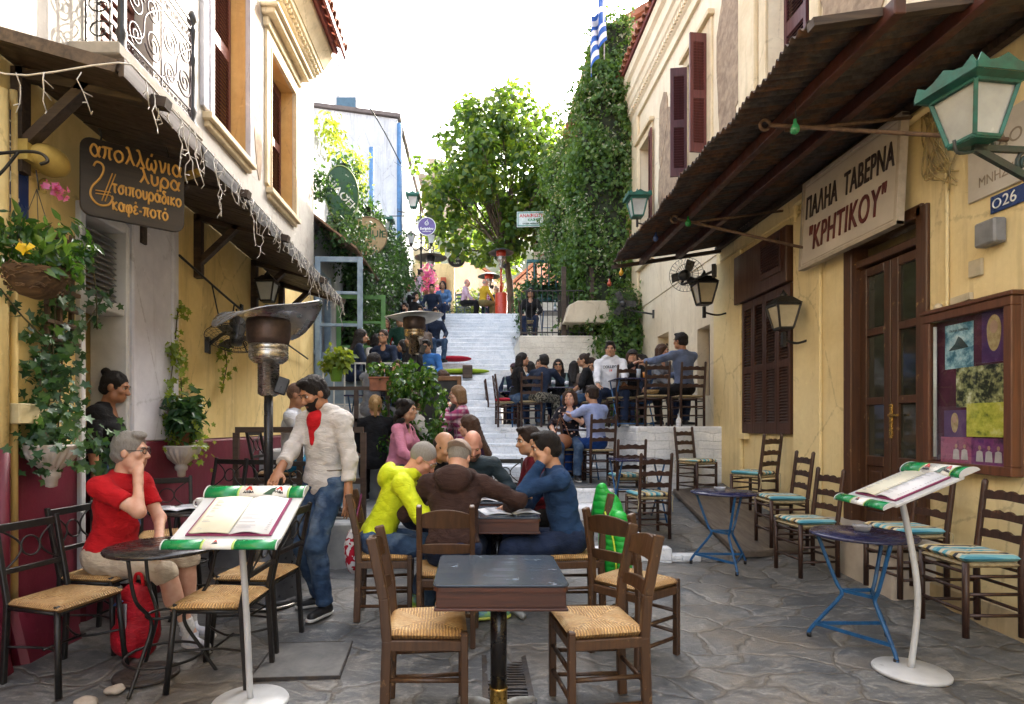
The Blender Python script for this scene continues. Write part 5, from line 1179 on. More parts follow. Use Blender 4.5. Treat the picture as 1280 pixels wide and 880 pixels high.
m = MB(); m.tube([(-.055, hw-.085, -hh+.1), (-.055, hw-.085, hh-.1)], .012, 8); m.build('fluorescent_tube', pm('unlit_tube', (.75, .75, .72), None, .3, 4, 0, 0), SC)

# ---------------------------------------------------------------- lanterns
MILK = pm('milky_glass', (.46, .47, .44), (.32, .33, .31), .18, 3, 0, .02); LGRN = pm('lantern_green', (.012, .12, .085), (.02, .07, .05), .45, 12, .2, .2); LTEAL = LGRN
def lantern(name, label, loc, rz, s_, fr, arm=None, glass=MILK, crown=True):
    t = thing(name, label, 'lantern', loc, rz, 'street lanterns'); b_, tp, h = .10*s_, .17*s_, .34*s_
    def ring(r, z): return [Vector((sx*r, sy*r, z)) for sx, sy in ((-1,-1),(1,-1),(1,1),(-1,1))]
    m = MB(); A, B = ring(b_*.93, .004), ring(tp*.93, h-.004); m.raw(A+B, [(0,1,5,4),(1,2,6,5),(2,3,7,6),(3,0,4,7)]); m.build('pane', glass, t)
    m = MB(); A, B = ring(b_, 0), ring(tp, h)
    for i in range(4): m.bar(A[i], B[i], .026*s_); m.bar(A[i], A[(i+1) % 4], .024*s_); m.bar(B[i], B[(i+1) % 4], .03*s_)
    m.box((0, 0, -.012*s_), (b_*2.1, b_*2.1, .02*s_)); m.build('frame', fr, t, bevel=.003*s_)
    m = MB(); A, B = ring(tp*1.12, h+.012), ring(tp*.5, h+.13*s_); m.raw(A+B, [(0,1,5,4),(1,2,6,5),(2,3,7,6),(3,0,4,7),(4,5,6,7),(3,2,1,0)])
    m.lathe([(.05*s_, h+.12*s_), (.06*s_, h+.16*s_), (.03*s_, h+.19*s_), (.01*s_, h+.24*s_)], 10)
    if crown:
        for i in range(4):
            a, c = ring(tp*1.38, h+.05*s_)[i], ring(tp*1.38, h+.05*s_)[(i+1) % 4]; u = (c-a).normalized(); L = (c-a).length
            top = [(0, .02*s_), (.06*L, .08*s_), (.2*L, .035*s_), (.33*L, .05*s_), (.5*L, .095*s_), (.67*L, .05*s_), (.8*L, .035*s_), (.94*L, .08*s_), (L, .02*s_)]
            m.prism([(0, -.02*s_)]+top+[(L, -.02*s_)], Vector((u.y, -u.x, 0))*.008*s_, a, u, (0, 0, 1))
        A, B = ring(tp*1.37, h+.03*s_), ring(tp*1.0, h-.0); m.raw(A+B, [(0,1,5,4),(1,2,6,5),(2,3,7,6),(3,0,4,7)])
    m.build('cap', fr, t)
    if arm: arm(t)
    return t
def big_arm(t):
    m = MB(); X = 1.28
    m.bar((0, 0, -.03), (X, -.05, -.03), .022, .03); m.bar((0, 0, -.03), (X, -.05, -.62), .022, .035)
    m.tube([(.3+.07*math.cos(a)*(1-q*.5), -.01, -.1+.07*math.sin(a)*(1-q*.5)) for q, a in [(i/20, 1+i*.45) for i in range(21)]], .01, 6); m.tube([(.62+.1*math.cos(a)*(1-q*.5), -.02, -.16+.1*math.sin(a)*(1-q*.5)) for q, a in [(i/20, 1+i*.45) for i in range(21)]], .01, 6)
    for sx in (-1, 1): m.tube(curve_pts([(sx*.11, 0, -.0), (sx*.09, 0, -.06), (0, 0, -.05)], 5), .008, 6)
    m.build('bracket', pm('dark_green_iron', (.02, .045, .035), (.04, .04, .035), .5, 15, .2), t)
lantern('wall_lantern', 'large green lantern with milky panes on an iron bracket at upper right', (2.47, 2.92, 2.84), R(8), .70, LGRN, big_arm)
def arm_r(L):
    def f(t):
        m = MB(); m.bar((0, 0, -.04), (0, 0, -.2), .04); m.tube(curve_pts([(0, 0, -.12), (L*.5, 0, -.16), (L, 0, -.12)], 6), .014, 6); m.box((L, 0, -.12), (.02, .06, .16)); m.build('bracket', BLACKI, t)
    return f
lantern('facade_lantern', 'green lantern on the house corner above the far end of the rusty awning', (3.18, 11.6, 5.55), 0, .95, LTEAL, arm_r(.42))
lantern('wall_lamp', 'small black lantern on the yellow wall between window and door', (3.32, 6.35, 2.48), 0, .72, BLACKI, arm_r(.28), pm('amber_glass', (.55, .47, .3), None, .2, 3, 0, .02), False)
lantern('wall_lamp', 'black lantern at the corner under the far end of the awning', (3.24, 8.35, 3.16), 0, .82, BLACKI, arm_r(.36), pm('amber_glass', (1,1,1)), False)
lantern('wall_lamp', 'black lantern hanging under the dark canopy on the left wall', (XL+.32, 6.85, 2.88), 0, .62, BLACKI, arm_r(-.3), MILK, False)
lantern('wall_lamp', 'green lantern on the ivy wall at the foot of the white gable', (-2.35, 15.3, 6.4), 0, .9, LTEAL, arm_r(-.5))
lantern('wall_lamp', 'teal lantern below the iron balcony past the white gable', (-2.05, 19.2, 8.55), 0, .95, LTEAL, arm_r(-.5))
LP = thing('lamp_post', 'black lamp post with three white lanterns on the plateau', 'lamp post', (-1.95, 20.9, 5.15), 0)
m = MB(); m.lathe([(.09, 0), (.08, .3), (.045, .4), (.04, 2.5), (.06, 2.55), (.035, 2.6), (.03, 3.3)], 12); m.build('pole', BLACKI, LP)
for dx, dz in ((-.36, 2.75), (0, 3.25), (.36, 2.75)):
    m = MB(); A = [(sx*.07, sy*.07, dz) for sx, sy in ((-1,-1),(1,-1),(1,1),(-1,1))]; Bq = [(sx*.13, sy*.13, dz+.28) for sx, sy in ((-1,-1),(1,-1),(1,1),(-1,1))]; m.raw([(x+dx, y, z) for x, y, z in A+Bq], [(0,1,5,4),(1,2,6,5),(2,3,7,6),(3,0,4,7)]); g = m.build('lantern_glass', pm('white_glass', (.68, .7, .72), None, .2, 3, 0, .02), LP)
    m = MB(); m.lathe([(.2, dz+.28), (.15, dz+.33), (.05, dz+.42), (.02, dz+.48)], 8, (dx, 0, 0)); m.lathe([(.03, dz-.1), (.08, dz)], 8, (dx, 0, 0)); m.build('lantern_cap', BLACKI, LP)
m = MB(); m.tube(curve_pts([(-.36, 0, 2.66), (-.2, 0, 2.5), (0, 0, 2.62), (.2, 0, 2.5), (.36, 0, 2.66)], 6), .02, 6); m.build('arm', BLACKI, LP)

# ---------------------------------------------------------------- fans
def fan(label, loc, rx, rz, r, mount):
    t = thing('wall_fan', label, 'fan', loc, rz, 'wall fans'); M = Matrix.Rotation(rx, 4, 'X')
    m = MB()
    for k in range(28):
        a = 2*math.pi*k/28; c, s_ = math.cos(a), math.sin(a); m.tube([(c*.04, -.10, s_*.04), (c*r*.6, -.105, s_*r*.6), (c*r, -.04, s_*r), (c*r*.8, .04, s_*r*.8), (c*.08, .07, s_*.08)], .0022, 4)
    for q, y in ((1, -.04), (.66, -.104), (.33, -.103)): m.tube([(q*r*math.cos(a), y, q*r*math.sin(a)) for a in np.linspace(0, 6.28, 33)[:-1]], .004, 5, closed=True)
    m.build('cage', BLACKI, t, xf=M)
    for k in range(3):
        a = 2*math.pi*k/3; m = MB(); poly = [(.03, -.02), (.10, -.07), (r*.85, -.09), (r*.88, .03), (.1, .05), (.03, .02)]
        m.prism([(x*math.cos(a)-z*math.sin(a), x*math.sin(a)+z*math.cos(a)) for x, z in poly], (0, .006, 0), (0, -.04, 0)); m.build('blade', pm('fan_blade', (.05, .055, .06), None, .3), t, xf=M)
    m = MB(); m.lathe([(.02, -.12), (.055, -.11), (.065, -.05), (.08, .08), (.075, .2), (.04, .24)], 16, (0, 0, 0), 0, Matrix.Rotation(R(-90), 3, 'X')); m.build('motor', pm('fan_motor', (.035, .037, .04), None, .4), t, xf=M)
    m = MB(); m.tube(curve_pts([M @ Vector((0, .15, -.05)), M @ Vector((0, .22, -.12)), Vector(mount)], 5), .018, 8); m.box(mount, (.05, .12, .16)); m.build('bracket', BLACKI, t); return t
fan('black wall fan under the end of the rusty awning seen from behind', (3.05, 8.55, 3.62), R(-15), R(150), .24, (-.45, .45, -.1))
fan('wall fan standing out at the edge of the ivy above the terrace', (2.98, 11.9, 3.9), R(10), R(-25), .30, (.55, .35, -.2))
fan('big dark fan tilted face down on the yellow wall behind the near heater', (-2.42, 5.95, 2.35), R(70), R(15), .3, (-.3, .15, -.1))
fan('grey fan fixed on the ivy covered wall at left', (-2.35, 14.0, 4.75), R(0), R(30), .32, (-.5, .3, -.1))
# ================================================================ people: one smooth body per person grown from a distance field
class Field:
    def __init__(s, lo, hi, res):
        s.res = res; s.lo = np.array(lo, np.float32); s.n = np.ceil((np.array(hi)-np.array(lo))/res).astype(int)+1
        s.v = np.full(tuple(s.n), 1.0, np.float32)
        s.ax = [s.lo[i]+res*np.arange(s.n[i], dtype=np.float32) for i in range(3)]
    def sub(s, lo, hi):
        a = np.clip(np.floor((np.array(lo)-s.lo)/s.res).astype(int), 0, s.n); b = np.clip(np.ceil((np.array(hi)-s.lo)/s.res).astype(int)+1, 0, s.n)
        if np.any(b <= a): return None
        sl = tuple(slice(a[i], b[i]) for i in range(3)); g = [s.ax[i][sl[i]] for i in range(3)]
        return sl, g[0][:, None, None], g[1][None, :, None], g[2][None, None, :]
    def comb(s, sl, d, k, mode):
        o = s.v[sl]
        if mode == 'add':
            if k > 0: h = np.maximum(k-np.abs(o-d), 0)/k; s.v[sl] = np.minimum(o, d)-h*h*k*.25
            else: s.v[sl] = np.minimum(o, d)
        elif mode == 'sub':
            d = -d
            if k > 0: h = np.maximum(k-np.abs(o-d), 0)/k; s.v[sl] = np.maximum(o, d)+h*h*k*.25
            else: s.v[sl] = np.maximum(o, d)
    def cone(s, a, b, ra, rb, k=.02, mode='add'):
        a, b = np.array(a, np.float32), np.array(b, np.float32); r = max(ra, rb)+k+2.5*s.res
        q = s.sub(np.minimum(a, b)-r, np.maximum(a, b)+r)
        if q is None: return
        sl, X, Y, Z = q; ba = b-a; L = max(float(ba @ ba), 1e-9)
        t = np.clip(((X-a[0])*ba[0]+(Y-a[1])*ba[1]+(Z-a[2])*ba[2])/L, 0, 1)
        d = np.sqrt((X-a[0]-t*ba[0])**2+(Y-a[1]-t*ba[1])**2+(Z-a[2]-t*ba[2])**2)-(ra+(rb-ra)*t)
        s.comb(sl, d, k, mode)
    def ell(s, c, r, M=None, k=.02, mode='add'):
        c = np.array(c, np.float32); r = np.array(r, np.float32); R_ = float(r.max())+k+2.5*s.res
        q = s.sub(c-R_, c+R_)
        if q is None: return
        sl, X, Y, Z = q; p = (X-c[0], Y-c[1], Z-c[2])
        M = np.eye(3) if M is None else M          # columns = local axes
        u = [(p[0]*M[0, i]+p[1]*M[1, i]+p[2]*M[2, i]) for i in range(3)]
        k0 = np.sqrt((u[0]/r[0])**2+(u[1]/r[1])**2+(u[2]/r[2])**2)+1e-6; k1 = np.sqrt((u[0]/r[0]**2)**2+(u[1]/r[1]**2)**2+(u[2]/r[2]**2)**2)+1e-6
        s.comb(sl, k0*(k0-1)/k1, k, mode)
    def plane(s, c, n, rad):
        """cut away what lies beyond the plane, within rad of c"""
        c = np.array(c, np.float32); q = s.sub(c-rad, c+rad)
        if q is None: return
        sl, X, Y, Z = q; d = (X-c[0])*n[0]+(Y-c[1])*n[1]+(Z-c[2])*n[2]
        ins = ((X-c[0])**2+(Y-c[1])**2+(Z-c[2])**2) < rad*rad
        s.v[sl] = np.where(ins, np.maximum(s.v[sl], d), s.v[sl])
    def wrinkle(s, amp, f, seed):
        X, Y, Z = s.ax[0][:, None, None], s.ax[1][None, :, None], s.ax[2][None, None, :]; rr = np.random.default_rng(seed); m = np.zeros_like(s.v)
        for i in range(4):
            d = rr.normal(size=3); d[2] *= 1.6; d /= np.linalg.norm(d); ff = f*(.6+.5*i); m += np.sin((X*d[0]+Y*d[1]+Z*d[2])*ff+rr.uniform(0, 6)+1.6*np.sin((X*d[1]-Z*d[0]+Y*d[2])*ff*.55+rr.uniform(0, 6)))/(1+.5*i)
        s.v += np.where(np.abs(s.v) < .08, m*amp*.5, 0).astype(np.float32)
    def mesh(s):
        v = s.v; inside = v < 0; n = s.n
        if not inside.any(): return None
        cs = np.zeros(tuple(n-1), np.int8)
        for i in (0, 1):
            for j in (0, 1):
                for k in (0, 1): cs += inside[i:n[0]-1+i, j:n[1]-1+j, k:n[2]-1+k]
        act = (cs > 0) & (cs < 8); idx = np.argwhere(act); I = np.full(act.shape, -1, np.int64); I[act] = np.arange(len(idx))
        acc = np.zeros((len(idx), 3)); cnt = np.zeros(len(idx))
        for ax in range(3):
            o = [a for a in range(3) if a != ax]
            for p in (0, 1):
                for q in (0, 1):
                    off = np.zeros(3, int); off[o[0]] = p; off[o[1]] = q; A = idx+off; Bq = A.copy(); Bq[:, ax] += 1
                    va = v[A[:, 0], A[:, 1], A[:, 2]]; vb = v[Bq[:, 0], Bq[:, 1], Bq[:, 2]]; c = (va < 0) != (vb < 0)
                    t = np.where(c, va/np.where(c, va-vb, 1), 0); P = (A-idx).astype(float); P[:, ax] += t; acc[c] += P[c]; cnt[c] += 1
        V = s.lo+(idx+acc/np.maximum(cnt, 1)[:, None])*s.res; F = []
        for ax in range(3):
            o = [a for a in range(3) if a != ax]; sl0 = [slice(1, n[a]-1) for a in range(3)]; sl0[ax] = slice(0, n[ax]-1); sl1 = list(sl0); sl1[ax] = slice(1, n[ax])
            a_, b_ = inside[tuple(sl0)], inside[tuple(sl1)]; E = np.argwhere(a_ != b_)
            if not len(E): continue
            flip = a_[E[:, 0], E[:, 1], E[:, 2]]; off = np.array([1, 1, 1]); off[ax] = 0; E = E+off; c = []
            for p, q in ((0, 0), (1, 0), (1, 1), (0, 1)):
                G = E.copy(); G[:, o[0]] -= p; G[:, o[1]] -= q; c.append(I[G[:, 0], G[:, 1], G[:, 2]])
            Q = np.stack(c, 1); 
            if ax == 1: flip = ~flip
            Q[flip] = Q[flip][:, ::-1]; F.append(Q)
        F = np.concatenate(F)[:, ::-1]; return V, F
def unit(v): v = np.array(v, float); return v/max(np.linalg.norm(v), 1e-9)
def ik(a, t, l1, l2, pole):
    a, t = np.array(a, float), np.array(t, float); d = t-a; L = np.linalg.norm(d); L2 = min(max(L, abs(l1-l2)+.02), (l1+l2)*.995); u = d/max(L, 1e-9); t = a+u*L2
    x = (l1*l1-l2*l2+L2*L2)/(2*L2); h = math.sqrt(max(l1*l1-x*x, 0)); p = np.array(pole, float); p = p-u*(p @ u); p = unit(p) if np.linalg.norm(p) > 1e-6 else np.array([0, 0, -1.])
    return a+u*x+p*h, t
def skin_mat(name, c, c2):
    if name in MATS: return MATS[name]
    t = NT(name); n = t.noise(t.co(), 14, 4); t.color(t.ramp(n, [(.3, c2), (.65, c)])); t.rough(.48)
    t.b.inputs['Subsurface Weight'].default_value = .12; t.b.inputs['Subsurface Radius'].default_value = (.012, .004, .002); t.bump(t.noise(t.co(), 90, 3), .12, .002); MATS[name] = t.mat; return t.mat
SK = {'fair': skin_mat('fair_skin', (.62, .36, .25), (.52, .26, .17)), 'olive': skin_mat('olive_skin', (.46, .25, .15), (.36, .18, .10)), 'tan': skin_mat('tan_skin', (.38, .18, .095), (.29, .13, .07)), 'pink': skin_mat('pink_skin', (.60, .31, .22), (.50, .21, .14))}
def hair_mat(name, c, c2):
    if name in MATS: return MATS[name]
    t = NT(name); v = t.co((26, 26, 3)); n = t.noise(v, 9, 6, .75, 1.2); t.color(t.ramp(n, [(.3, c2), (.7, c)])); t.rough(.55); t.b.inputs['Specular IOR Level'].default_value = .28; t.bump(n, 1.0, .014); MATS[name] = t.mat; return t.mat
HM = {'black': hair_mat('black_hair', (.022, .016, .014), (.007, .006, .006)), 'brown': hair_mat('brown_hair', (.10, .048, .026), (.035, .018, .011)), 'dark': hair_mat('dark_brown_hair', (.045, .024, .016), (.014, .009, .007)), 'blond': hair_mat('blond_hair', (.48, .30, .12), (.22, .12, .045)), 'grey': hair_mat('grey_hair', (.45, .42, .38), (.22, .20, .18)), 'sandy': hair_mat('sandy_hair', (.30, .18, .09), (.13, .07, .035)), 'stubble': hair_mat('stubble', (.22, .12, .08), (.10, .06, .045))}
EYEW = pm('eye_white', (.72, .68, .64), None, .2, 4, 0, 0); IRIS = pm('iris', (.03, .018, .012), None, .15, 4, 0, 0); LENS = pm('dark_lens', (.012, .012, .014), None, .08, 4, 0, 0); LIP = pm('lips', (.42, .14, .11), None, .4, 4, 0, 0)
SOLEW = pm('shoe_sole', (.62, .61, .58), None, .6, 9); 
def person(label, x, y, z, face, sit=True, seat=.46, lean=8, side=0, hyaw=0, hpit=0, hroll=0, h=1.75, fem=False, lvl=1, skin='olive', shirt=None, sleeve='long', pants=None, shorts=False, shoe=None, hair='short', hcol='dark', beard=False, hands=(None, None), feet=(None, None), glasses=None, cap=None, group='people seated at the taverna tables', twist=0, heavy=1.0, hood=False, knees=0, poles=(None, None), collar=None, trim=None, bag=None, curl=(.5, .5), inner=None, skirt=None, sole=None):
    """local frame: +x the person's right, +y forward, z up from the ground the feet stand on"""
    shoe = shoe or pm('black_shoe', (.018, .018, .02), None, .55, 30, 0, .2)
    k = h/1.75; res = (.0068, .0115, .017)[lvl]; seed = abs(hash(label)) % 9999 if False else sum(ord(c)*(i+1) for i, c in enumerate(label)) % 9999
    T = thing('person', label, 'person', (x, y, z), R(face-90), group)
    ln, sd_ = R(lean), R(side); up = unit([math.sin(sd_), math.sin(ln), math.cos(ln)*math.cos(sd_)]); tw = R(twist); rt = np.array([math.cos(tw), math.sin(tw), 0.]); rt = unit(rt-up*(rt @ up)); fw = np.cross(up, rt)
    TM = np.stack([rt, fw, up], 1); I3 = np.eye(3)
    pel = np.array([0, 0, (seat+.10)*1.0 if sit else .93*k]); hw_ = .085*k if not fem else .09*k; sw = (.185 if not fem else .160)*k
    wa = pel+up*.17*k; ch = pel+up*.34*k; nk = pel+up*.50*k; head_base = nk+up*.07*k+fw*.018
    sh = [nk-up*.045*k-rt*s_*-1*sw*1.0 for s_ in (1, -1)]         # right, left
    cy, sy = math.cos(R(hyaw)), math.sin(R(hyaw)); cp, sp = math.cos(R(hpit)), math.sin(R(hpit))
    hf = np.array([-sy*cp, cy*cp, -sp]); hr_ = np.array([cy, sy, 0.]); hu = np.cross(hr_, hf)
    if hroll: c_, s_ = math.cos(R(hroll)), math.sin(R(hroll)); hr_, hu = hr_*c_-hu*s_, hr_*s_+hu*c_
    HMx = np.stack([hr_, hf, hu], 1); hs = k**.5*(.97 if fem else 1.0); hc = head_base+hu*.115*hs+hf*.022
    H = lambda a, b, c: hc+HMx @ (np.array([a, b, c])*hs)
    L1, L2, G1, G2 = .285*k, .255*k, .45*k, .43*k
    el, wr = [], []
    for i, s_ in enumerate((1, -1)):
        tg = hands[i] or ((s_*.16, .36, seat+.17) if sit else (s_*.25, .06, .78*k))
        pole = poles[i] or (np.array([s_*.9, -.35, -.55]))
        e_, w_ = ik(sh[i], tg, L1, L2, pole); el.append(e_); wr.append(w_)
    hip = [pel+rt*s_*hw_+np.array([0, .01, -.02]) for s_ in (1, -1)]; kn, an = [], []
    for i, s_ in enumerate((1, -1)):
        if sit: ft = (feet[i] or (s_*.12, .42, .08))[:3]; pole = (s_*.15+knees*s_, 1, .9)
        else: ft = (feet[i] or (s_*.10, .0, .08))[:3]; pole = (s_*.1, 1, 0)
        a_, b_ = ik(hip[i], ft, G1, G2, pole); kn.append(a_); an.append(b_)
    allp = np.array([pel, nk, hc, *sh, *el, *wr, *kn, *an]); lo = allp.min(0)-.24; hi = allp.max(0)+.24; lo[2] = min(lo[2], -.03)
    hv = heavy; hd = []
    for i in (0, 1): hd.append(unit(wr[i]-el[i]))
    def torso(F, q, kk=.04):
        F.ell(pel+up*.02, np.array([.155*(1.04 if fem else 1)*k*hv, .115*k*hv, .125*k])+q, TM, kk); F.ell(wa+fw*.012*(hv-1)*8, np.array([.135*(.9 if fem else 1)*k*hv, .098*k*hv, .14*k])+q, TM, kk+.02)
        F.ell(ch, np.array([.165*(.9 if fem else 1)*k, .112*k, .17*k])+q, TM, kk+.02)
        if fem:
            for s_ in (1, -1): F.ell(ch+rt*s_*.07*k+fw*.085*k-up*.01, np.array([.06, .055, .06])*k+q, TM, .04)
        for i in (0, 1): F.cone(nk-up*.03*k+rt*(.05 if i == 0 else -.05)*k, sh[i], .062*k+q, .058*k+q, kk)
        F.cone(nk-up*.05*k, nk+up*.02*k, .075*k+q, .058*k+q, kk)
    def arm(F, i, q, upto=1.0, kk=.03, flare=0):
        F.cone(sh[i], el[i], .052*k+q, .041*k+q, kk)
        if upto > 0:
            e = el[i]+(wr[i]-el[i])*upto; F.cone(el[i], e, .041*k+q, (.041+(.027-.041)*upto)*k+q+flare, kk)
    def leg(F, i, q, upto=1.0, kk=.04, flare=0):
        F.cone(hip[i], kn[i], .083*k*hv**.5+q, .058*k+q, kk)
        if upto > 0:
            e = kn[i]+(an[i]-kn[i])*upto; F.cone(kn[i], e, .055*k+q, (.055-.018*upto)*k+q+flare, kk); F.ell(kn[i]+(an[i]-kn[i])*.3+unit(np.cross(rt, an[i]-kn[i]))*(-.015), (.05*k+q, .05*k+q, .11*k), None, kk)
    # ---- body
    B = Field(lo, hi, res); qs = -.012
    torso(B, qs); [arm(B, i, qs if sleeve == 'long' else -.003) for i in (0, 1)]; [leg(B, i, qs if not shorts else -.002) for i in (0, 1)]
    fdir = [unit(np.array([s_*.25, 1, 0])) for s_ in (1, -1)]
    for i in (0, 1):
        if feet[i] is not None and len(feet[i]) > 3: a_ = R(feet[i][3]); fdir[i] = np.array([math.sin(a_), math.cos(a_), 0])
        B.cone(an[i]-fdir[i]*.03-np.array([0, 0, .035]), an[i]+fdir[i]*.13-np.array([0, 0, .055]), .032*k, .02*k, .03)
    B.cone(nk-up*.02, H(0, -.025, -.06), .056*k*(.86 if fem else 1), .054*hs*(.88 if fem else 1), .03)
    B.ell(H(0, -.014, .022), np.array([.075, .096, .094])*hs, HMx, .02); B.ell(H(0, .022, -.042), np.array([.060, .072, .080])*hs*(.95 if fem else 1), HMx, .03)
    B.ell(H(0, .064, -.098), np.array([.026 if not fem else .02, .024, .020])*hs, HMx, .028); B.cone(H(-.04, .02, -.082), H(.04, .02, -.082), .034*hs, .034*hs, .03)
    B.cone(H(0, .086, .004), H(0, .112, -.036), .008*hs, .0125*hs, .014); B.ell(H(0, .100, -.041), np.array([.018, .013, .010])*hs, HMx, .01)
    B.cone(H(-.034, .080, .022), H(.034, .080, .022), .011*hs, .011*hs, .014)
    for s_ in (1, -1):
        B.ell(H(s_*.033, .097, .001), np.array([.018, .014, .011])*hs, HMx, .012, 'sub'); B.ell(H(s_*.077, -.008, -.016), np.array([.010, .022, .032])*hs, HMx, .008); B.ell(H(s_*.045, .066, -.028), np.array([.022, .02, .018])*hs, HMx, .02)
    B.cone(H(-.019, .086, -.066), H(.019, .086, -.066), .0075*hs, .0075*hs, .008); B.cone(H(-.016, .085, -.077), H(.016, .085, -.077), .0085*hs, .0085*hs, .008)
    fingers = []
    for i, s_ in enumerate((1, -1)):
        d = hd[i]; ref = np.array([0, 0, 1.]) if abs(d[2]) < .8 else np.array([s_*1., .2, 0]); pn = unit(ref-d*(ref @ d)); sx = np.cross(d, pn); cu = curl[i]
        if sx @ rt*s_ < 0: pass
        B.ell(wr[i]+d*.05*k, np.array([.040, .052, .0165])*k, np.stack([sx, d, pn], 1), .02); B.cone(el[i]+(wr[i]-el[i])*.8, wr[i]+d*.03, .029*k-(.002), .026*k, .02)
        if lvl < 2:
            inner_ = -s_ if abs(d[2]) < .8 else 1
            for j, (o, ln_) in enumerate(((-.030, .066), (-.010, .076), (.011, .071), (.031, .056))):
                p = wr[i]+d*.088*k+sx*o*k*1.04; q_ = d
                for m_ in range(3):
                    an_ = cu*(.35+.5*m_); q_ = unit(d*math.cos(an_)-pn*math.sin(an_)); p2 = p+q_*ln_*k*(.45, .32, .25)[m_]; B.cone(p, p2, (.0092-.001*m_)*k, (.0085-.001*m_)*k, .002 if m_ == 0 else .004); p = p2
            tb = wr[i]+d*.03*k+sx*-.034*k; t1 = tb+unit(d*.8-sx*.75-pn*.25)*.042*k; t2 = t1+unit(d-sx*.15-pn*.2)*.036*k; B.cone(tb, t1, .013*k, .0105*k, .01); B.cone(t1, t2, .0105*k, .008*k, .004)
    def emit(F, name, mat, parent=T, sm=1):
        r = F.mesh()
        if r is None: return None
        V, Fc = r
        for _ in range(sm):
            A = np.zeros_like(V); cn = np.zeros(len(V))
            for a_ in range(4): np.add.at(A, Fc[:, a_], V[Fc[:, (a_+1) % 4]]+V[Fc[:, a_-1]]); np.add.at(cn, Fc[:, a_], 2)
            V = V*.5+.5*A/np.maximum(cn, 1)[:, None]
        return mesh_arrays(name, V, Fc, mat, None, True, parent)
    body = emit(B, 'body', SK[skin])
    # ---- clothes
    C_ = Field(lo, hi, res*1.15); q = (.009 if lvl else .008)+(.006 if hood else 0); up_to = {'long': .96, 'push': .62, 'elbow': .12, 'short': 0, 'none': 0}[sleeve]; torso(C_, q)
    if sleeve != 'none':
        for i in (0, 1):
            if sleeve == 'short':
                e = sh[i]+(el[i]-sh[i])*.68; C_.cone(sh[i], e, .056*k+q, .052*k+q, .03); C_.plane(e-(el[i]-sh[i])*.04, unit(el[i]-sh[i]), .14)
            else: arm(C_, i, q+.002, up_to, .03, .006); e = el[i]+(wr[i]-el[i])*up_to; C_.plane(e, hd[i], .085)
    C_.cone(nk+up*.05*k, H(0, -.02, -.02), .046*k, .05, .0, 'sub'); C_.plane(nk+up*.045*k, up, .085)
    if fem: C_.ell(nk+fw*.085*k+up*.0, (.055, .06, .075), TM, .02, 'sub')
    C_.wrinkle(.0075 if hood else .0065, 44, seed)
    if hood: 
        for a in np.linspace(-2.3, 2.3, 9): C_.cone(nk+up*(.015-.045*math.cos(a))*k-fw*(math.cos(a)*.100+.03)*k+rt*math.sin(a)*.105*k, nk+up*(.015-.045*math.cos(a+.5))*k-fw*(math.cos(a+.5)*.100+.03)*k+rt*math.sin(a+.5)*.105*k, .042*k, .042*k, .02)
        C_.ell(nk-fw*.135*k-up*.045*k, (.125*k, .062*k, .10*k), TM, .025)
    if skirt: pass
    top = emit(C_, 'shirt' if not hood else 'hooded_jacket', shirt)
    if collar and top:
        F2 = Field(nk-.16, nk+.16, res)
        for a in np.linspace(-2.6, 2.4, 11): F2.cone(nk+up*.04*k+(fw*-math.cos(a)*.062+rt*math.sin(a)*.064)*k+up*-.03*(a*a/6.8), nk+up*.04*k+(fw*-math.cos(a+.5)*.062+rt*math.sin(a+.5)*.064)*k+up*-.03*((a+.5)**2/6.8), .014, .014, .01)
        emit(F2, 'collar', collar, top)
    if inner is not None and top:          # open jacket: a tapering strip of the shirt below shows at the front
        F2 = Field(lo, hi, res); F2.cone(nk-up*.03*k+fw*.082*k, pel+up*.30*k+fw*.100*k, .062*k, .030*k, .01); F2.cone(nk+fw*.04*k+up*.0, nk-up*.05*k+fw*.08*k, .062*k, .062*k, .02); F2.ell(H(0, -.02, -.07), (.05, .05, .08), None, .0, 'sub'); F2.plane(nk+up*.035*k, up, .12)
        emit(F2, 'undershirt', inner, top)
    P_ = Field(lo, np.array([hi[0], hi[1], pel[2]+.22]), res*1.15); q = .011; P_.ell(pel+up*.0, np.array([.158*(1.04 if fem else 1)*k*hv, .118*k*hv, .12*k])+q-.004, TM, .04); P_.ell(pel-fw*.03-np.array([0, 0, .035]), (.14*k, .10*k, .085*k), I3, .04)
    for i in (0, 1):
        leg(P_, i, q, .0 if shorts else .93, .04, .012)
        if shorts: e = kn[i]+(an[i]-kn[i])*.12; P_.cone(kn[i], e, .072*k, .07*k, .03); P_.plane(e, unit(an[i]-kn[i]), .12)
        else: P_.plane(an[i]-(an[i]-kn[i])*.03, unit(an[i]-kn[i]), .12)
    P_.plane(pel+up*.14*k, up, .3); P_.wrinkle(.0075, 40, seed+3); tr = emit(P_, 'trousers' if not shorts else 'shorts', pants)
    if not sit and lvl == 0:
        F2 = Field(pel-.3, pel+.3, .009); F2.ell(pel+up*.10*k, (.158*k*hv, .118*k*hv, .02), TM, 0); emit(F2, 'belt', pm('belt', (.16, .12, .08)), tr)
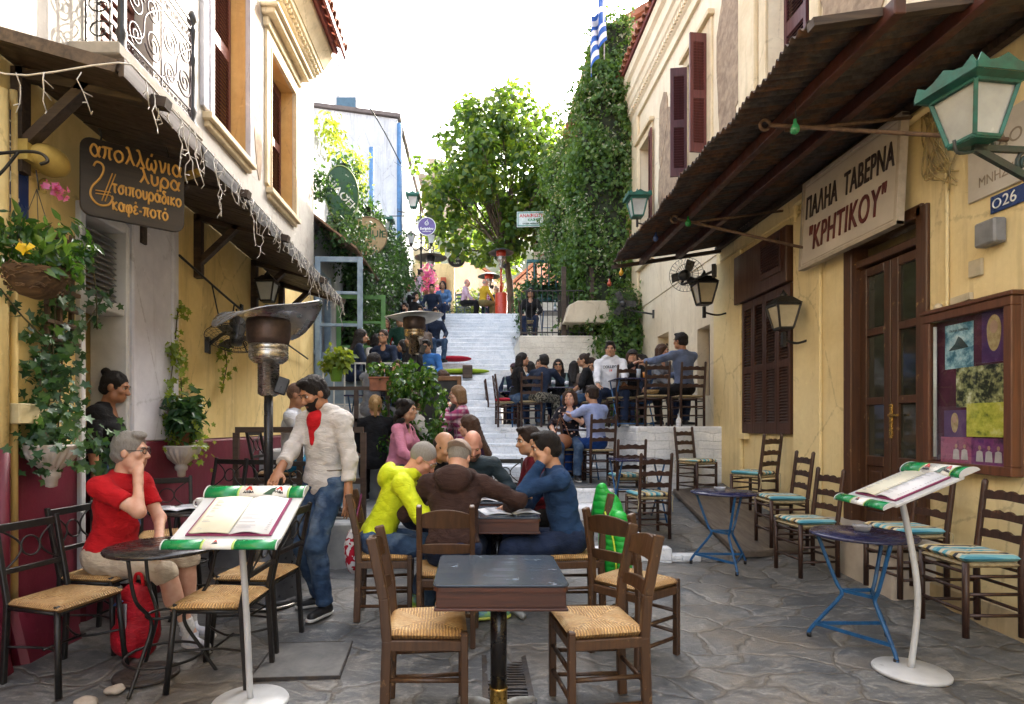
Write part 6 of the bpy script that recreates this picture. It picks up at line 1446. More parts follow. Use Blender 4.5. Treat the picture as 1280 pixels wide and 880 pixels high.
    if shoe is not None:
        for i in (0, 1):
            a_ = an[i]; f_ = fdir[i]; z0 = a_[2]-.08; F2 = Field(a_-.24, a_+.24, max(res, .008)); base = np.array([a_[0], a_[1], z0])
            F2.cone(base-f_*.035+[0, 0, .04], base+f_*.15+[0, 0, .034], .038*k, .032*k, .02); F2.cone(base-f_*.02+[0, 0, .06], a_+[0, 0, .012], .04*k, .040*k, .03); F2.plane(base+[0, 0, .012], (0, 0, -1), .4); F2.plane(a_+[0, 0, .02], (0, 0, 1), .1); so = emit(F2, 'shoe', shoe)
            if lvl < 2:
                F3 = Field(a_-.24, a_+.24, max(res, .008)); F3.cone(base-f_*.04+[0, 0, .016], base+f_*.16+[0, 0, .016], .042*k, .036*k, 0); F3.plane(base+[0, 0, .026], (0, 0, 1), .4); F3.plane(base+[0, 0, .002], (0, 0, -1), .4); emit(F3, 'sole', sole or SOLEW, so)
    if shorts:
        for i in (0, 1):
            F2 = Field(an[i]-.2, an[i]+.25, .01); e = an[i]+(kn[i]-an[i])*.26; F2.cone(an[i]-[0, 0, .02], e, .038*k, .045*k, .02); F2.plane(e, unit(kn[i]-an[i]), .1); emit(F2, 'sock', pm('white_sock', (.65, .63, .6), None, .9, 60))
    # ---- hair
    hm = HM[hcol] if hcol in HM else None
    hl = H(0, 0, 0)-.33; hh_ = H(0, 0, 0)+.25; F2 = Field(np.minimum(hl, nk-.4), hh_, max(res*.9, .0075)); E = lambda c, r, kk=.012, mode='add': F2.ell(H(*c), np.array(r)*hs, HMx, kk, mode)
    cut = lambda: (E((0, .108, -.055), (.073, .088, .122), .012, 'sub'), )
    if hair in ('short', 'long', 'bun', 'pony', 'curly', 'bob', 'wavy', 'slick', 'crop'):
        t_ = {'crop': .004, 'short': .009, 'slick': .007, 'bun': .007}.get(hair, .011)
        E((0, -.018, .026), (.075+t_, .096+t_, .094+t_)); 
        if hair != 'crop': E((0, -.045, -.03), (.070+t_*.7, .068+t_, .062))
        F2.plane(H(0, -.06, -.085 if hair in ('short', 'crop', 'slick', 'bun') else -.16), -hu, .2); cut()
        if hair == 'short': E((0, .05, .10), (.062, .04, .026), .02)
    if hair == 'long' or hair == 'wavy':
        for a, b, r0, r1, r2 in ((-.072, -.02, .030, .036, .026), (.072, -.02, .030, .036, .026), (-.045, -.075, .045, .05, .036), (.045, -.075, .045, .05, .036), (0, -.09, .045, .05, .04)):
            p0, p1 = H(a, b, .03), H(a*1.18, b-.012, -.11); p2 = nk-fw*(.10+.02)-up*(.17)*k+rt*a*1.35; 
            if b > -.05: p2 = nk+rt*a*1.3+fw*(-.04)-up*.14*k
            F2.cone(p0, p1, r0, r1, .02); F2.cone(p1, p2, r1, r2, .02)
    if hair == 'curly':
        rr = np.random.default_rng(seed)
        for _ in range(46):
            a = rr.uniform(0, 6.28); zz = rr.uniform(-.22, .09); ry = .085+.03*(zz < -.03); p = H(math.sin(a)*(.085+.035*(zz < -.02)), -abs(math.cos(a))*ry*1.1-.0, zz) if rr.random() < .8 else H(math.sin(a)*.09, rr.uniform(-.02, .03), zz); F2.ell(p, (.03+rr.uniform(0, .014),)*3, None, .012)
    if hair == 'bob':
        for a, b in ((-.078, -.01), (.078, -.01), (-.05, -.075), (.05, -.075), (0, -.09)): F2.cone(H(a, b, .03), H(a*1.12, b-.01, -.10), .034, .036, .02)
    if hair == 'bun': E((0, -.10, .10), (.036, .036, .034), .008)
    if hair == 'pony': F2.cone(H(0, -.10, .05), H(0, -.15, .01), .022, .035, .01); F2.cone(H(0, -.15, .01), H(0, -.155, -.14), .035, .018, .01)
    if hair == 'fringe': E((0, -.02, -.005), (.079, .098, .06), .01); F2.plane(H(0, 0, .035), hu, .2); F2.plane(H(0, -.05, -.075), -hu, .2); E((0, .11, -.03), (.085, .115, .13), .012, 'sub')
    if hair not in (None, 'bald'):
        F2.wrinkle(.004 if hair != 'crop' else .001, 190, seed); emit(F2, 'hair', hm or HM['dark'], T, 0)
    if beard:
        F2 = Field(H(0, 0, 0)-.2, H(0, 0, 0)+.2, max(res*.9, .0065)); E((0, .022, -.050), (.068, .079, .080), .01); E((0, .066, -.1), (.040, .033, .030), .02); F2.plane(H(0, .03, -.030), hu, .2); E((0, .075, -.020), (.042, .07, .030), .012, 'sub'); E((0, .1, -.072), (.020, .03, .006), .006, 'sub'); F2.plane(H(0, .0, -.05), -hf, .2); emit(F2, 'beard', HM['black'] if beard == 1 else HM['stubble'], T, 1)
    fm = MB(); mats = [EYEW, IRIS, hm or HM['dark'], LIP]
    if lvl < 2:
        for s_ in (1, -1):
            fm.sph(H(s_*.033, .0782, .000), (.0122*hs, .0105*hs, .0092*hs), 8, 0); fm.sph(H(s_*.033, .0852, -.001), .0060*hs, 6, 1)
            fm.tube([H(s_*.018, .096, .020), H(s_*.034, .095, .025), H(s_*.050, .083, .020)], [.0035*hs, .0042*hs, .0025*hs], 6, 2)
            fm.tube([H(s_*.020, .086, .005), H(s_*.033, .0900, .0075), H(s_*.046, .082, .004)], .0028*hs, 5, 2)
        fm.tube([H(-.021, .086, -.0715), H(0, .0945, -.0715), H(.021, .086, -.0715)], [.002, .0036, .002], 5, 3); fm.build('face', mats, T)
    else:
        for s_ in (1, -1): fm.sph(H(s_*.033, .086, .003), (.012, .008, .009), 5, 1); fm.tube([H(s_*.018, .094, .02), H(s_*.05, .083, .02)], .004, 5, 2)
        fm.build('face', mats, T)
    if glasses:
        g = MB(); col = {'sun': LENS}.get(glasses)
        for s_ in (1, -1):
            pts = [H(s_*(.034+.024*math.cos(a)), .104-abs(.024*math.cos(a))*.25, .0+.018*math.sin(a)) if glasses != 'head' else H(s_*(.036+.026*math.cos(a)), .075+.0*a, .105+.02*math.sin(a)) for a in np.linspace(0, 6.28, 15)[:-1]]
            g.tube(pts, .0026 if lvl < 2 else .004, 5, 0, True, True)
            if col or glasses == 'head': g.raw(pts, [tuple(range(14))], 1)
            if glasses != 'head': g.tube([H(s_*.06, .094, .004), H(s_*.079, .0, .0)], .0024, 5)
        g.tube([H(-.010, .106, .006), H(.010, .106, .006)] if glasses != 'head' else [H(-.01, .08, .11), H(.01, .08, .11)], .0026, 5); g.build('glasses', [pm('spectacle_frame', (.03, .022, .018), None, .25, 4, 0, 0) if not trim else trim, LENS], T)
    if cap:
        F2 = Field(H(0, 0, 0)-.25, H(0, 0, 0)+.25, max(res, .008)); E((0, -.016, .038), (.092, .112, .092), .01); F2.plane(H(0, 0, .035), -hu, .25); fd = -1 if cap[1] == 'back' else 1
        E((0, fd*.10, .036), (.07, .085, .012), .006); ct = emit(F2, 'cap', cap[0])
    return T
C_ = cloth
JEANS = cloth('blue_denim', (.045, .085, .16), (.02, .04, .085), pat='denim'); JEAND = cloth('dark_denim', (.018, .03, .07), (.010, .017, .04)); BLKC = cloth('black_cloth', (.014, .014, .016), (.008, .008, .009)); GREYC = cloth('grey_cloth', (.22, .23, .26), (.15, .16, .18)); WHC = cloth('white_cotton', (.66, .67, .70), (.52, .53, .57)); OFFC = cloth('offwhite_fleece', (.58, .54, .49), (.46, .43, .39)); REDC = cloth('red_cotton', (.50, .012, .018), (.36, .008, .012)); KHAKI = cloth('beige_cotton', (.50, .42, .32), (.38, .31, .23)); NEON = cloth('neon_yellow', (.62, .70, .02), (.48, .56, .012), rough=.6); BRNC = cloth('dark_brown_fleece', (.050, .026, .021), (.034, .018, .015)); BLUC = cloth('petrol_blue_knit', (.022, .055, .13), (.014, .036, .09)); LBLU = cloth('light_blue_shirt', (.33, .39, .62), (.24, .29, .50)); GBLU = cloth('grey_blue_shirt', (.14, .18, .30), (.10, .13, .22)); PINKC = cloth('pink_knit', (.60, .24, .33), (.48, .17, .25)); PLUM = cloth('dark_plum_knit', (.035, .012, .035), (.022, .008, .024)); PLAID = cloth('plaid_shirt', (.32, .03, .10), pat='plaid'); FLOR = cloth('floral_blouse', (.016, .015, .022), pat='floral'); NAVYC = cloth('navy_cloth', (.018, .028, .055), (.011, .017, .035)); DENS = cloth('denim_shirt', (.09, .19, .36), (.06, .12, .25)); BEIGC = cloth('taupe_cardigan', (.17, .13, .105), (.12, .09, .075)); TEALC = cloth('teal_cloth', (.02, .30, .30), (.015, .2, .2)); YELC = cloth('mustard_vest', (.55, .36, .03), (.42, .26, .02)); PALEP = cloth('pale_pink_shirt', (.58, .42, .50), (.48, .33, .41)); BRIGHTB = cloth('bright_blue_shirt', (.05, .18, .48), (.035, .12, .34)); CAMO = cloth('patterned_trousers', (.05, .05, .04), pat='camo'); OLIVE = cloth('olive_trousers', (.22, .17, .07), (.15, .12, .05)); SHB = pm('black_shoe', (.018, .018, .02), None, .55, 30, 0, .2); SHW = pm('white_trainer', (.62, .62, .64), (.4, .4, .45), .5, 20); SHBL = pm('blue_trainer', (.03, .16, .55), (.25, .5, .05), .45, 16); SHG = pm('grey_trainer', (.2, .19, .17), None, .6, 20)
LIMES = pm('lime_sole', (.6, .68, .12), None, .5)
GP2 = 'people around the tables in the square'; GP3 = 'people on the white terraces'; GP4 = 'people sitting along the left side of the stairs'
# ---- foreground
person('grey haired man in red t-shirt and beige shorts, resting his chin on his hand', -2.38, 3.83, .03, -8, seat=.47, lean=10, hyaw=14, hpit=2, lvl=0, skin='fair', shirt=REDC, sleeve='short', pants=KHAKI, shorts=True, shoe=SHW, hair='short', hcol='grey', glasses='clear', hands=((.05, .235, 1.085), (.02, .36, .66)), poles=((.5, .3, -1), (-.9, 0, -.5)), feet=((.04, .60, .08, 25), (-.10, .50, .1, 10)), h=1.74, heavy=1.12, curl=(.55, .5), group=GP2)
person('woman in a black top with a hair bun standing in the doorway', -2.86, 4.52, .2, 8, sit=False, lean=2, hyaw=2, hpit=14, lvl=0, skin='tan', h=1.67, fem=True, shirt=BLKC, sleeve='elbow', pants=JEANS, shoe=SHB, hair='bun', hcol='black', group=GP2)
person('bearded waiter in a grey zip hoodie and jeans, hand on the menu stand', -1.14, 4.44, .04, 238, sit=False, lean=1, hyaw=-14, hpit=28, lvl=0, skin='tan', h=1.80, shirt=cloth('pale_grey_fleece', (.56, .53, .51), (.44, .42, .40)), pants=JEANS, shoe=SHB, hair='short', hcol='black', beard=1, hood=True, inner=REDC, sleeve='push', hands=((.02, .44, 1.03), (-.30, .06, .84)), poles=((.8, -.6, -.5), (-.9, -.5, -.2)), feet=((.10, -.05, .08, 30), (-.10, .10, .08, -10)), curl=(.7, .5), heavy=1.05, group=GP2)
person('man in a neon yellow hooded jacket bending over the table', -.74, 4.36, .04, 6, seat=.46, lean=26, hyaw=-14, hpit=36, lvl=0, skin='pink', shirt=NEON, pants=JEANS, shoe=SHBL, sole=LIMES, hair='crop', hcol='grey', hood=True, glasses='clear', trim=pm('gold_frame', (.4, .28, .1), None, .3, 4, .6, 0), sleeve='push', hands=((.14, .50, .80), (-.02, .52, .80)), feet=((.14, .36, .08), (-.12, .30, .08)), group=GP2)
person('man in a dark brown hoodie and beige cap seen from behind at the table', -.16, 3.98, .03, 86, seat=.46, lean=24, hyaw=-8, hpit=34, lvl=0, skin='fair', shirt=BRNC, pants=JEAND, shoe=SHG, hair='crop', hcol='grey', hood=True, cap=(pm('beige_cap', (.42, .33, .28), None, .9, 30), 'back'), hands=((.36, .46, .79), (-.16, .40, .80)), poles=((1.2, -.3, -.3), (-.9, -.2, -.6)), heavy=1.16, h=1.78, group=GP2)
person('man in a petrol blue sweater with his hand on his mouth at the table', .69, 4.36, .04, 183, seat=.46, lean=12, hyaw=-4, hpit=10, lvl=0, skin='olive', shirt=BLUC, pants=JEAND, shoe=SHBL, sole=LIMES, hair='short', hcol='black', hands=((-.02, .34, .86), (-.06, .21, 1.13)), poles=((.8, .2, -.7), (-.3, .4, -1)), feet=((.16, .40, .08), (-.08, .52, .08)), heavy=1.08, h=1.76, curl=(.4, 1.0), group=GP2)
person('bald man in a dark jacket looking down at the far end of the table', .0, 5.42, .12, 262, seat=.46, lean=26, hyaw=14, hpit=34, lvl=0, skin='pink', shirt=cloth('dark_teal_jacket', (.02, .035, .045), (.014, .024, .03), rough=.6), pants=JEAND, shoe=SHB, hair=None, beard=2, hcol='sandy', collar=GREYC, hands=((.14, .42, .78), (-.16, .42, .78)), group=GP2)
person('balding man half hidden behind the man in neon yellow', -.50, 5.16, .09, -42, seat=.46, lean=24, hpit=26, lvl=1, skin='olive', shirt=BLKC, pants=JEAND, shoe=SHB, hair='fringe', hcol='dark', group=GP2)
person('dark haired person in dark red behind the man in the blue sweater', .66, 5.16, .09, 192, seat=.46, lean=16, hyaw=4, hpit=8, lvl=1, skin='olive', shirt=cloth('dark_red_knit', (.14, .012, .022), (.09, .008, .015)), pants=BLKC, shoe=SHB, hair='short', hcol='dark', group=GP2)
person('curly haired woman in a pink top turned to the right', -.86, 6.35, .42, -15, seat=.44, lean=10, hyaw=-6, lvl=1, skin='olive', fem=True, h=1.66, shirt=PINKC, pants=JEAND, shoe=SHB, hair='curly', hcol='black', group=GP2)
person('long haired young woman in a dark plum top looking left', .08, 6.3, .23, 172, seat=.46, lean=12, hyaw=0, hpit=8, lvl=1, skin='fair', fem=True, h=1.68, shirt=PLUM, pants=BLKC, shoe=SHB, hair='long', hcol='brown', group=GP2)
person('woman in a magenta plaid shirt touching her shoulder', -.16, 7.5, .62, 190, seat=.46, lean=4, hyaw=0, hpit=4, lvl=1, skin='fair', fem=True, h=1.66, shirt=PLAID, pants=JEAND, shoe=SHB, hair='bob', hcol='sandy', hands=((.16, .36, .72), (.0, .2, 1.04)), group=GP2)
# ---- behind the brown railing, left
person('man in a white t-shirt behind the brown railing', -1.86, 5.95, .5, 6, seat=.46, lean=2, hyaw=-8, lvl=1, skin='tan', shirt=WHC, sleeve='short', pants=cloth('turquoise_trousers', (.02, .22, .26), (.015, .12, .3)), shoe=SHB, hair='crop', hcol='stubble', hands=((.1, .4, .72), (-.05, .42, .72)), group=GP2)
person('blond woman with ponytail seen from behind over the railing', -1.18, 6.9, .5, 100, seat=.44, lean=6, lvl=1, skin='fair', fem=True, h=1.64, shirt=BLKC, pants=BLKC, hair='pony', hcol='blond', group=GP2)
person('dark haired person in a pale grey hoodie beside the blond woman', -.86, 6.98, .5, 35, seat=.44, lean=12, hyaw=20, lvl=1, skin='olive', shirt=OFFC, pants=JEAND, hair='short', hcol='brown', hood=True, group=GP2)
person('woman with black hair in a grey top seen from behind the clay planter', -1.42, 7.95, 1.12, 55, seat=.44, lean=4, hyaw=-10, lvl=1, skin='olive', fem=True, h=1.66, shirt=GREYC, pants=GREYC, hair='bob', hcol='black', group=GP4)
person('smiling woman with wavy dark hair facing the camera beside the shrub', -1.16, 8.75, 1.12, 258, seat=.44, lean=4, hyaw=8, hroll=-8, lvl=1, skin='fair', fem=True, h=1.62, shirt=BLKC, pants=JEAND, hair='wavy', hcol='dark', group=GP4)
person('brown long haired woman in a black jacket seen from behind next to the stairs', -.46, 8.6, .92, 115, seat=.46, lean=6, hyaw=10, lvl=1, skin='fair', fem=True, h=1.7, shirt=cloth('black_leather', (.016, .018, .022), None, rough=.45), pants=BLKC, hair='long', hcol='brown', group=GP4)
for a in [('dark haired woman in profile by the blue drainpipe', -1.86, 10.6, 1.75, -10, dict(fem=True, hair='bob', hcol='black', shirt=BLKC)),
          ('person with tied hair turning back at the table under the heater', -1.55, 10.2, 1.75, 250, dict(fem=True, hair='bun', hcol='dark', shirt=NAVYC, glasses='clear')),
          ('person in a teal top bending at the table under the heater', -1.55, 11.6, 1.75, 20, dict(hair='short', hcol='dark', shirt=TEALC, lean=22)),
          ('person in black reaching across the table under the heater', -1.2, 11.2, 1.75, 190, dict(hair='bob', hcol='black', shirt=BLKC, lean=16, fem=True, sleeve='short')),
          ('man in bright blue shirt, dark jacket and sunglasses on the stairs', -.88, 11.4, 1.75, 250, dict(hair='short', hcol='black', shirt=BRIGHTB, glasses='sun', lean=12, hpit=14)),
          ('woman in a striped dark top at the table right of the blue drainpipe', -2.1, 9.9, 1.75, 20, dict(fem=True, hair='long', hcol='black', shirt=NAVYC, lean=14)),
          ('man in a black jacket with his back to the shrub on the left terrace', -1.0, 10.4, 1.75, 170, dict(hair='short', hcol='black', shirt=BLKC, lean=12)),
          ('woman in pale grey between the heater and the ivy wall', -2.0, 11.3, 1.85, -30, dict(fem=True, hair='bob', hcol='dark', shirt=OFFC)),
          ('man in a dark green jumper sitting higher behind the heater', -1.6, 12.6, 2.45, 262, dict(hair='short', hcol='black', shirt=cloth('dark_green_knit', (.02, .06, .04), None))),
          ('woman in red sitting on the left terrace behind the heater', -2.0, 12.9, 2.45, 285, dict(fem=True, hair='long', hcol='brown', shirt=REDC)),
          ('young man in a white shirt on the steps below the lamp post', -2.0, 17.4, 4.3, 275, dict(hair='short', hcol='dark', shirt=WHC)),
          ('woman in blue on the steps below the kiosk', -.98, 18.0, 4.5, 255, dict(fem=True, hair='bob', hcol='black', shirt=DENS)),
          ('man in black holding a phone to his ear on the upper steps', -1.75, 16.2, 3.75, -40, dict(hair='short', hcol='black', shirt=BLKC, hands=((.1, .2, 1.15), None))),
          ('man in dark blue watching from the upper steps', -1.25, 17.0, 4.15, 262, dict(hair='short', hcol='black', shirt=NAVYC)),
          ('crouching man in grey on the upper steps', -1.7, 15.4, 3.3, 240, dict(hair='short', hcol='black', shirt=GREYC, lean=22, beard=1)),
          ('bearded man in a brown jacket on the steps', -1.35, 14.4, 3.0, 268, dict(hair='short', hcol='black', shirt=BEIGC, beard=1)),
          ('man in sunglasses, blue jacket and jeans at the edge of the steps', -1.02, 14.2, 2.9, 290, dict(hair='short', hcol='black', shirt=NAVYC, pants=JEANS, glasses='sun', lean=6)),
          ('person in a pale hood leaning back on the steps', -1.2, 13.3, 2.5, 120, dict(hair='bob', hcol='dark', shirt=BEIGC))]:
    kw = dict(lvl=2 if a[2] > 12 else 1, pants=JEAND, shoe=SHB, skin='olive', group=GP4, seat=.44); kw.update(a[5]); person(a[0], a[1], a[2], a[3], a[4], **kw)
# ---- landing and right terraces
person('smiling woman in a floral blouse with sunglasses on her head', 1.38, 8.62, .65, 258, seat=.46, lean=4, hyaw=-6, lvl=1, skin='fair', fem=True, h=1.64, shirt=FLOR, sleeve='elbow', pants=JEANS, shoe=SHB, hair='bob', hcol='brown', glasses='head', hands=((.2, .34, .66), (-.02, .30, .92)), group=GP3)
person('man in a light blue shirt seen from behind on the landing', 1.70, 8.30, .645, 122, seat=.46, lean=6, hyaw=0, lvl=1, skin='olive', shirt=LBLU, pants=cloth('royal_blue_trousers', (.015, .06, .26), (.01, .04, .17)), shoe=SHB, hair='short', hcol='dark', hands=((.1, .38, .8), (-.12, .46, .98)), feet=((.1, .42, .08), (-.1, .5, .08)), group=GP3)
yt = person('young man in a white college sweatshirt facing the camera', 2.2, 9.62, 1.42, 258, seat=.46, lean=-4, hyaw=-4, hpit=2, lvl=1, skin='olive', shirt=WHC, hood=True, pants=JEAND, shoe=SHB, hair='short', hcol='black', h=1.8, feet=((.2, .5, .08), (-.2, .5, .08)), hands=((.2, .44, .6), (-.2, .44, .62)), knees=.2, group=GP3)
person('long haired woman with a dark hat drinking at the terrace table', 2.62, 9.9, 1.42, 262, seat=.44, lean=4, lvl=1, skin='fair', fem=True, h=1.62, shirt=BLKC, pants=BLKC, hair='wavy', hcol='brown', cap=(pm('dark_hat', (.03, .025, .025), None, .9), 'front'), hands=((.0, .3, 1.02), None), group=GP3)
person('smiling brown haired woman with raised sunglasses beside the man in the grey blue shirt', 2.98, 9.55, 1.42, 300, seat=.46, lean=2, hyaw=30, lvl=1, skin='fair', fem=True, h=1.68, shirt=GREYC, pants=JEAND, hair='bob', hcol='brown', glasses='head', group=GP3)
person('man in a grey blue shirt seen from behind at the edge of the terrace', 3.16, 8.92, 1.42, 112, seat=.50, lean=4, hyaw=14, lvl=1, skin='tan', shirt=GBLU, pants=BLKC, shoe=SHB, hair='short', hcol='black', h=1.82, hands=((.05, .42, .80), (-.46, .34, 1.0)), poles=((.8, 0, -.7), (-.9, 0, -.3)), group=GP3)
for a in [('woman with long black hair and jeans at the bottle table', .72, 10.5, 1.4, -8, dict(fem=True, hair='long', hcol='black', shirt=BLKC, pants=JEANS)),
          ('man resting his head on his hand at the bottle table', 1.08, 10.15, 1.4, 60, dict(hair='short', hcol='black', shirt=NAVYC, pants=CAMO, lean=24, hyaw=50, hands=((.1, .3, .98), None))),
          ('dark haired woman leaning in behind the bottle table', 1.32, 11.55, 1.4, 235, dict(fem=True, hair='long', hcol='black', shirt=BLKC, lean=10)),
          ('woman in large sunglasses behind the bottle table', 1.62, 11.6, 1.4, 262, dict(fem=True, hair='long', hcol='black', shirt=BLKC, glasses='sun')),
          ('woman with glasses and a black shawl in profile at the bottle table', 2.05, 10.6, 1.4, 172, dict(fem=True, hair='bun', hcol='dark', shirt=BLKC, sleeve='elbow', glasses='clear', pants=JEANS)),
          ('man in a cap and sunglasses leaning over the rear table', .82, 12.75, 1.45, 268, dict(hair='crop', hcol='black', shirt=NAVYC, glasses='sun', lean=18, cap=(pm('dark_cap', (.05, .02, .03), None, .9), 'front'))),
          ('woman with black hair in a denim shirt turned to the man in the cap', 1.22, 12.3, 1.45, 160, dict(fem=True, hair='long', hcol='black', shirt=DENS, pants=cloth('burgundy_trousers', (.10, .01, .025), None))),
          ('dark haired woman in a taupe cardigan seen from behind', 2.0, 12.2, 1.45, 60, dict(fem=True, hair='long', hcol='black', shirt=BEIGC)),
          ('woman in white drinking at the table under the concrete ledge', 2.5, 12.9, 1.45, 250, dict(fem=True, hair='bun', hcol='black', shirt=WHC)),
          ('woman with drawn up knees in jeans beside the ivy', 2.78, 12.6, 1.5, 165, dict(fem=True, hair='bob', hcol='black', shirt=OFFC, pants=JEANS, feet=((.1, .3, .42), (-.1, .32, .42)), sole=None)),
          ('woman in pale blue at the back of the terrace near the white wall', 1.5, 13.0, 1.45, 265, dict(fem=True, hair='long', hcol='brown', shirt=LBLU)),
          ('man in grey with crossed arms at the back of the terrace', 2.35, 11.5, 1.42, 190, dict(hair='short', hcol='dark', shirt=GREYC, beard=1)),
          ('young man in dark blue behind the sweatshirt man at the wall', 3.2, 11.0, 1.42, 200, dict(hair='short', hcol='black', shirt=NAVYC)),
          ('woman in dark glasses on the upper terrace', 1.36, 14.6, 3.5, 262, dict(fem=True, hair='bob', hcol='black', shirt=BLKC, glasses='sun')),
          ('person in pale clothes behind the post on the upper terrace', 2.75, 15.4, 3.5, 230, dict(hair='short', hcol='dark', shirt=PALEP)),
          ('woman in a pale top standing beside the lamp post', -1.98, 19.9, 5.0, 10, dict(fem=True, sit=False, hair='bun', hcol='dark', shirt=PALEP, pants=JEANS)),
          ('seated man in a pink shirt on the plateau', -.42, 20.35, 5.15, -12, dict(hair='fringe', hcol='grey', skin='pink', shirt=PALEP, pants=BLKC)),
          ('old man in a mustard vest seated at the green table', .22, 20.3, 5.15, 30, dict(hair='fringe', hcol='grey', skin='pink', shirt=YELC, pants=OLIVE, h=1.8, lean=8)),
          ('man in dark checks behind the green table', .46, 21.6, 5.15, 262, dict(hair='fringe', hcol='dark', shirt=PLAID)),
          ('man in black and white checks at the right of the green table', .78, 21.5, 5.15, 250, dict(hair='short', hcol='grey', shirt=NAVYC))]:
    kw = dict(lvl=2 if a[2] > 12 else 1, pants=JEAND, shoe=SHB, skin='olive', group=GP3, seat=.44); kw.update(a[5]); person(a[0], a[1], a[2], a[3], a[4], **kw)
for s_, z_, sz, mt in (('COLLEGE', .96, .060, BLKP), ('18', .90, .05, REDP)):
    o = text(s_, sz, mt, frame((0, 0, z_), (-1, 0, 0), (0, 0, 1)), yt, depth=.002, bold=.002)
    for v in o.data.vertices: v.co.y += .135*math.sqrt(max(.05, 1-(v.co.x/.19)**2))-.035
# ================================================================ vegetation
def leaves(name, P, N, size, mat, parent=None, kind='kite', seed=1, jit=.7, asp=.75, droop=.3):
    rr = np.random.default_rng(seed); P = np.asarray(P, float); n = len(P); N = np.asarray(N, float)+rr.normal(0, jit, (n, 3)); N /= np.linalg.norm(N, axis=1)[:, None]+1e-9
    up = rr.normal(0, 1, (n, 3)); up[:, 2] -= droop*3; T = up-N*(up*N).sum(1)[:, None]; T /= np.linalg.norm(T, axis=1)[:, None]+1e-9; S = np.cross(N, T); sz = size*rr.uniform(.6, 1.25, n)[:, None]
    if kind == 'kite': prof = [(0, 0, 0), (-.5*asp, .42, .10), (0, 1, -.06), (.5*asp, .42, .10), (0, .45, -.02)]; tri = [(0, 4, 1), (1, 4, 2), (0, 3, 4), (4, 3, 2)]
    elif kind == 'long': prof = [(0, 0, 0), (-.2, .35, .05), (-.14, .7, .02), (0, 1, -.12), (.14, .7, .02), (.2, .35, .05), (0, .5, -.02)]; tri = [(0, 6, 1), (1, 6, 2), (2, 6, 3), (3, 6, 4), (4, 6, 5), (5, 6, 0)]
    else: prof = [(0, .05, 0), (-.42, -.05, .05), (-.28, .30, .02), (-.55, .52, .05), (-.2, .62, .02), (0, 1, -.05), (.2, .62, .02), (.55, .52, .05), (.28, .30, .02), (.42, -.05, .05), (0, .35, -.03)]; tri = [(10, i, (i+1) % 10) for i in range(10)]
    k = len(prof); V = np.zeros((n, k, 3))
    for i, (a, b, c) in enumerate(prof): V[:, i] = P+sz*(S*a+T*b+N*c)
    F = (np.arange(n)[:, None, None]*k+np.array(tri)[None]).reshape(-1, 3)
    return mesh_arrays(name, V.reshape(-1, 3), F, mat, None, False, parent)
def clumps(centers, radii, per, seed, flat=1.0, hollow=.55):
    """points and outward normals through the outer part of many leaf clumps"""
    rr = np.random.default_rng(seed); P, N = [], []
    for c, r in zip(centers, radii):
        m = max(6, int(per*r*r)); d = rr.normal(size=(m, 3)); d /= np.linalg.norm(d, axis=1)[:, None]; q = r*(hollow+(1-hollow)*rr.random(m)**.6)[:, None]; s_ = d*q; s_[:, 2] *= flat; P.append(np.array(c)+s_); N.append(d+np.array([0, 0, .35]))
    return np.concatenate(P), np.concatenate(N)
LF_TREE = leafm('mulberry_leaf', (.060, .135, .028), (.018, .058, .026), .55, .4, .5, (.22, .26, .02)); LF_IVY = leafm('creeper_leaf', (.075, .165, .035), (.026, .078, .022), .45, .5, 1.2, (.15, .22, .07)); LF_IVYD = leafm('dark_ivy_leaf', (.028, .085, .030), (.010, .038, .018), .35, .4, 2, (.07, .16, .035)); LF_FIC = leafm('ficus_leaf', (.030, .10, .018), (.008, .035, .010), .35, .25, 3, (.16, .27, .04)); LF_FLW = leafm('white_blossom', (.42, .45, .34), (.25, .30, .2), .4, .6); LF_LIME = leafm('lime_leaf', (.16, .24, .03), (.06, .12, .02), .5, .45, 2, (.30, .36, .05)); LF_HEDGE = leafm('hedge_leaf', (.055, .10, .03), (.02, .05, .02), .4, .5, 1, (.13, .15, .05))
BARK = pm('bark', (.16, .11, .075), (.06, .043, .032), .9, 9, 0, .9, (1, 1, .3), .02); STEM = pm('stem', (.10, .085, .035), (.05, .045, .02), .8, 20)
def tree(name, label, loc, h, trunk_h, crown_c, crown_r, nclump, per, leaf, mat, seed, lean=(0, 0), trunk_r=.2, group=None):
    t = thing(name, label, 'tree', loc, 0, group); rr = random.Random(seed); cs, rs, tips = [], [], []
    for i in range(nclump):
        while True:
            v = Vector((rr.uniform(-1, 1), rr.uniform(-1, 1), rr.uniform(-1, 1)))
            if .25 < v.length < 1: break
        f = 1-.35*max(0, v.z); c = Vector(crown_c)+Vector((v.x*crown_r[0]*f, v.y*crown_r[1]*f, v.z*crown_r[2])); cs.append(c); rs.append(rr.uniform(.32, .68)*min(crown_r)*.42)
    m = MB(); top = Vector((lean[0], lean[1], trunk_h)); m.tube(curve_pts([(0, 0, -.2), (lean[0]*.3+.05, lean[1]*.3, trunk_h*.5), top, top+Vector((.1, 0, (crown_c[2]-trunk_h)*.9))], 5), [trunk_r*(1-.045*i) for i in range(16)], 10); m.build('trunk', BARK, t)
    m = MB()
    for c in cs[::3]:
        mid = top.lerp(c, .5)+Vector((rr.uniform(-.2, .2), rr.uniform(-.2, .2), .1)); m.tube(curve_pts([top*.9+Vector((0, 0, .2)), mid, c], 4), [trunk_r*.3*(1-.1*i) for i in range(9)], 6)
    m.build('limbs', BARK, t); P, N = clumps(cs, rs, per, seed); leaves('crown', P, N, leaf, mat, t, 'kite', seed, .6, .9); return t
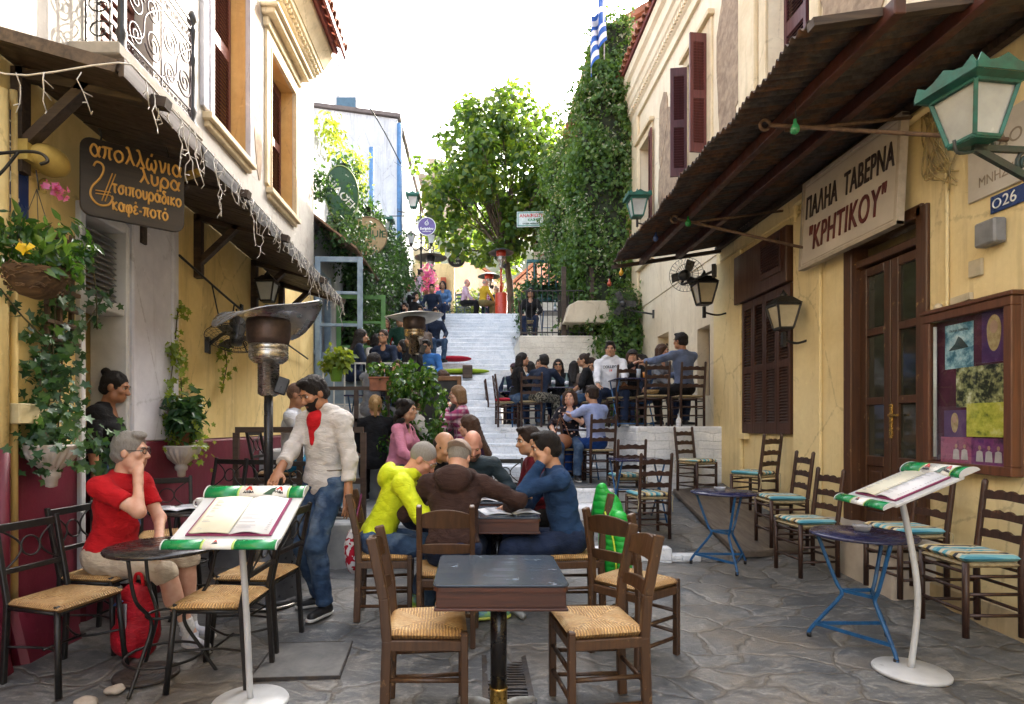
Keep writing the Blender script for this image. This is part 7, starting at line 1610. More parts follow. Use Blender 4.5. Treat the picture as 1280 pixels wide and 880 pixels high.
tree('mulberry_tree', 'big leafy tree with yellow green edges standing at the top of the white stairs', (1.25, 21.8, 5.15), 9, 2.6, (-.5, 0, 5.35), (3.1, 2.2, 3.4), 160, 330, .23, LF_TREE, 5, (-.1, 0), .17)
tree('slender_tree', 'second thin trunked tree right of the big one, dark crown merging behind the creeper', (2.2, 22.8, 5.15), 7, 3.2, (.9, 0, 5.6), (1.5, 1.6, 2.4), 44, 190, .22, LF_HEDGE, 8, (.1, 0), .12)
tree('yellow_tree', 'small yellow green tree behind the lamp post', (-2.3, 26, 5.1), 5, 1.8, (0, 0, 3.9), (1.3, 1.2, 2.2), 40, 240, .2, LF_LIME, 9, (0, 0), .1)
for i, (x, y, z, r, lab, mt) in enumerate([(-.6, 24.6, 6.3, 1.2, 'rounded green bush left of the seated men on the plateau', LF_HEDGE), (.7, 25.6, 6.6, 1.5, 'broad green bush behind the orange heater', LF_HEDGE), (2.3, 24.5, 6.2, 1.3, 'dark bush at the foot of the tree trunks', LF_IVYD), (-1.9, 30, 7.2, 1.3, 'yellowish bush behind the red kiosk', LF_LIME), (-.2, 34, 8.6, 2.2, 'tall dark bush in front of the pale pink gable', LF_HEDGE), (3.4, 31, 8.8, 2.2, 'tall bush behind the slender trunk', LF_HEDGE)]):
    t = thing('bush', lab, 'bush', (x, y, 5.15), 0, 'bushes on the plateau'); rr = random.Random(i); cs = [(rr.uniform(-r, r), rr.uniform(-.6, .6), rr.uniform(.2, 1)*(z-4.6)) for _ in range(26)]; P, N = clumps(cs, [rr.uniform(.3, .55) for _ in cs], 340, i+40); leaves('foliage', P, N, .15, mt, t, 'kite', i)
    m = MB(); [m.tube([(0, 0, 0), (c[0]*.5, c[1]*.5, c[2]*.5), c], .02, 5) for c in cs[:8]]; m.build('stem', STEM, t)
def creeper(name, label, boxes, per, leaf, mat, seed, blossom=0, core=True, kind='kite', cat='creeper', group=None, jit=.8):
    """boxes: lumpy masses (x0,x1,y0,y1,z0,z1); leaves sit on and in their outer shell"""
    t = thing(name, label, cat, (0, 0, 0), 0, group); rr = np.random.default_rng(seed); PP, NN = [], []; m = MB()
    for (x0, x1, y0, y1, z0, z1) in boxes:
        sx, sy, sz = x1-x0, y1-y0, z1-z0; faces = [(0, -1, sy*sz), (1, -1, sx*sz), (0, 1, sy*sz), (2, 1, sx*sy), (2, -1, sx*sy*.5)]
        for ax, sg, ar in faces:
            n = int(ar*per); u = rr.random((n, 3)); p = np.stack([x0+u[:, 0]*sx, y0+u[:, 1]*sy, z0+u[:, 2]*sz], 1); lim = [(x0, x1), (y0, y1), (z0, z1)][ax]
            bump_ = .16*np.sin(p[:, 2]*3.1+p[:, 0]*2.3+seed)+.12*np.sin(p[:, 2]*6.3-p[:, 1]*4.1+p[:, 0]*5)+rr.normal(0, .07, n)
            p[:, ax] = lim[1 if sg > 0 else 0]+sg*(bump_-.05); nn = np.zeros((n, 3)); nn[:, ax] = sg; nn[:, 2] += .25; PP.append(p); NN.append(nn)
        if core:
            g = .14; m.bb((x0+g, y0+g, z0+g), (x1-g*.5, y1-g, z1-g))
    if core: m.build('dark_core', pm('creeper_core', (.030, .042, .018), (.015, .018, .010), .95, 9, 0, .8), t)  # dark core boxes added behind the leaves to close see-through gaps
    P, N = np.concatenate(PP), np.concatenate(NN)
    for i in rr.integers(0, len(P), len(P)//130):            # loose sprigs that break the outline
        L = rr.uniform(.15, .6); d = N[i]*rr.uniform(.3, 1)+rr.normal(0, .35, 3)+np.array([0, 0, rr.choice([-.7, -.3, .3])]); d /= np.linalg.norm(d); k = int(L*40); tt = np.linspace(.1, 1, k)[:, None]
        PP.append(P[i]+d*tt*L+np.array([0, 0, -.25])*tt**2*L+rr.normal(0, .025, (k, 3))); NN.append(np.tile(N[i], (k, 1)))
    P, N = np.concatenate(PP), np.concatenate(NN); leaves('foliage', P, N, leaf, mat, t, kind, seed, jit)
    if blossom:
        q = rr.random(len(P)) < blossom; q &= np.sin(P[:, 2]*2.1+P[:, 0]*3)+.6*np.sin(P[:, 2]*5+1) > .1; leaves('blossom', P[q]+N[q]*.05, N[q], leaf*.8, LF_FLW, t, 'long', seed+1, 1.0)
    return t
creeper('wall_creeper', 'tall green creeper covering the end of the taverna house up to its roof', [(2.42, 3.55, 13.5, 14.6, 3.6, 9.3), (2.75, 3.6, 13.5, 14.9, 9.0, 10.9), (2.6, 3.6, 13.45, 14.5, 7.6, 9.7), (2.95, 3.6, 12.7, 13.6, 1.5, 4.3), (2.3, 3.4, 14.0, 15, 4.4, 8)], 480, .105, LF_IVY, 3, .22)
creeper('flowering_creeper', 'second creeper with pale blossom spilling beside the tree', [(2.05, 3.0, 16.2, 17.6, 5.9, 8.9), (2.3, 3.3, 16.6, 18, 8.4, 9.6), (2.5, 3.4, 16, 17.4, 5.1, 6.6)], 300, .12, LF_IVY, 6, .35)
creeper('hedge', 'dark green hedge tumbling over the teal railing', [(1.45, 3.0, 17.3, 18.4, 4.5, 5.75), (1.3, 1.75, 16.9, 17.9, 4.0, 5.2), (2.6, 3.5, 17.6, 18.6, 5, 6.6)], 330, .11, LF_IVYD, 12, 0, True, 'kite', 'hedge')
creeper('ivy_curtain', 'thick dark ivy hanging over the house wall below the white gable', [(-2.95, -2.3, 13.1, 15.0, 4.6, 6.5), (-2.9, -2.2, 15, 17, 3.9, 6.5), (-2.8, -2.1, 17, 19.2, 5, 6.9), (-2.9, -2.55, 11.8, 13.3, 5.0, 6.9), (-2.9, -2.5, 12.6, 15.5, 2.7, 4.8)], 330, .10, LF_IVYD, 15)
creeper('ivy_swag', 'ivy trailing over the tin awning above the blue door', [(-2.55, -2.1, 10.2, 11.8, 4.55, 5.1), (-2.3, -1.95, 11.4, 12.6, 4.0, 4.7), (-2.85, -2.6, 10.0, 10.5, 5.3, 5.9)], 420, .075, LF_IVYD, 18, 0, False)
creeper('roof_greenery', 'bright leafy plants growing from the top of the wall behind the cornice', [(-2.9, -2.5, 10.5, 11.5, 6.6, 7.1), (-2.8, -2.4, 12.6, 13.4, 6.6, 7.4)], 130, .13, LF_LIME, 21, 0, False, 'long')
# ---- leafy ficus shrub
def ficus():
    t = thing('ficus_shrub', 'dense glossy ficus shrub in front of the middle heater', 'shrub', (-.74, 7.0, .45)); t.scale = (.82, .82, .97); rr = random.Random(3); cs = [(rr.gauss(0, .19)*(1.1-.3*abs(z-1)), rr.gauss(0, .22), z) for z in np.linspace(.12, 1.72, 60)]; cs = [(max(-.46, min(.46, a)), max(-.4, min(.4, b)), c) for a, b, c in cs]
    m = MB(); [m.tube(curve_pts([(rr.uniform(-.05, .05), 0, 0), (c[0]*.3, c[1]*.3, c[2]*.6), c], 4), .008, 5) for c in cs[::3]]; m.build('stem', STEM, t); P, N = clumps(cs, [rr.uniform(.10, .19) for _ in cs], 2300, 4, 1, .3); leaves('foliage', P, N, .085, LF_FIC, t, 'kite', 5, .7, .62, .6)
    m = MB(); m.lathe([(.16, -.02), (.2, .02), (.24, .3), (.25, .34), (.22, .34)], 20); m.build('pot', TILE, t)
ficus()
# ---- urns, basket, trailing ivy on the left wall
URN = pm('stone_urn', (.58, .53, .49), (.42, .38, .35), .8, 7, 0, .4)
def urn(label, y, z, s_):
    t = thing('wall_urn', label, 'urn', (XL+.2*s_, y, z), 0, 'fluted urns on the wall'); m = MB(); n = 100; prof = [(.02, -.34), (.045, -.33), (.05, -.27), (.07, -.25), (.075, -.21), (.06, -.19), (.085, -.165), (.15, -.10), (.2, -.03), (.215, .02), (.225, .03), (.225, .05), (.2, .05), (.18, .02)]; vs, fs = [], []
    for i, (r, zz) in enumerate(prof):
        for j in range(n):
            a = 2*math.pi*j/n; fl = 1+(.10*abs(math.sin(a*10)) if -.19 < zz < .02 else 0); vs.append((r*s_*fl*math.cos(a), r*s_*fl*math.sin(a), zz*s_))
    for i in range(len(prof)-1):
        for j in range(n): fs.append((i*n+j, i*n+(j+1) % n, (i+1)*n+(j+1) % n, (i+1)*n+j))
    m.raw(vs, fs, 0, True); m.build('bowl', URN, t); m = MB(); m.lathe([(.19*s_, .0), (.19*s_, .035*s_), (.01, .05*s_)], 20); m.build('soil', pm('soil', (.06, .04, .028), None, .95, 20), t); return t
urn('larger fluted white urn on the maroon wall left of the doorway', 3.62, 1.28, .68)
urn('smaller fluted white urn on the maroon wall right of the doorway', 5.2, 1.22, .72)
def trail(name, label, strands, per, leaf, mat, seed, kind='ivy', cat='ivy', extra=None):
    t = thing(name, label, cat); rr = np.random.default_rng(seed); P, N = [], []; m = MB()
    for pts, w_, dens in strands:
        c = curve_pts(pts, 8); m.tube(c, .005, 5); c = np.array([tuple(p) for p in c]); n = int(per*dens*sum(np.linalg.norm(np.diff(c, axis=0), axis=1))); i = rr.uniform(0, len(c)-1.001, n); a = i.astype(int); p = c[a]+(c[a+1]-c[a])*(i-a)[:, None]; p += rr.normal(0, w_, (n, 3)); p[:, 0] = np.maximum(p[:, 0], XL+.03); P.append(p); N.append(np.tile([.8, -.5, .3], (n, 1)))
    m.build('stem', STEM, t); leaves('foliage', np.concatenate(P), np.concatenate(N), leaf, mat, t, kind, seed, .55, .9, .7); return t
x0 = XL+.08
trail('urn_ivy', 'ivy climbing from the larger urn up to the basket', [([(x0, 3.65, 1.3), (x0, 3.68, 1.6), (x0, 3.72, 2.0), (x0, 3.75, 2.5)], .085, 1.5), ([(x0, 3.75, 1.3), (x0, 3.78, 1.7), (x0, 3.82, 2.1)], .06, 1.0), ([(x0+.1, 3.55, 1.34), (x0, 3.6, 1.5), (x0, 3.62, 1.9)], .06, 1.2), ([(x0+.2, 3.75, 1.37), (x0+.26, 3.85, 1.22), (x0+.25, 3.87, .98)], .03, .6), ([(x0+.1, 3.6, 1.34), (x0+.14, 3.65, 1.36)], .12, 9)], 190, .058, LF_IVYD, 31)
trail('creeping_ivy', 'loose ivy strands crossing the yellow wall at the left edge', [([(x0, 3.3, 2.2), (x0, 3.5, 2.05), (x0, 3.75, 1.95), (x0, 4.0, 2.1), (x0, 4.25, 2.4)], .03, .35), ([(x0, 4.05, 2.7), (x0+.03, 4.08, 2.4), (x0+.03, 4.1, 2.1)], .03, .4), ([(x0, 3.2, 2.45), (x0, 3.4, 2.5), (x0, 3.55, 2.3)], .03, .4)], 110, .062, LF_IVYD, 32)
trail('urn_ivy', 'yellow green ivy climbing from the smaller urn along the pilaster', [([(x0, 5.12, 1.26), (x0, 5.1, 1.6), (x0, 5.18, 2.0), (x0, 5.16, 2.15)], .04, .9), ([(x0, 5.3, 1.26), (x0, 5.34, 1.6), (x0, 5.3, 1.95), (x0, 5.2, 2.1)], .04, .8), ([(x0+.05, 5.2, 1.26), (x0+.14, 5.3, 1.29)], .09, 7), ([(x0, 5.22, 2.2), (x0, 5.27, 2.45), (x0, 5.34, 2.5)], .03, .6), ([(x0, 6.2, 2.3), (x0, 6.3, 2.1), (x0, 6.2, 1.85)], .04, .8)], 150, .055, LF_LIME, 33)
def potplant(name, label, loc, r, h, leaf, mat, potmat, seed, per=2600, kind='long', flower=None, round_pot=True, wd=.5):
    t = thing(name, label, 'potted plant', loc); m = MB()
    if round_pot: m.lathe([(r*.62, 0), (r*.9, h*.9), (r, h*.9), (r, h), (r*.85, h), (r*.8, h*.85)], 20)
    else: m.bb((-wd/2, -.09, 0), (wd/2, .09, h*.86)); m.bb((-wd/2-.012, -.102, h*.86), (wd/2+.012, .102, h))
    m.build('pot', potmat, t, bevel=0 if round_pot else .006); rr = random.Random(seed); cs = [(rr.uniform(-1, 1)*(r*1.2 if round_pot else wd*.48), rr.uniform(-1, 1)*r*1.0, h+rr.uniform(.0, 1)*leaf*2.4) for _ in range(22)]; P, N = clumps(cs, [leaf*rr.uniform(.8, 1.3) for _ in cs], per, seed); leaves('foliage', P, N, leaf, mat, t, kind, seed)
    if flower: fs = rr.sample(range(len(P)), 8); leaves('flower', P[fs]+np.array([0, 0, .02]), N[fs], leaf*.7, flower, t, 'kite', 2, .5, 1.2)
    return t
potplant('potted_plant', 'dark leafy plant in a clay pot standing in the smaller urn', (XL+.16, 5.18, 1.25), .08, .13, .10, LF_IVYD, TILE, 3)
LIMEPOT = pm('lime_pot', (.22, .45, .05), None, .4)
potplant('potted_plant', 'bright basil like plant in a lime green pot on the railing', (-1.74, 7.32, 1.98), .10, .17, .08, LF_LIME, LIMEPOT, 4, 3600, 'kite')
potplant('planter_box', 'long clay planter with green seedlings on the railing', (-1.05, 7.3, 1.86), .09, .17, .07, LF_FIC, TILE, 5, 2600, 'kite', None, False, .52)
potplant('potted_plant', 'clay pot by the ivy wall beside the blue drainpipe', (-2.1, 12.3, 2.9), .2, .3, .12, LF_IVYD, TILE, 6, 800)
ORCH = leafm('pink_petal', (.55, .16, .38), (.42, .09, .28), .4)
t = thing('hanging_basket', 'brown coconut fibre hanging basket full of leafy plants at upper left', 'hanging basket', (-2.42, 3.24, 2.26)); t.scale = (.82, .82, .86)
m = MB(); m.lathe([(.02, -.155), (.10, -.13), (.16, -.06), (.185, .0), (.19, .03), (.16, .03)], 26); o = m.build('basket', wood('coir', (.13, .075, .035), (.035, .02, .012), 3, .95, 0, None, 1.0), t)
m = MB(); rr = random.Random(5)
for i in range(90):
    a = rr.uniform(0, 6.28); z_ = rr.uniform(-.12, .04); rad = .19*math.sqrt(max(.1, 1-(z_/-.17)**2 if z_ < 0 else 1)); m.tube([(rad*math.cos(a+k*.12), rad*math.sin(a+k*.12), z_+rr.uniform(-.012, .012)) for k in range(4)], .004, 4)
m.build('fibre', pm('coir_strand', (.17, .10, .05), (.07, .04, .02), .95, 20), o)
cs = [(rr.uniform(-.24, .24), rr.uniform(-.16, .2), rr.uniform(.03, .36)) for _ in range(30)]; P, N = clumps(cs, [rr.uniform(.05, .10) for _ in cs], 2400, 61, 1, .3); leaves('foliage', P, N, .095, LF_FIC, t, 'long', 6, .7, .8, .2)
cs = [(.0+.05*i, .1, .62-.03*i) for i in range(3)]; P, N = clumps(cs, [.035]*3, 9000, 62); leaves('flower', P, N, .045, ORCH, t, 'kite', 7, .8, 1.1)
leaves('flower', [(.08, -.2, .12)]*6, [(0, -1, 0)]*6, .05, leafm('yellow_petal', (.7, .5, .02), (.6, .4, .01), .3), t, 'kite', 8, .3, 1.1)
m = MB(); [m.tube([(.17*math.cos(a), .17*math.sin(a), .03), (0, 0, .55)], .003, 4) for a in (0, 2.1, 4.2)]; m.tube([(.0, .02, .55), (-.02, .02, .68)], .004, 5); m.build('chain', BLACKI, t)
t = thing('basket_hook', 'curled black iron hook arm holding the hanging basket', 'hook')
m = MB(); m.tube(curve_pts([(XL+.02, 3.24, 2.92), (-2.5, 3.24, 2.94), (-2.40, 3.24, 2.93), (-2.36, 3.24, 2.89), (-2.40, 3.24, 2.87)], 6), .009, 6); m.tube(curve_pts([(XL+.03, 3.24, 2.74), (-2.62, 3.24, 2.82), (-2.52, 3.24, 2.94)], 5), .008, 6); m.build('arm', BLACKI, t)
t = thing('trellis', 'small rustic trellis of brown sticks behind the ivy', 'trellis'); m = MB()
for i in range(3): m.bar((XL+.05, 3.70+i*.11, 1.9), (XL+.05, 3.71+i*.11, 2.7), .025)
for i in range(7): m.bar((XL+.07, 3.66, 1.98+i*.11), (XL+.07, 3.97, 1.97+i*.11), .025)
m.build('lattice', wood('trellis_wood', (.16, .10, .06), (.07, .045, .028), 3, .8, 1), t)

# ================================================================ small things
# icicle lights along the canopy
t = thing('icicle_lights', 'white icicle light strings dangling from the edge of the dark canopy', 'light string'); WIRE = pm('white_wire', (.60, .56, .50), (.45, .42, .38), .5, 20, 0, 0); rr = random.Random(4); m = MB(); D = MB()
main = [(XL+.1, 3.14, 3.34), (-2.4, 3.14, 3.30), (-1.92, 3.16, 3.38)]+[(-1.88, y, zo(y)+.02) for y in np.linspace(3.3, 8.3, 20)]; c = curve_pts(main, 3); m.tube(c, .005, 5); m.build('main_wire', WIRE, t)
def drop(p, L, dirx):
    q = Vector(p); pts = [q.copy()]; k = max(3, int(L/.05))
    for i in range(k):
        q = q+Vector((rr.uniform(-.02, .02), rr.uniform(-.035, .035), -.05)); pts.append(q.copy())
        if rr.random() < .75: D.tube([q, q+Vector((rr.uniform(-.03, .03), rr.uniform(-.05, .05), rr.uniform(-.04, .01)))], .0030, 4)
    D.tube(pts, .0033, 4)
for y in np.linspace(3.35, 8.3, 66): drop((-1.87+rr.uniform(-.02, .02), y, zo(y)+.02), rr.choice([.1, .16, .22, .3, .4])*(1 if y > 3.9 else 1.2), 0)
for x in (-2.6, -2.45, -2.3, -2.1): drop((x, 3.13, 3.31), .22, 1)
D.build('droppers', WIRE, t)
m = MB(); m.tube(curve_pts([(XL+.05, 5.35, 2.98), (XL+.12, 6.5, 2.74), (XL+.1, 8.0, 2.6), (XL+.06, 9.4, 2.5)], 6), .012, 6); 
for y, z in ((5.9, 2.85), (6.5, 2.72), (7.4, 2.62)): m.tube(curve_pts([(XL+.1, y, z), (XL+.14, y+.12, z-.38), (XL+.1, y+.4, z-.42), (XL+.1, y+.55, z-.08)], 6), .008, 5)
tag(m.build('hanging_cable', BLACKI), 'black cable looping along the yellow wall under the canopy', 'cable')
# flag
t = thing('flag', 'blue and white striped flag with a cross hanging above the creeper', 'flag', (2.88, 13.2, 8.75)); m = MB(); m.tube([(0, 0, .9), (0, 0, 2.6)], .014, 6); m.build('pole', pm('white_pole', (.6, .6, .6)), t)
FB, FW = pm('flag_blue', (.02, .10, .38), None, .8, 5, 0, 0), pm('flag_white', (.72, .72, .74), None, .8, 5, 0, 0); V, F, MI = [], [], []; nx, nz = 27, 24
for j in range(nz+1):
    for i in range(nx+1): u, v = i/nx, j/nz; V.append((.02-.36*u+.05*math.sin(u*14+v), .10*math.sin(u*13+v*3), 2.5-1.15*v-1.15*u*.75))
for j in range(nz):
    for i in range(nx):
        F.append((j*(nx+1)+i, j*(nx+1)+i+1, (j+1)*(nx+1)+i+1, (j+1)*(nx+1)+i)); s_ = int(j*9/nz) % 2; 
        if i < 9 and j*9/nz < 5: s_ = 1 if (abs(i-4) < 1 or abs(j*9/nz-2.2) < .5) else 0
        MI.append(s_)
mesh_arrays('cloth', V, F, [FB, FW], MI, True, t)
# red backpack
t = thing('backpack', 'red backpack with a reflective stripe under the round black table', 'backpack', (-2.08, 3.62, .02), R(-20)); t.scale = (.85, .85, .82); F_ = Field((-.3, -.25, -.02), (.3, .25, .62), .011); F_.ell((0, 0, .2), (.17, .12, .24), None, .05); F_.ell((0, -.02, .38), (.13, .10, .16), None, .06); F_.ell((.0, -.11, .16), (.12, .06, .13), None, .03); F_.plane((0, 0, .01), (0, 0, -1), .5); F_.wrinkle(.008, 30, 3); V, F = F_.mesh(); mesh_arrays('sack', V, F, cloth('red_nylon', (.42, .010, .022), (.25, .006, .012), rough=.55), None, True, t)
m = MB(); m.bar((.06, -.165, .1), (.02, -.125, .42), .03, .012); m.build('stripe', pm('reflective_grey', (.35, .35, .38), None, .4), t)
m = MB(); m.bar((-.07, -.12, .40), (.0, -.14, .44), .035, .01); m.build('buckle_strap', pm('strap_blue', (.08, .25, .6), None, .5), t); m = MB(); m.tube(curve_pts([(-.04, 0, .52), (-.02, 0, .6), (.03, 0, .6), (.05, 0, .52)], 5), .012, 6); m.build('handle', REDC, t)
# green quilted jacket on the chair back
t = thing('quilted_jacket', 'bright green quilted jacket hung over the chair back of the man in blue', 'jacket', (.93, 4.33, .04), R(-6)); F_ = Field((-.2, -.3, .1), (.25, .3, 1.05), .011)
F_.ell((.07, 0, .55), (.10, .19, .34), None, .03); F_.cone((-.01, -.03, .93), (.03, .02, .72), .045, .10, .05); F_.cone((.10, -.17, .74), (.13, -.19, .38), .05, .06, .02); F_.cone((.06, .17, .72), (.08, .2, .36), .05, .06, .02); F_.ell((.15, .02, .42), (.06, .13, .22), None, .03); F_.wrinkle(.010, 26, 4); V, F = F_.mesh(); mesh_arrays('shell', V, F, cloth('green_quilt', (.012, .40, .05), (.01, .30, .04), pat='quilt'), None, True, t)
m = MB(); m.tube(curve_pts([(.0, -.16, .78), (.05, -.215, .6), (.07, -.225, .40), (.05, -.15, .25)], 6), .007, 5); m.build('zip', pm('lime_zip', (.55, .7, .05), None, .5), t)
t = thing('shoulder_bag', 'white and red star patterned bag hanging from the neon jacket man chair', 'bag', (-.90, 4.36, .04)); F_ = Field((-.2, -.2, .2), (.2, .2, .8), .011); F_.ell((0, 0, .46), (.075, .13, .17), None, .02); F_.wrinkle(.008, 30, 5); V, F = F_.mesh(); mesh_arrays('pouch', V, F, cloth('white_red_bag', (.62, .60, .62), (.32, .01, .03), pat='patch'), None, True, t); m = MB(); m.tube([(0, -.06, .6), (.05, 0, .88), (0, .06, .6)], .008, 5); m.build('strap', MAG, t)
t = thing('handbag', 'brown leather handbag on the chair beside the woman in the floral blouse', 'bag', (1.22, 8.3, .645)); F_ = Field((-.2, -.15, .4), (.2, .15, .8), .012); F_.ell((0, 0, .56), (.14, .06, .11), None, .02); V, F = F_.mesh(); mesh_arrays('pouch', V, F, pm('tan_leather', (.26, .10, .04), (.17, .06, .025), .45), None, True, t); m = MB(); m.tube(curve_pts([(-.1, 0, .64), (-.03, 0, .9), (.1, 0, .64)], 6), .007, 5); m.build('strap', pm('tan_leather', (1, 1, 1)), t)
t = thing('orange_bag', 'orange bag lying on the lap of the plaid shirt woman', 'bag', (-.40, 7.25, .33)); F_ = Field((-.3, -.2, .4), (.3, .2, .8), .012); F_.ell((0, 0, .56), (.2, .08, .08), None, .02); F_.wrinkle(.006, 30, 2); V, F = F_.mesh(); mesh_arrays('pouch', V, F, cloth('orange_cloth', (.6, .12, .02), (.45, .08, .015)), None, True, t); m = MB(); m.tube(curve_pts([(-.15, 0, .6), (0, 0, .72), (.15, 0, .6)], 5), .008, 5); m.build('strap', pm('orange_strap', (.5, .1, .02)), t)
# table ware
CLR = clear_glass('tumbler_glass', (.93, .96, .96))
def ashtray(label, loc):
    t = thing('ashtray', label, 'ashtray', loc, 0, 'glass ashtrays'); m = MB(); m.lathe([(.045, 0), (.055, .03), (.056, .034), (.046, .034), (.04, .012), (.001, .010)], 20); m.build('bowl', pm('ashtray_glass', (.45, .47, .52), None, .06, 4, 0, 0), t); m = MB(); [m.box((.05*math.cos(a), .05*math.sin(a), .034), (.016, .016, .008), (0, 0, a)) for a in (0, 2.1, 4.2)]; m.build('notch', pm('ashtray_glass', (1, 1, 1)), t)
ashtray('glass ashtray on the navy table beside the curved menu stand', (2.52, 3.84, .745)); ashtray('glass ashtray on the farther navy table', (2.32, 5.6, .81))
def bottle(label, loc, h, c, cat='bottle'):
    t = thing('bottle' if cat == 'bottle' else 'drinking_glass', label, cat, loc, 0, 'bottles and glasses on the terrace tables'); m = MB()
    if cat == 'bottle': m.lathe([(.033, 0), (.036, .02), (.036, h*.58), (.014, h*.78), (.013, h*.96), (.016, h*.97), (.016, h)], 14)
    else: m.lathe([(.028, 0), (.036, h), (.033, h), (.026, .01), (.001, .01)], 14)
    m.build('vessel', c, t)
    if cat == 'bottle': m = MB(); m.lathe([(.0165, h*.97), (.017, h+.01), (.005, h+.012)], 10); m.build('cap', LGREY, t); m = MB(); m.lathe([(.0372, h*.2), (.0372, h*.45)], 14); m.build('wrapper', PAPER, t)
    return t
GBOT = pm('bottle_glass', (.16, .24, .24), (.10, .16, .16), .08, 4, 0, 0); TALL = pm('iced_drink', (.30, .42, .55), (.5, .5, .5), .1, 20, 0, 0)
for a in [('clear water bottle left on the bottle table', (.84, 10.62, 2.13), .28, GBOT), ('clear water bottle in the middle of the bottle table', (1.42, 10.8, 2.13), .30, GBOT), ('clear water bottle right on the bottle table', (1.68, 10.9, 2.13), .28, GBOT), ('tall bottle on the couple table near the stairs', (.6, 12.1, 2.13), .3, GBOT), ('thin bottle beside the tall one on the couple table', (.8, 12.2, 2.13), .26, GBOT), ('bottle on the table under the concrete ledge', (2.15, 12.4, 2.13), .28, GBOT), ('small bottle on the upper terrace table', (1.95, 14.5, 4.23), .28, GBOT), ('white bottle on the green table of the seated men', (.1, 20.8, 5.88), .26, GBOT), ('salt white bottle standing on the terrace edge', (2.95, 8.56, 1.42), .17, PAPER)]: bottle(*a)
for a in [('tall glass of iced drink on the front terrace table', (2.5, 9.05, 2.15), .15, TALL, 'glass'), ('orange juice glass on the front terrace table', (2.62, 9.12, 2.15), .11, pm('orange_juice', (.6, .22, .03), None, .1), 'glass'), ('short glass on the bottle table near the man in black', (1.05, 10.7, 2.13), .11, GBOT, 'glass'), ('water glass on the plaid shirt woman table', (-.3, 6.85, 1.08), .12, GBOT, 'glass')]: bottle(*a)
t = thing('cup', 'white coffee cup on the table behind the red shirted man', 'cup', (-1.94, 4.18, .83)); m = MB(); m.lathe([(.03, 0), (.045, .06), (.047, .085), (.042, .085), (.026, .012), (.001, .012)], 18); m.build('bowl', WPRINT, t); m = MB(); m.tube([(-.045-.022*math.sin(a), 0, .045+.028*math.cos(a)) for a in np.linspace(0, 3.14, 9)], .006, 6); m.build('handle', WPRINT, t)
def paper(name, label, loc, rz, w_, d, cat='newspaper', cover=None):
    t = thing(name, label, cat, loc, rz); n = 8; V, F = [], []
    for j in range(2):
        for i in range(2*n+1): u = (i-n)/n; V.append((u*w_/2, (j-.5)*d, .006+.014*abs(math.sin(u*math.pi))))
    for i in range(2*n): F.append((i, i+1, 2*n+2+i, 2*n+1+i))
    o = mesh_arrays('sheet', V, F, PAPER, None, True, t); o.modifiers.new('s', 'SOLIDIFY').thickness = .004; m = MB()
    for k in range(9): 
        for s_ in (-1, 1): m.box((s_*w_*.25, d*.4-k*d*.09, .0235), (w_*.36*random.uniform(.6, 1), d*.03, .001))
    m.build('print', pm('grey_ink', (.36, .36, .40)), o)
    return t
paper('newspaper', 'open newspaper on the table between the hoodie man and the blue sweater man', (.24, 4.42, .778), .2, .42, .30)
paper('newspaper', 'folded newspaper beside the white coffee cup', (-2.14, 4.2, .83), .5, .3, .22)
paper('leaflet', 'open leaflet on the far end of the group table', (.05, 5.0, .80), -.3, .34, .24, 'leaflet')
# cushions on the steps, board, ledge, railings
CU = lambda name, label, loc, s_, c, rz=0: (lambda t, F_: (F_.ell((0, 0, s_[2]), np.array(s_), None, 0), F_.v.__iadd__(0), mesh_arrays('pad', *F_.mesh(), c, None, True, t)))(thing(name, label, 'cushion', loc, rz), Field((-.7, -.4, -.1), (.7, .4, .3), .02))
CU('seat_cushion', 'dark red cushion on the white stairs', (-.52, 14.0, 2.95), (.42, .2, .07), cloth('crimson_cushion', (.34, .012, .03), None))
CU('seat_cushion', 'long lime green cushion on the white stairs', (-.30, 13.5, 2.62), (.62, .2, .06), cloth('lime_cushion', (.30, .42, .03), None))
CU('seat_cushion', 'red cushion on the chair at the left front of the terrace', (.5, 10.5, 1.85), (.17, .15, .04), cloth('crimson_cushion', (1, 1, 1), None))
m = MB(); m.bb((-.30, 13.1, 2.5), (-.08, 13.4, 2.78)); tag(m.build('wooden_stool', DARKW, bevel=.01), 'small dark wooden block seat between the cushions on the stairs', 'stool')
t = thing('menu_board', 'tall chalk board in a brown wooden frame beside the stairs', 'board', (-.54, 8.0, .62), R(-8)); m = MB(); m.bb((-.34, 0, .05), (.30, .03, 1.42)); m.build('panel', pm('chalk_black', (.022, .022, .024), (.04, .04, .04), .8, 5), t); m = MB(); fw = wood('orange_frame_wood', (.26, .12, .045), (.15, .065, .025), 3, .5); m.bb((-.38, -.02, 0), (-.33, .05, 1.48)); m.bb((.29, -.02, 0), (.34, .05, 1.48)); m.bb((-.33, -.02, 1.42), (.29, .05, 1.48)); m.build('frame', fw, t, bevel=.004)
def railing(name, label, pts, z0, h, mat, n, wr_=.05, rails=(1.0,), vert=True, cat='railing', thick=.03):
    t = thing(name, label, cat); m = MB(); pm_ = MB()
    for (a, b) in zip(pts, pts[1:]):
        a, b = Vector((*a, z0)), Vector((*b, z0))
        for f in rails: m.bar(a+Vector((0, 0, h*f)), b+Vector((0, 0, h*f)), wr_, wr_*.9)
        for i in range(n+1):
            p = a.lerp(b, i/n); pm_ = MB(); pm_.bar(p, p+Vector((0, 0, h-wr_*.46)), thick); pm_.build('post' if n < 6 else 'baluster', mat, t)
    m.build('rail', mat, t); return t
BRW = wood('railing_wood', (.075, .045, .03), (.035, .02, .014), 3, .55, 0)
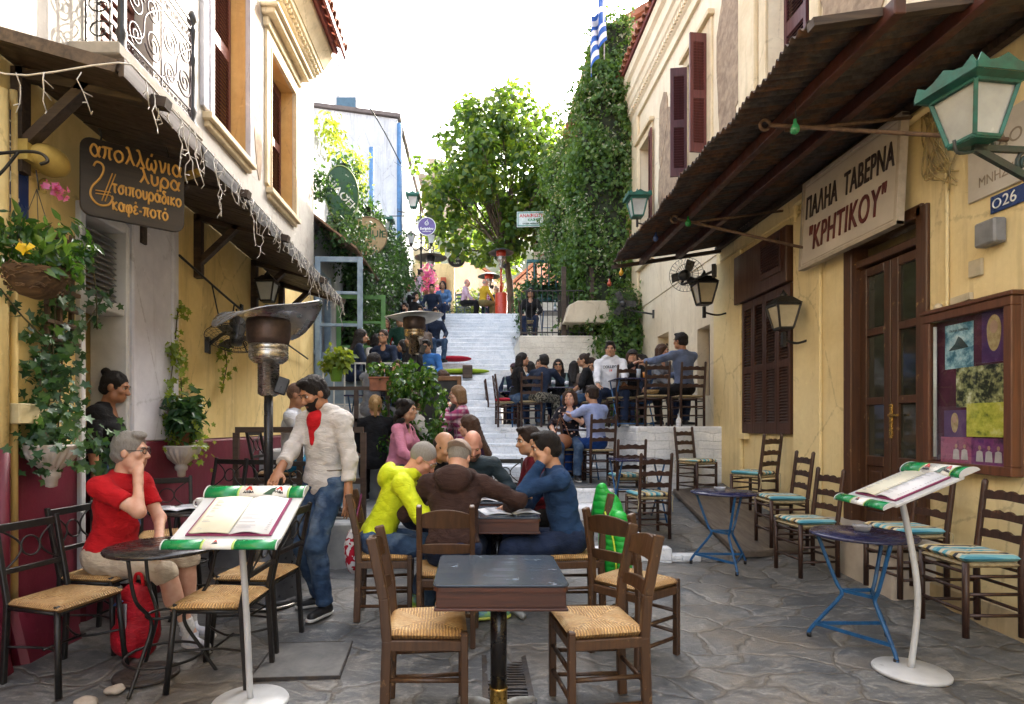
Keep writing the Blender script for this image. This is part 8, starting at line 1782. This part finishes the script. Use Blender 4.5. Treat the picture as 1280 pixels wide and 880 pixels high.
railing('wooden_railing', 'brown wooden railing along the edge of the raised terrace', [(-2.3, 5.64), (-1.08, 5.64)], .5, .89, BRW, 4, .06, (1.0, .45), True, 'railing', .05)
railing('wooden_railing', 'brown railing carrying the planters on the second terrace', [(-2.3, 7.42), (-.72, 7.42)], 1.1, .80, BRW, 4, .05, (1.0, .5), True, 'railing', .05)
railing('white_railing', 'white metal railing before the blue and green doors', [(-2.5, 9.62), (-1.1, 9.62)], 1.7, .75, pm('white_metal', (.6, .62, .62), None, .4), 8, .03, (1.0, .1), True, 'railing', .02)
railing('teal_railing', 'teal painted railing over the hedge at the upper right', [(1.5, 17.25), (3.4, 17.25)], 5.0, 1.25, TEALP, 9, .09, (1.0, .1), True, 'railing', .035)
railing('iron_railing', 'thin black railing of the upper terrace', [(1.05, 13.6), (2.5, 13.6)], 3.5, 1.05, BLACKI, 12, .03, (1.0, .08), True, 'railing', .014)
m = MB(); m.prism([(1.98, 3.75), (3.58, 3.75), (3.58, 4.25), (2.3, 4.25), (2.1, 4.15)], (0, 1.1, 0), (0, 13.25, 0)); t = thing('concrete_ledge', 'pale concrete canopy ledge jutting out beside the creeper', 'canopy'); m.build('slab', plaster('ledge_plaster', (.66, .58, .44), (.5, .42, .3), scale=2), t, bevel=.02)
t = thing('shop_recess', 'dark recess of a room under the concrete ledge', 'room'); m = MB(); m.bb((2.0, 14.3, 3.5), (3.58, 14.36, 4.6)); m.build('back_panel', pm('dark_room', (.03, .022, .016)), t); m = MB()
for x in (1.98, 2.62): m.bb((x, 13.56, 3.5), (x+.1, 13.66, 5.1)); 
m.build('timber_post', DARKW, t)
t = thing('pink_flowers', 'big bunch of pink flowers on the plateau table', 'flowers', (-1.72, 20.4, 5.87)); P, N = clumps([(0, 0, .5), (-.2, 0, .7), (.18, .05, .75), (.0, 0, .95), (.22, 0, .4), (-.18, 0, .4)], [.22]*6, 900, 77); leaves('flower', P, N, .13, leafm('magenta_petal', (.62, .18, .50), (.5, .1, .38), .35), t, 'kite', 7, .8, 1.1); m = MB(); m.lathe([(.08, 0), (.12, .25), (.10, .26)], 14); [m.tube([(0, 0, .2), (random.uniform(-.2, .2), 0, .8)], .01, 4) for _ in range(6)]; m.build('vase', TILE, t)
t = thing('wicker_tray', 'small wicker basket on the seat of the empty terrace chair', 'basket', (2.6, 8.74, 1.9)); m = MB(); m.lathe([(.09, 0), (.12, .06), (.125, .06), (.1, .012), (.001, .01)], 20); m.build('weave', pm('wicker', (.45, .32, .16), (.25, .16, .07), .7, 40), t)
# drain, covers, stones
t = thing('drain_grate', 'rusty iron drain grate sunk in the paving under the foreground table', 'drain grate', (.17, 3.18, .012)); m = MB(); CI = pm('cast_iron', (.045, .045, .05), (.08, .06, .045), .55, 14, .5, .3)
m.bb((-.15, -.55, -.03), (.15, .55, -.018)); 
for x in (-.135, .105): m.bb((x, -.55, -.018), (x+.03, .55, .006))
for y in (-.55, -.015, .52): m.bb((-.105, y, -.018), (.105, y+.03, .004))
for i in range(32): m.bb((-.105, -.51+i*.0325, -.018), (.105, -.496+i*.0325, .002)) if abs(-.51+i*.0325) > .03 else None
m.build('grating', CI, t)
t = thing('access_cover', 'square stone access cover let into the paving left of the table', 'cover', (-1.03, 3.55, .022), R(4)); m = MB(); m.bb((-.24, -.26, -.02), (.24, .26, .004)); m.build('lid', pm('cover_stone', (.17, .165, .155), (.10, .10, .10), .65, 6, 0, .6), t); m = MB()
for x in (-.25, .24): m.bb((x, -.27, -.02), (x+.01, .27, .006))
for y in (-.27, .26): m.bb((-.24, y, -.02), (.24, y+.01, .0055))
m.build('rim', CI, t)
t = thing('manhole_cover', 'small round iron cover by the legs of the black round table', 'cover', (-1.86, 3.32, .03)); m = MB(); m.lathe([(.17, -.01), (.17, .006), (.155, .008), (.001, .004)], 32); [m.lathe([(r_, .004), (r_+.006, .011), (r_+.012, .004)], 28) for r_ in (.03, .06, .09, .12)]; m.build('lid', CI, t)
for i, (x, y, s_, lab) in enumerate([(-1.98, 2.98, .055, 'loose pale stone nearest the camera by the left wall'), (-1.92, 3.12, .05, 'flat beige stone next to the front leg of the left chair')]):
    F_ = Field((-.12, -.12, -.05), (.12, .12, .1), .009); F_.ell((0, 0, .02), (s_, s_*.7, s_*.42), None, 0); F_.ell((s_*.3, .01, .02), (s_*.6, s_*.6, s_*.35), None, .02); F_.wrinkle(.01, 60, i); V, F = F_.mesh(); o = mesh_arrays('stone', V, F, pm('pale_stone', (.45, .38, .31), (.3, .25, .2), .9, 9), None, True); o.location = (x, y, .01); tag(o, lab, 'stone')
m = MB(); m.box((XR-.05, 4.06, 2.76), (.09, .17, .17)); o = m.build('electric_box', pm('grey_plastic', (.22, .22, .22), None, .5), None, bevel=.012); tag(o, 'grey electrical box on the yellow wall below the number plate', 'electrical box')
m = MB(); m.box((XR-.012, 4.22, 2.56), (.024, .11, .12)); o = m.build('wall_tile', pm('cream_tile', (.6, .52, .36)), None, bevel=.004); tag(o, 'small cream cover plate below the grey electrical box', 'cover plate')
m = MB(); m.bar((XR-.02, 4.42, 2.36), (XR-.02, 4.25, 2.37), .03, .05); m.sph((XR-.03, 4.54, 2.34), (.03, .035, .035), 6); o = m.build('switch_box', pm('cream_tile', (1, 1, 1))); tag(o, 'painted over switch and bracket above the photo showcase', 'switch')
m = MB(); m.tube(curve_pts([(-.5, 3.62, .028), (-.46, 3.60, .028)], 2), .0045, 5); tag(m.build('cigarette', WPRINT), 'white cigarette butt on the paving near the square cover', 'cigarette butt')
m = MB(); m.tube(curve_pts([(XL-.2, 9.6, 8.2), (-2.0, 11, 7.4), (-1.6, 12.5, 7.0)], 6), .012, 5); m.tube(curve_pts([(-2.5, 18, 9.5), (0, 19, 8.6), (3.2, 17, 9.2)], 8), .006, 4); tag(m.build('overhead_cables', BLACKI), 'thin dark cables strung across the lane', 'cable')
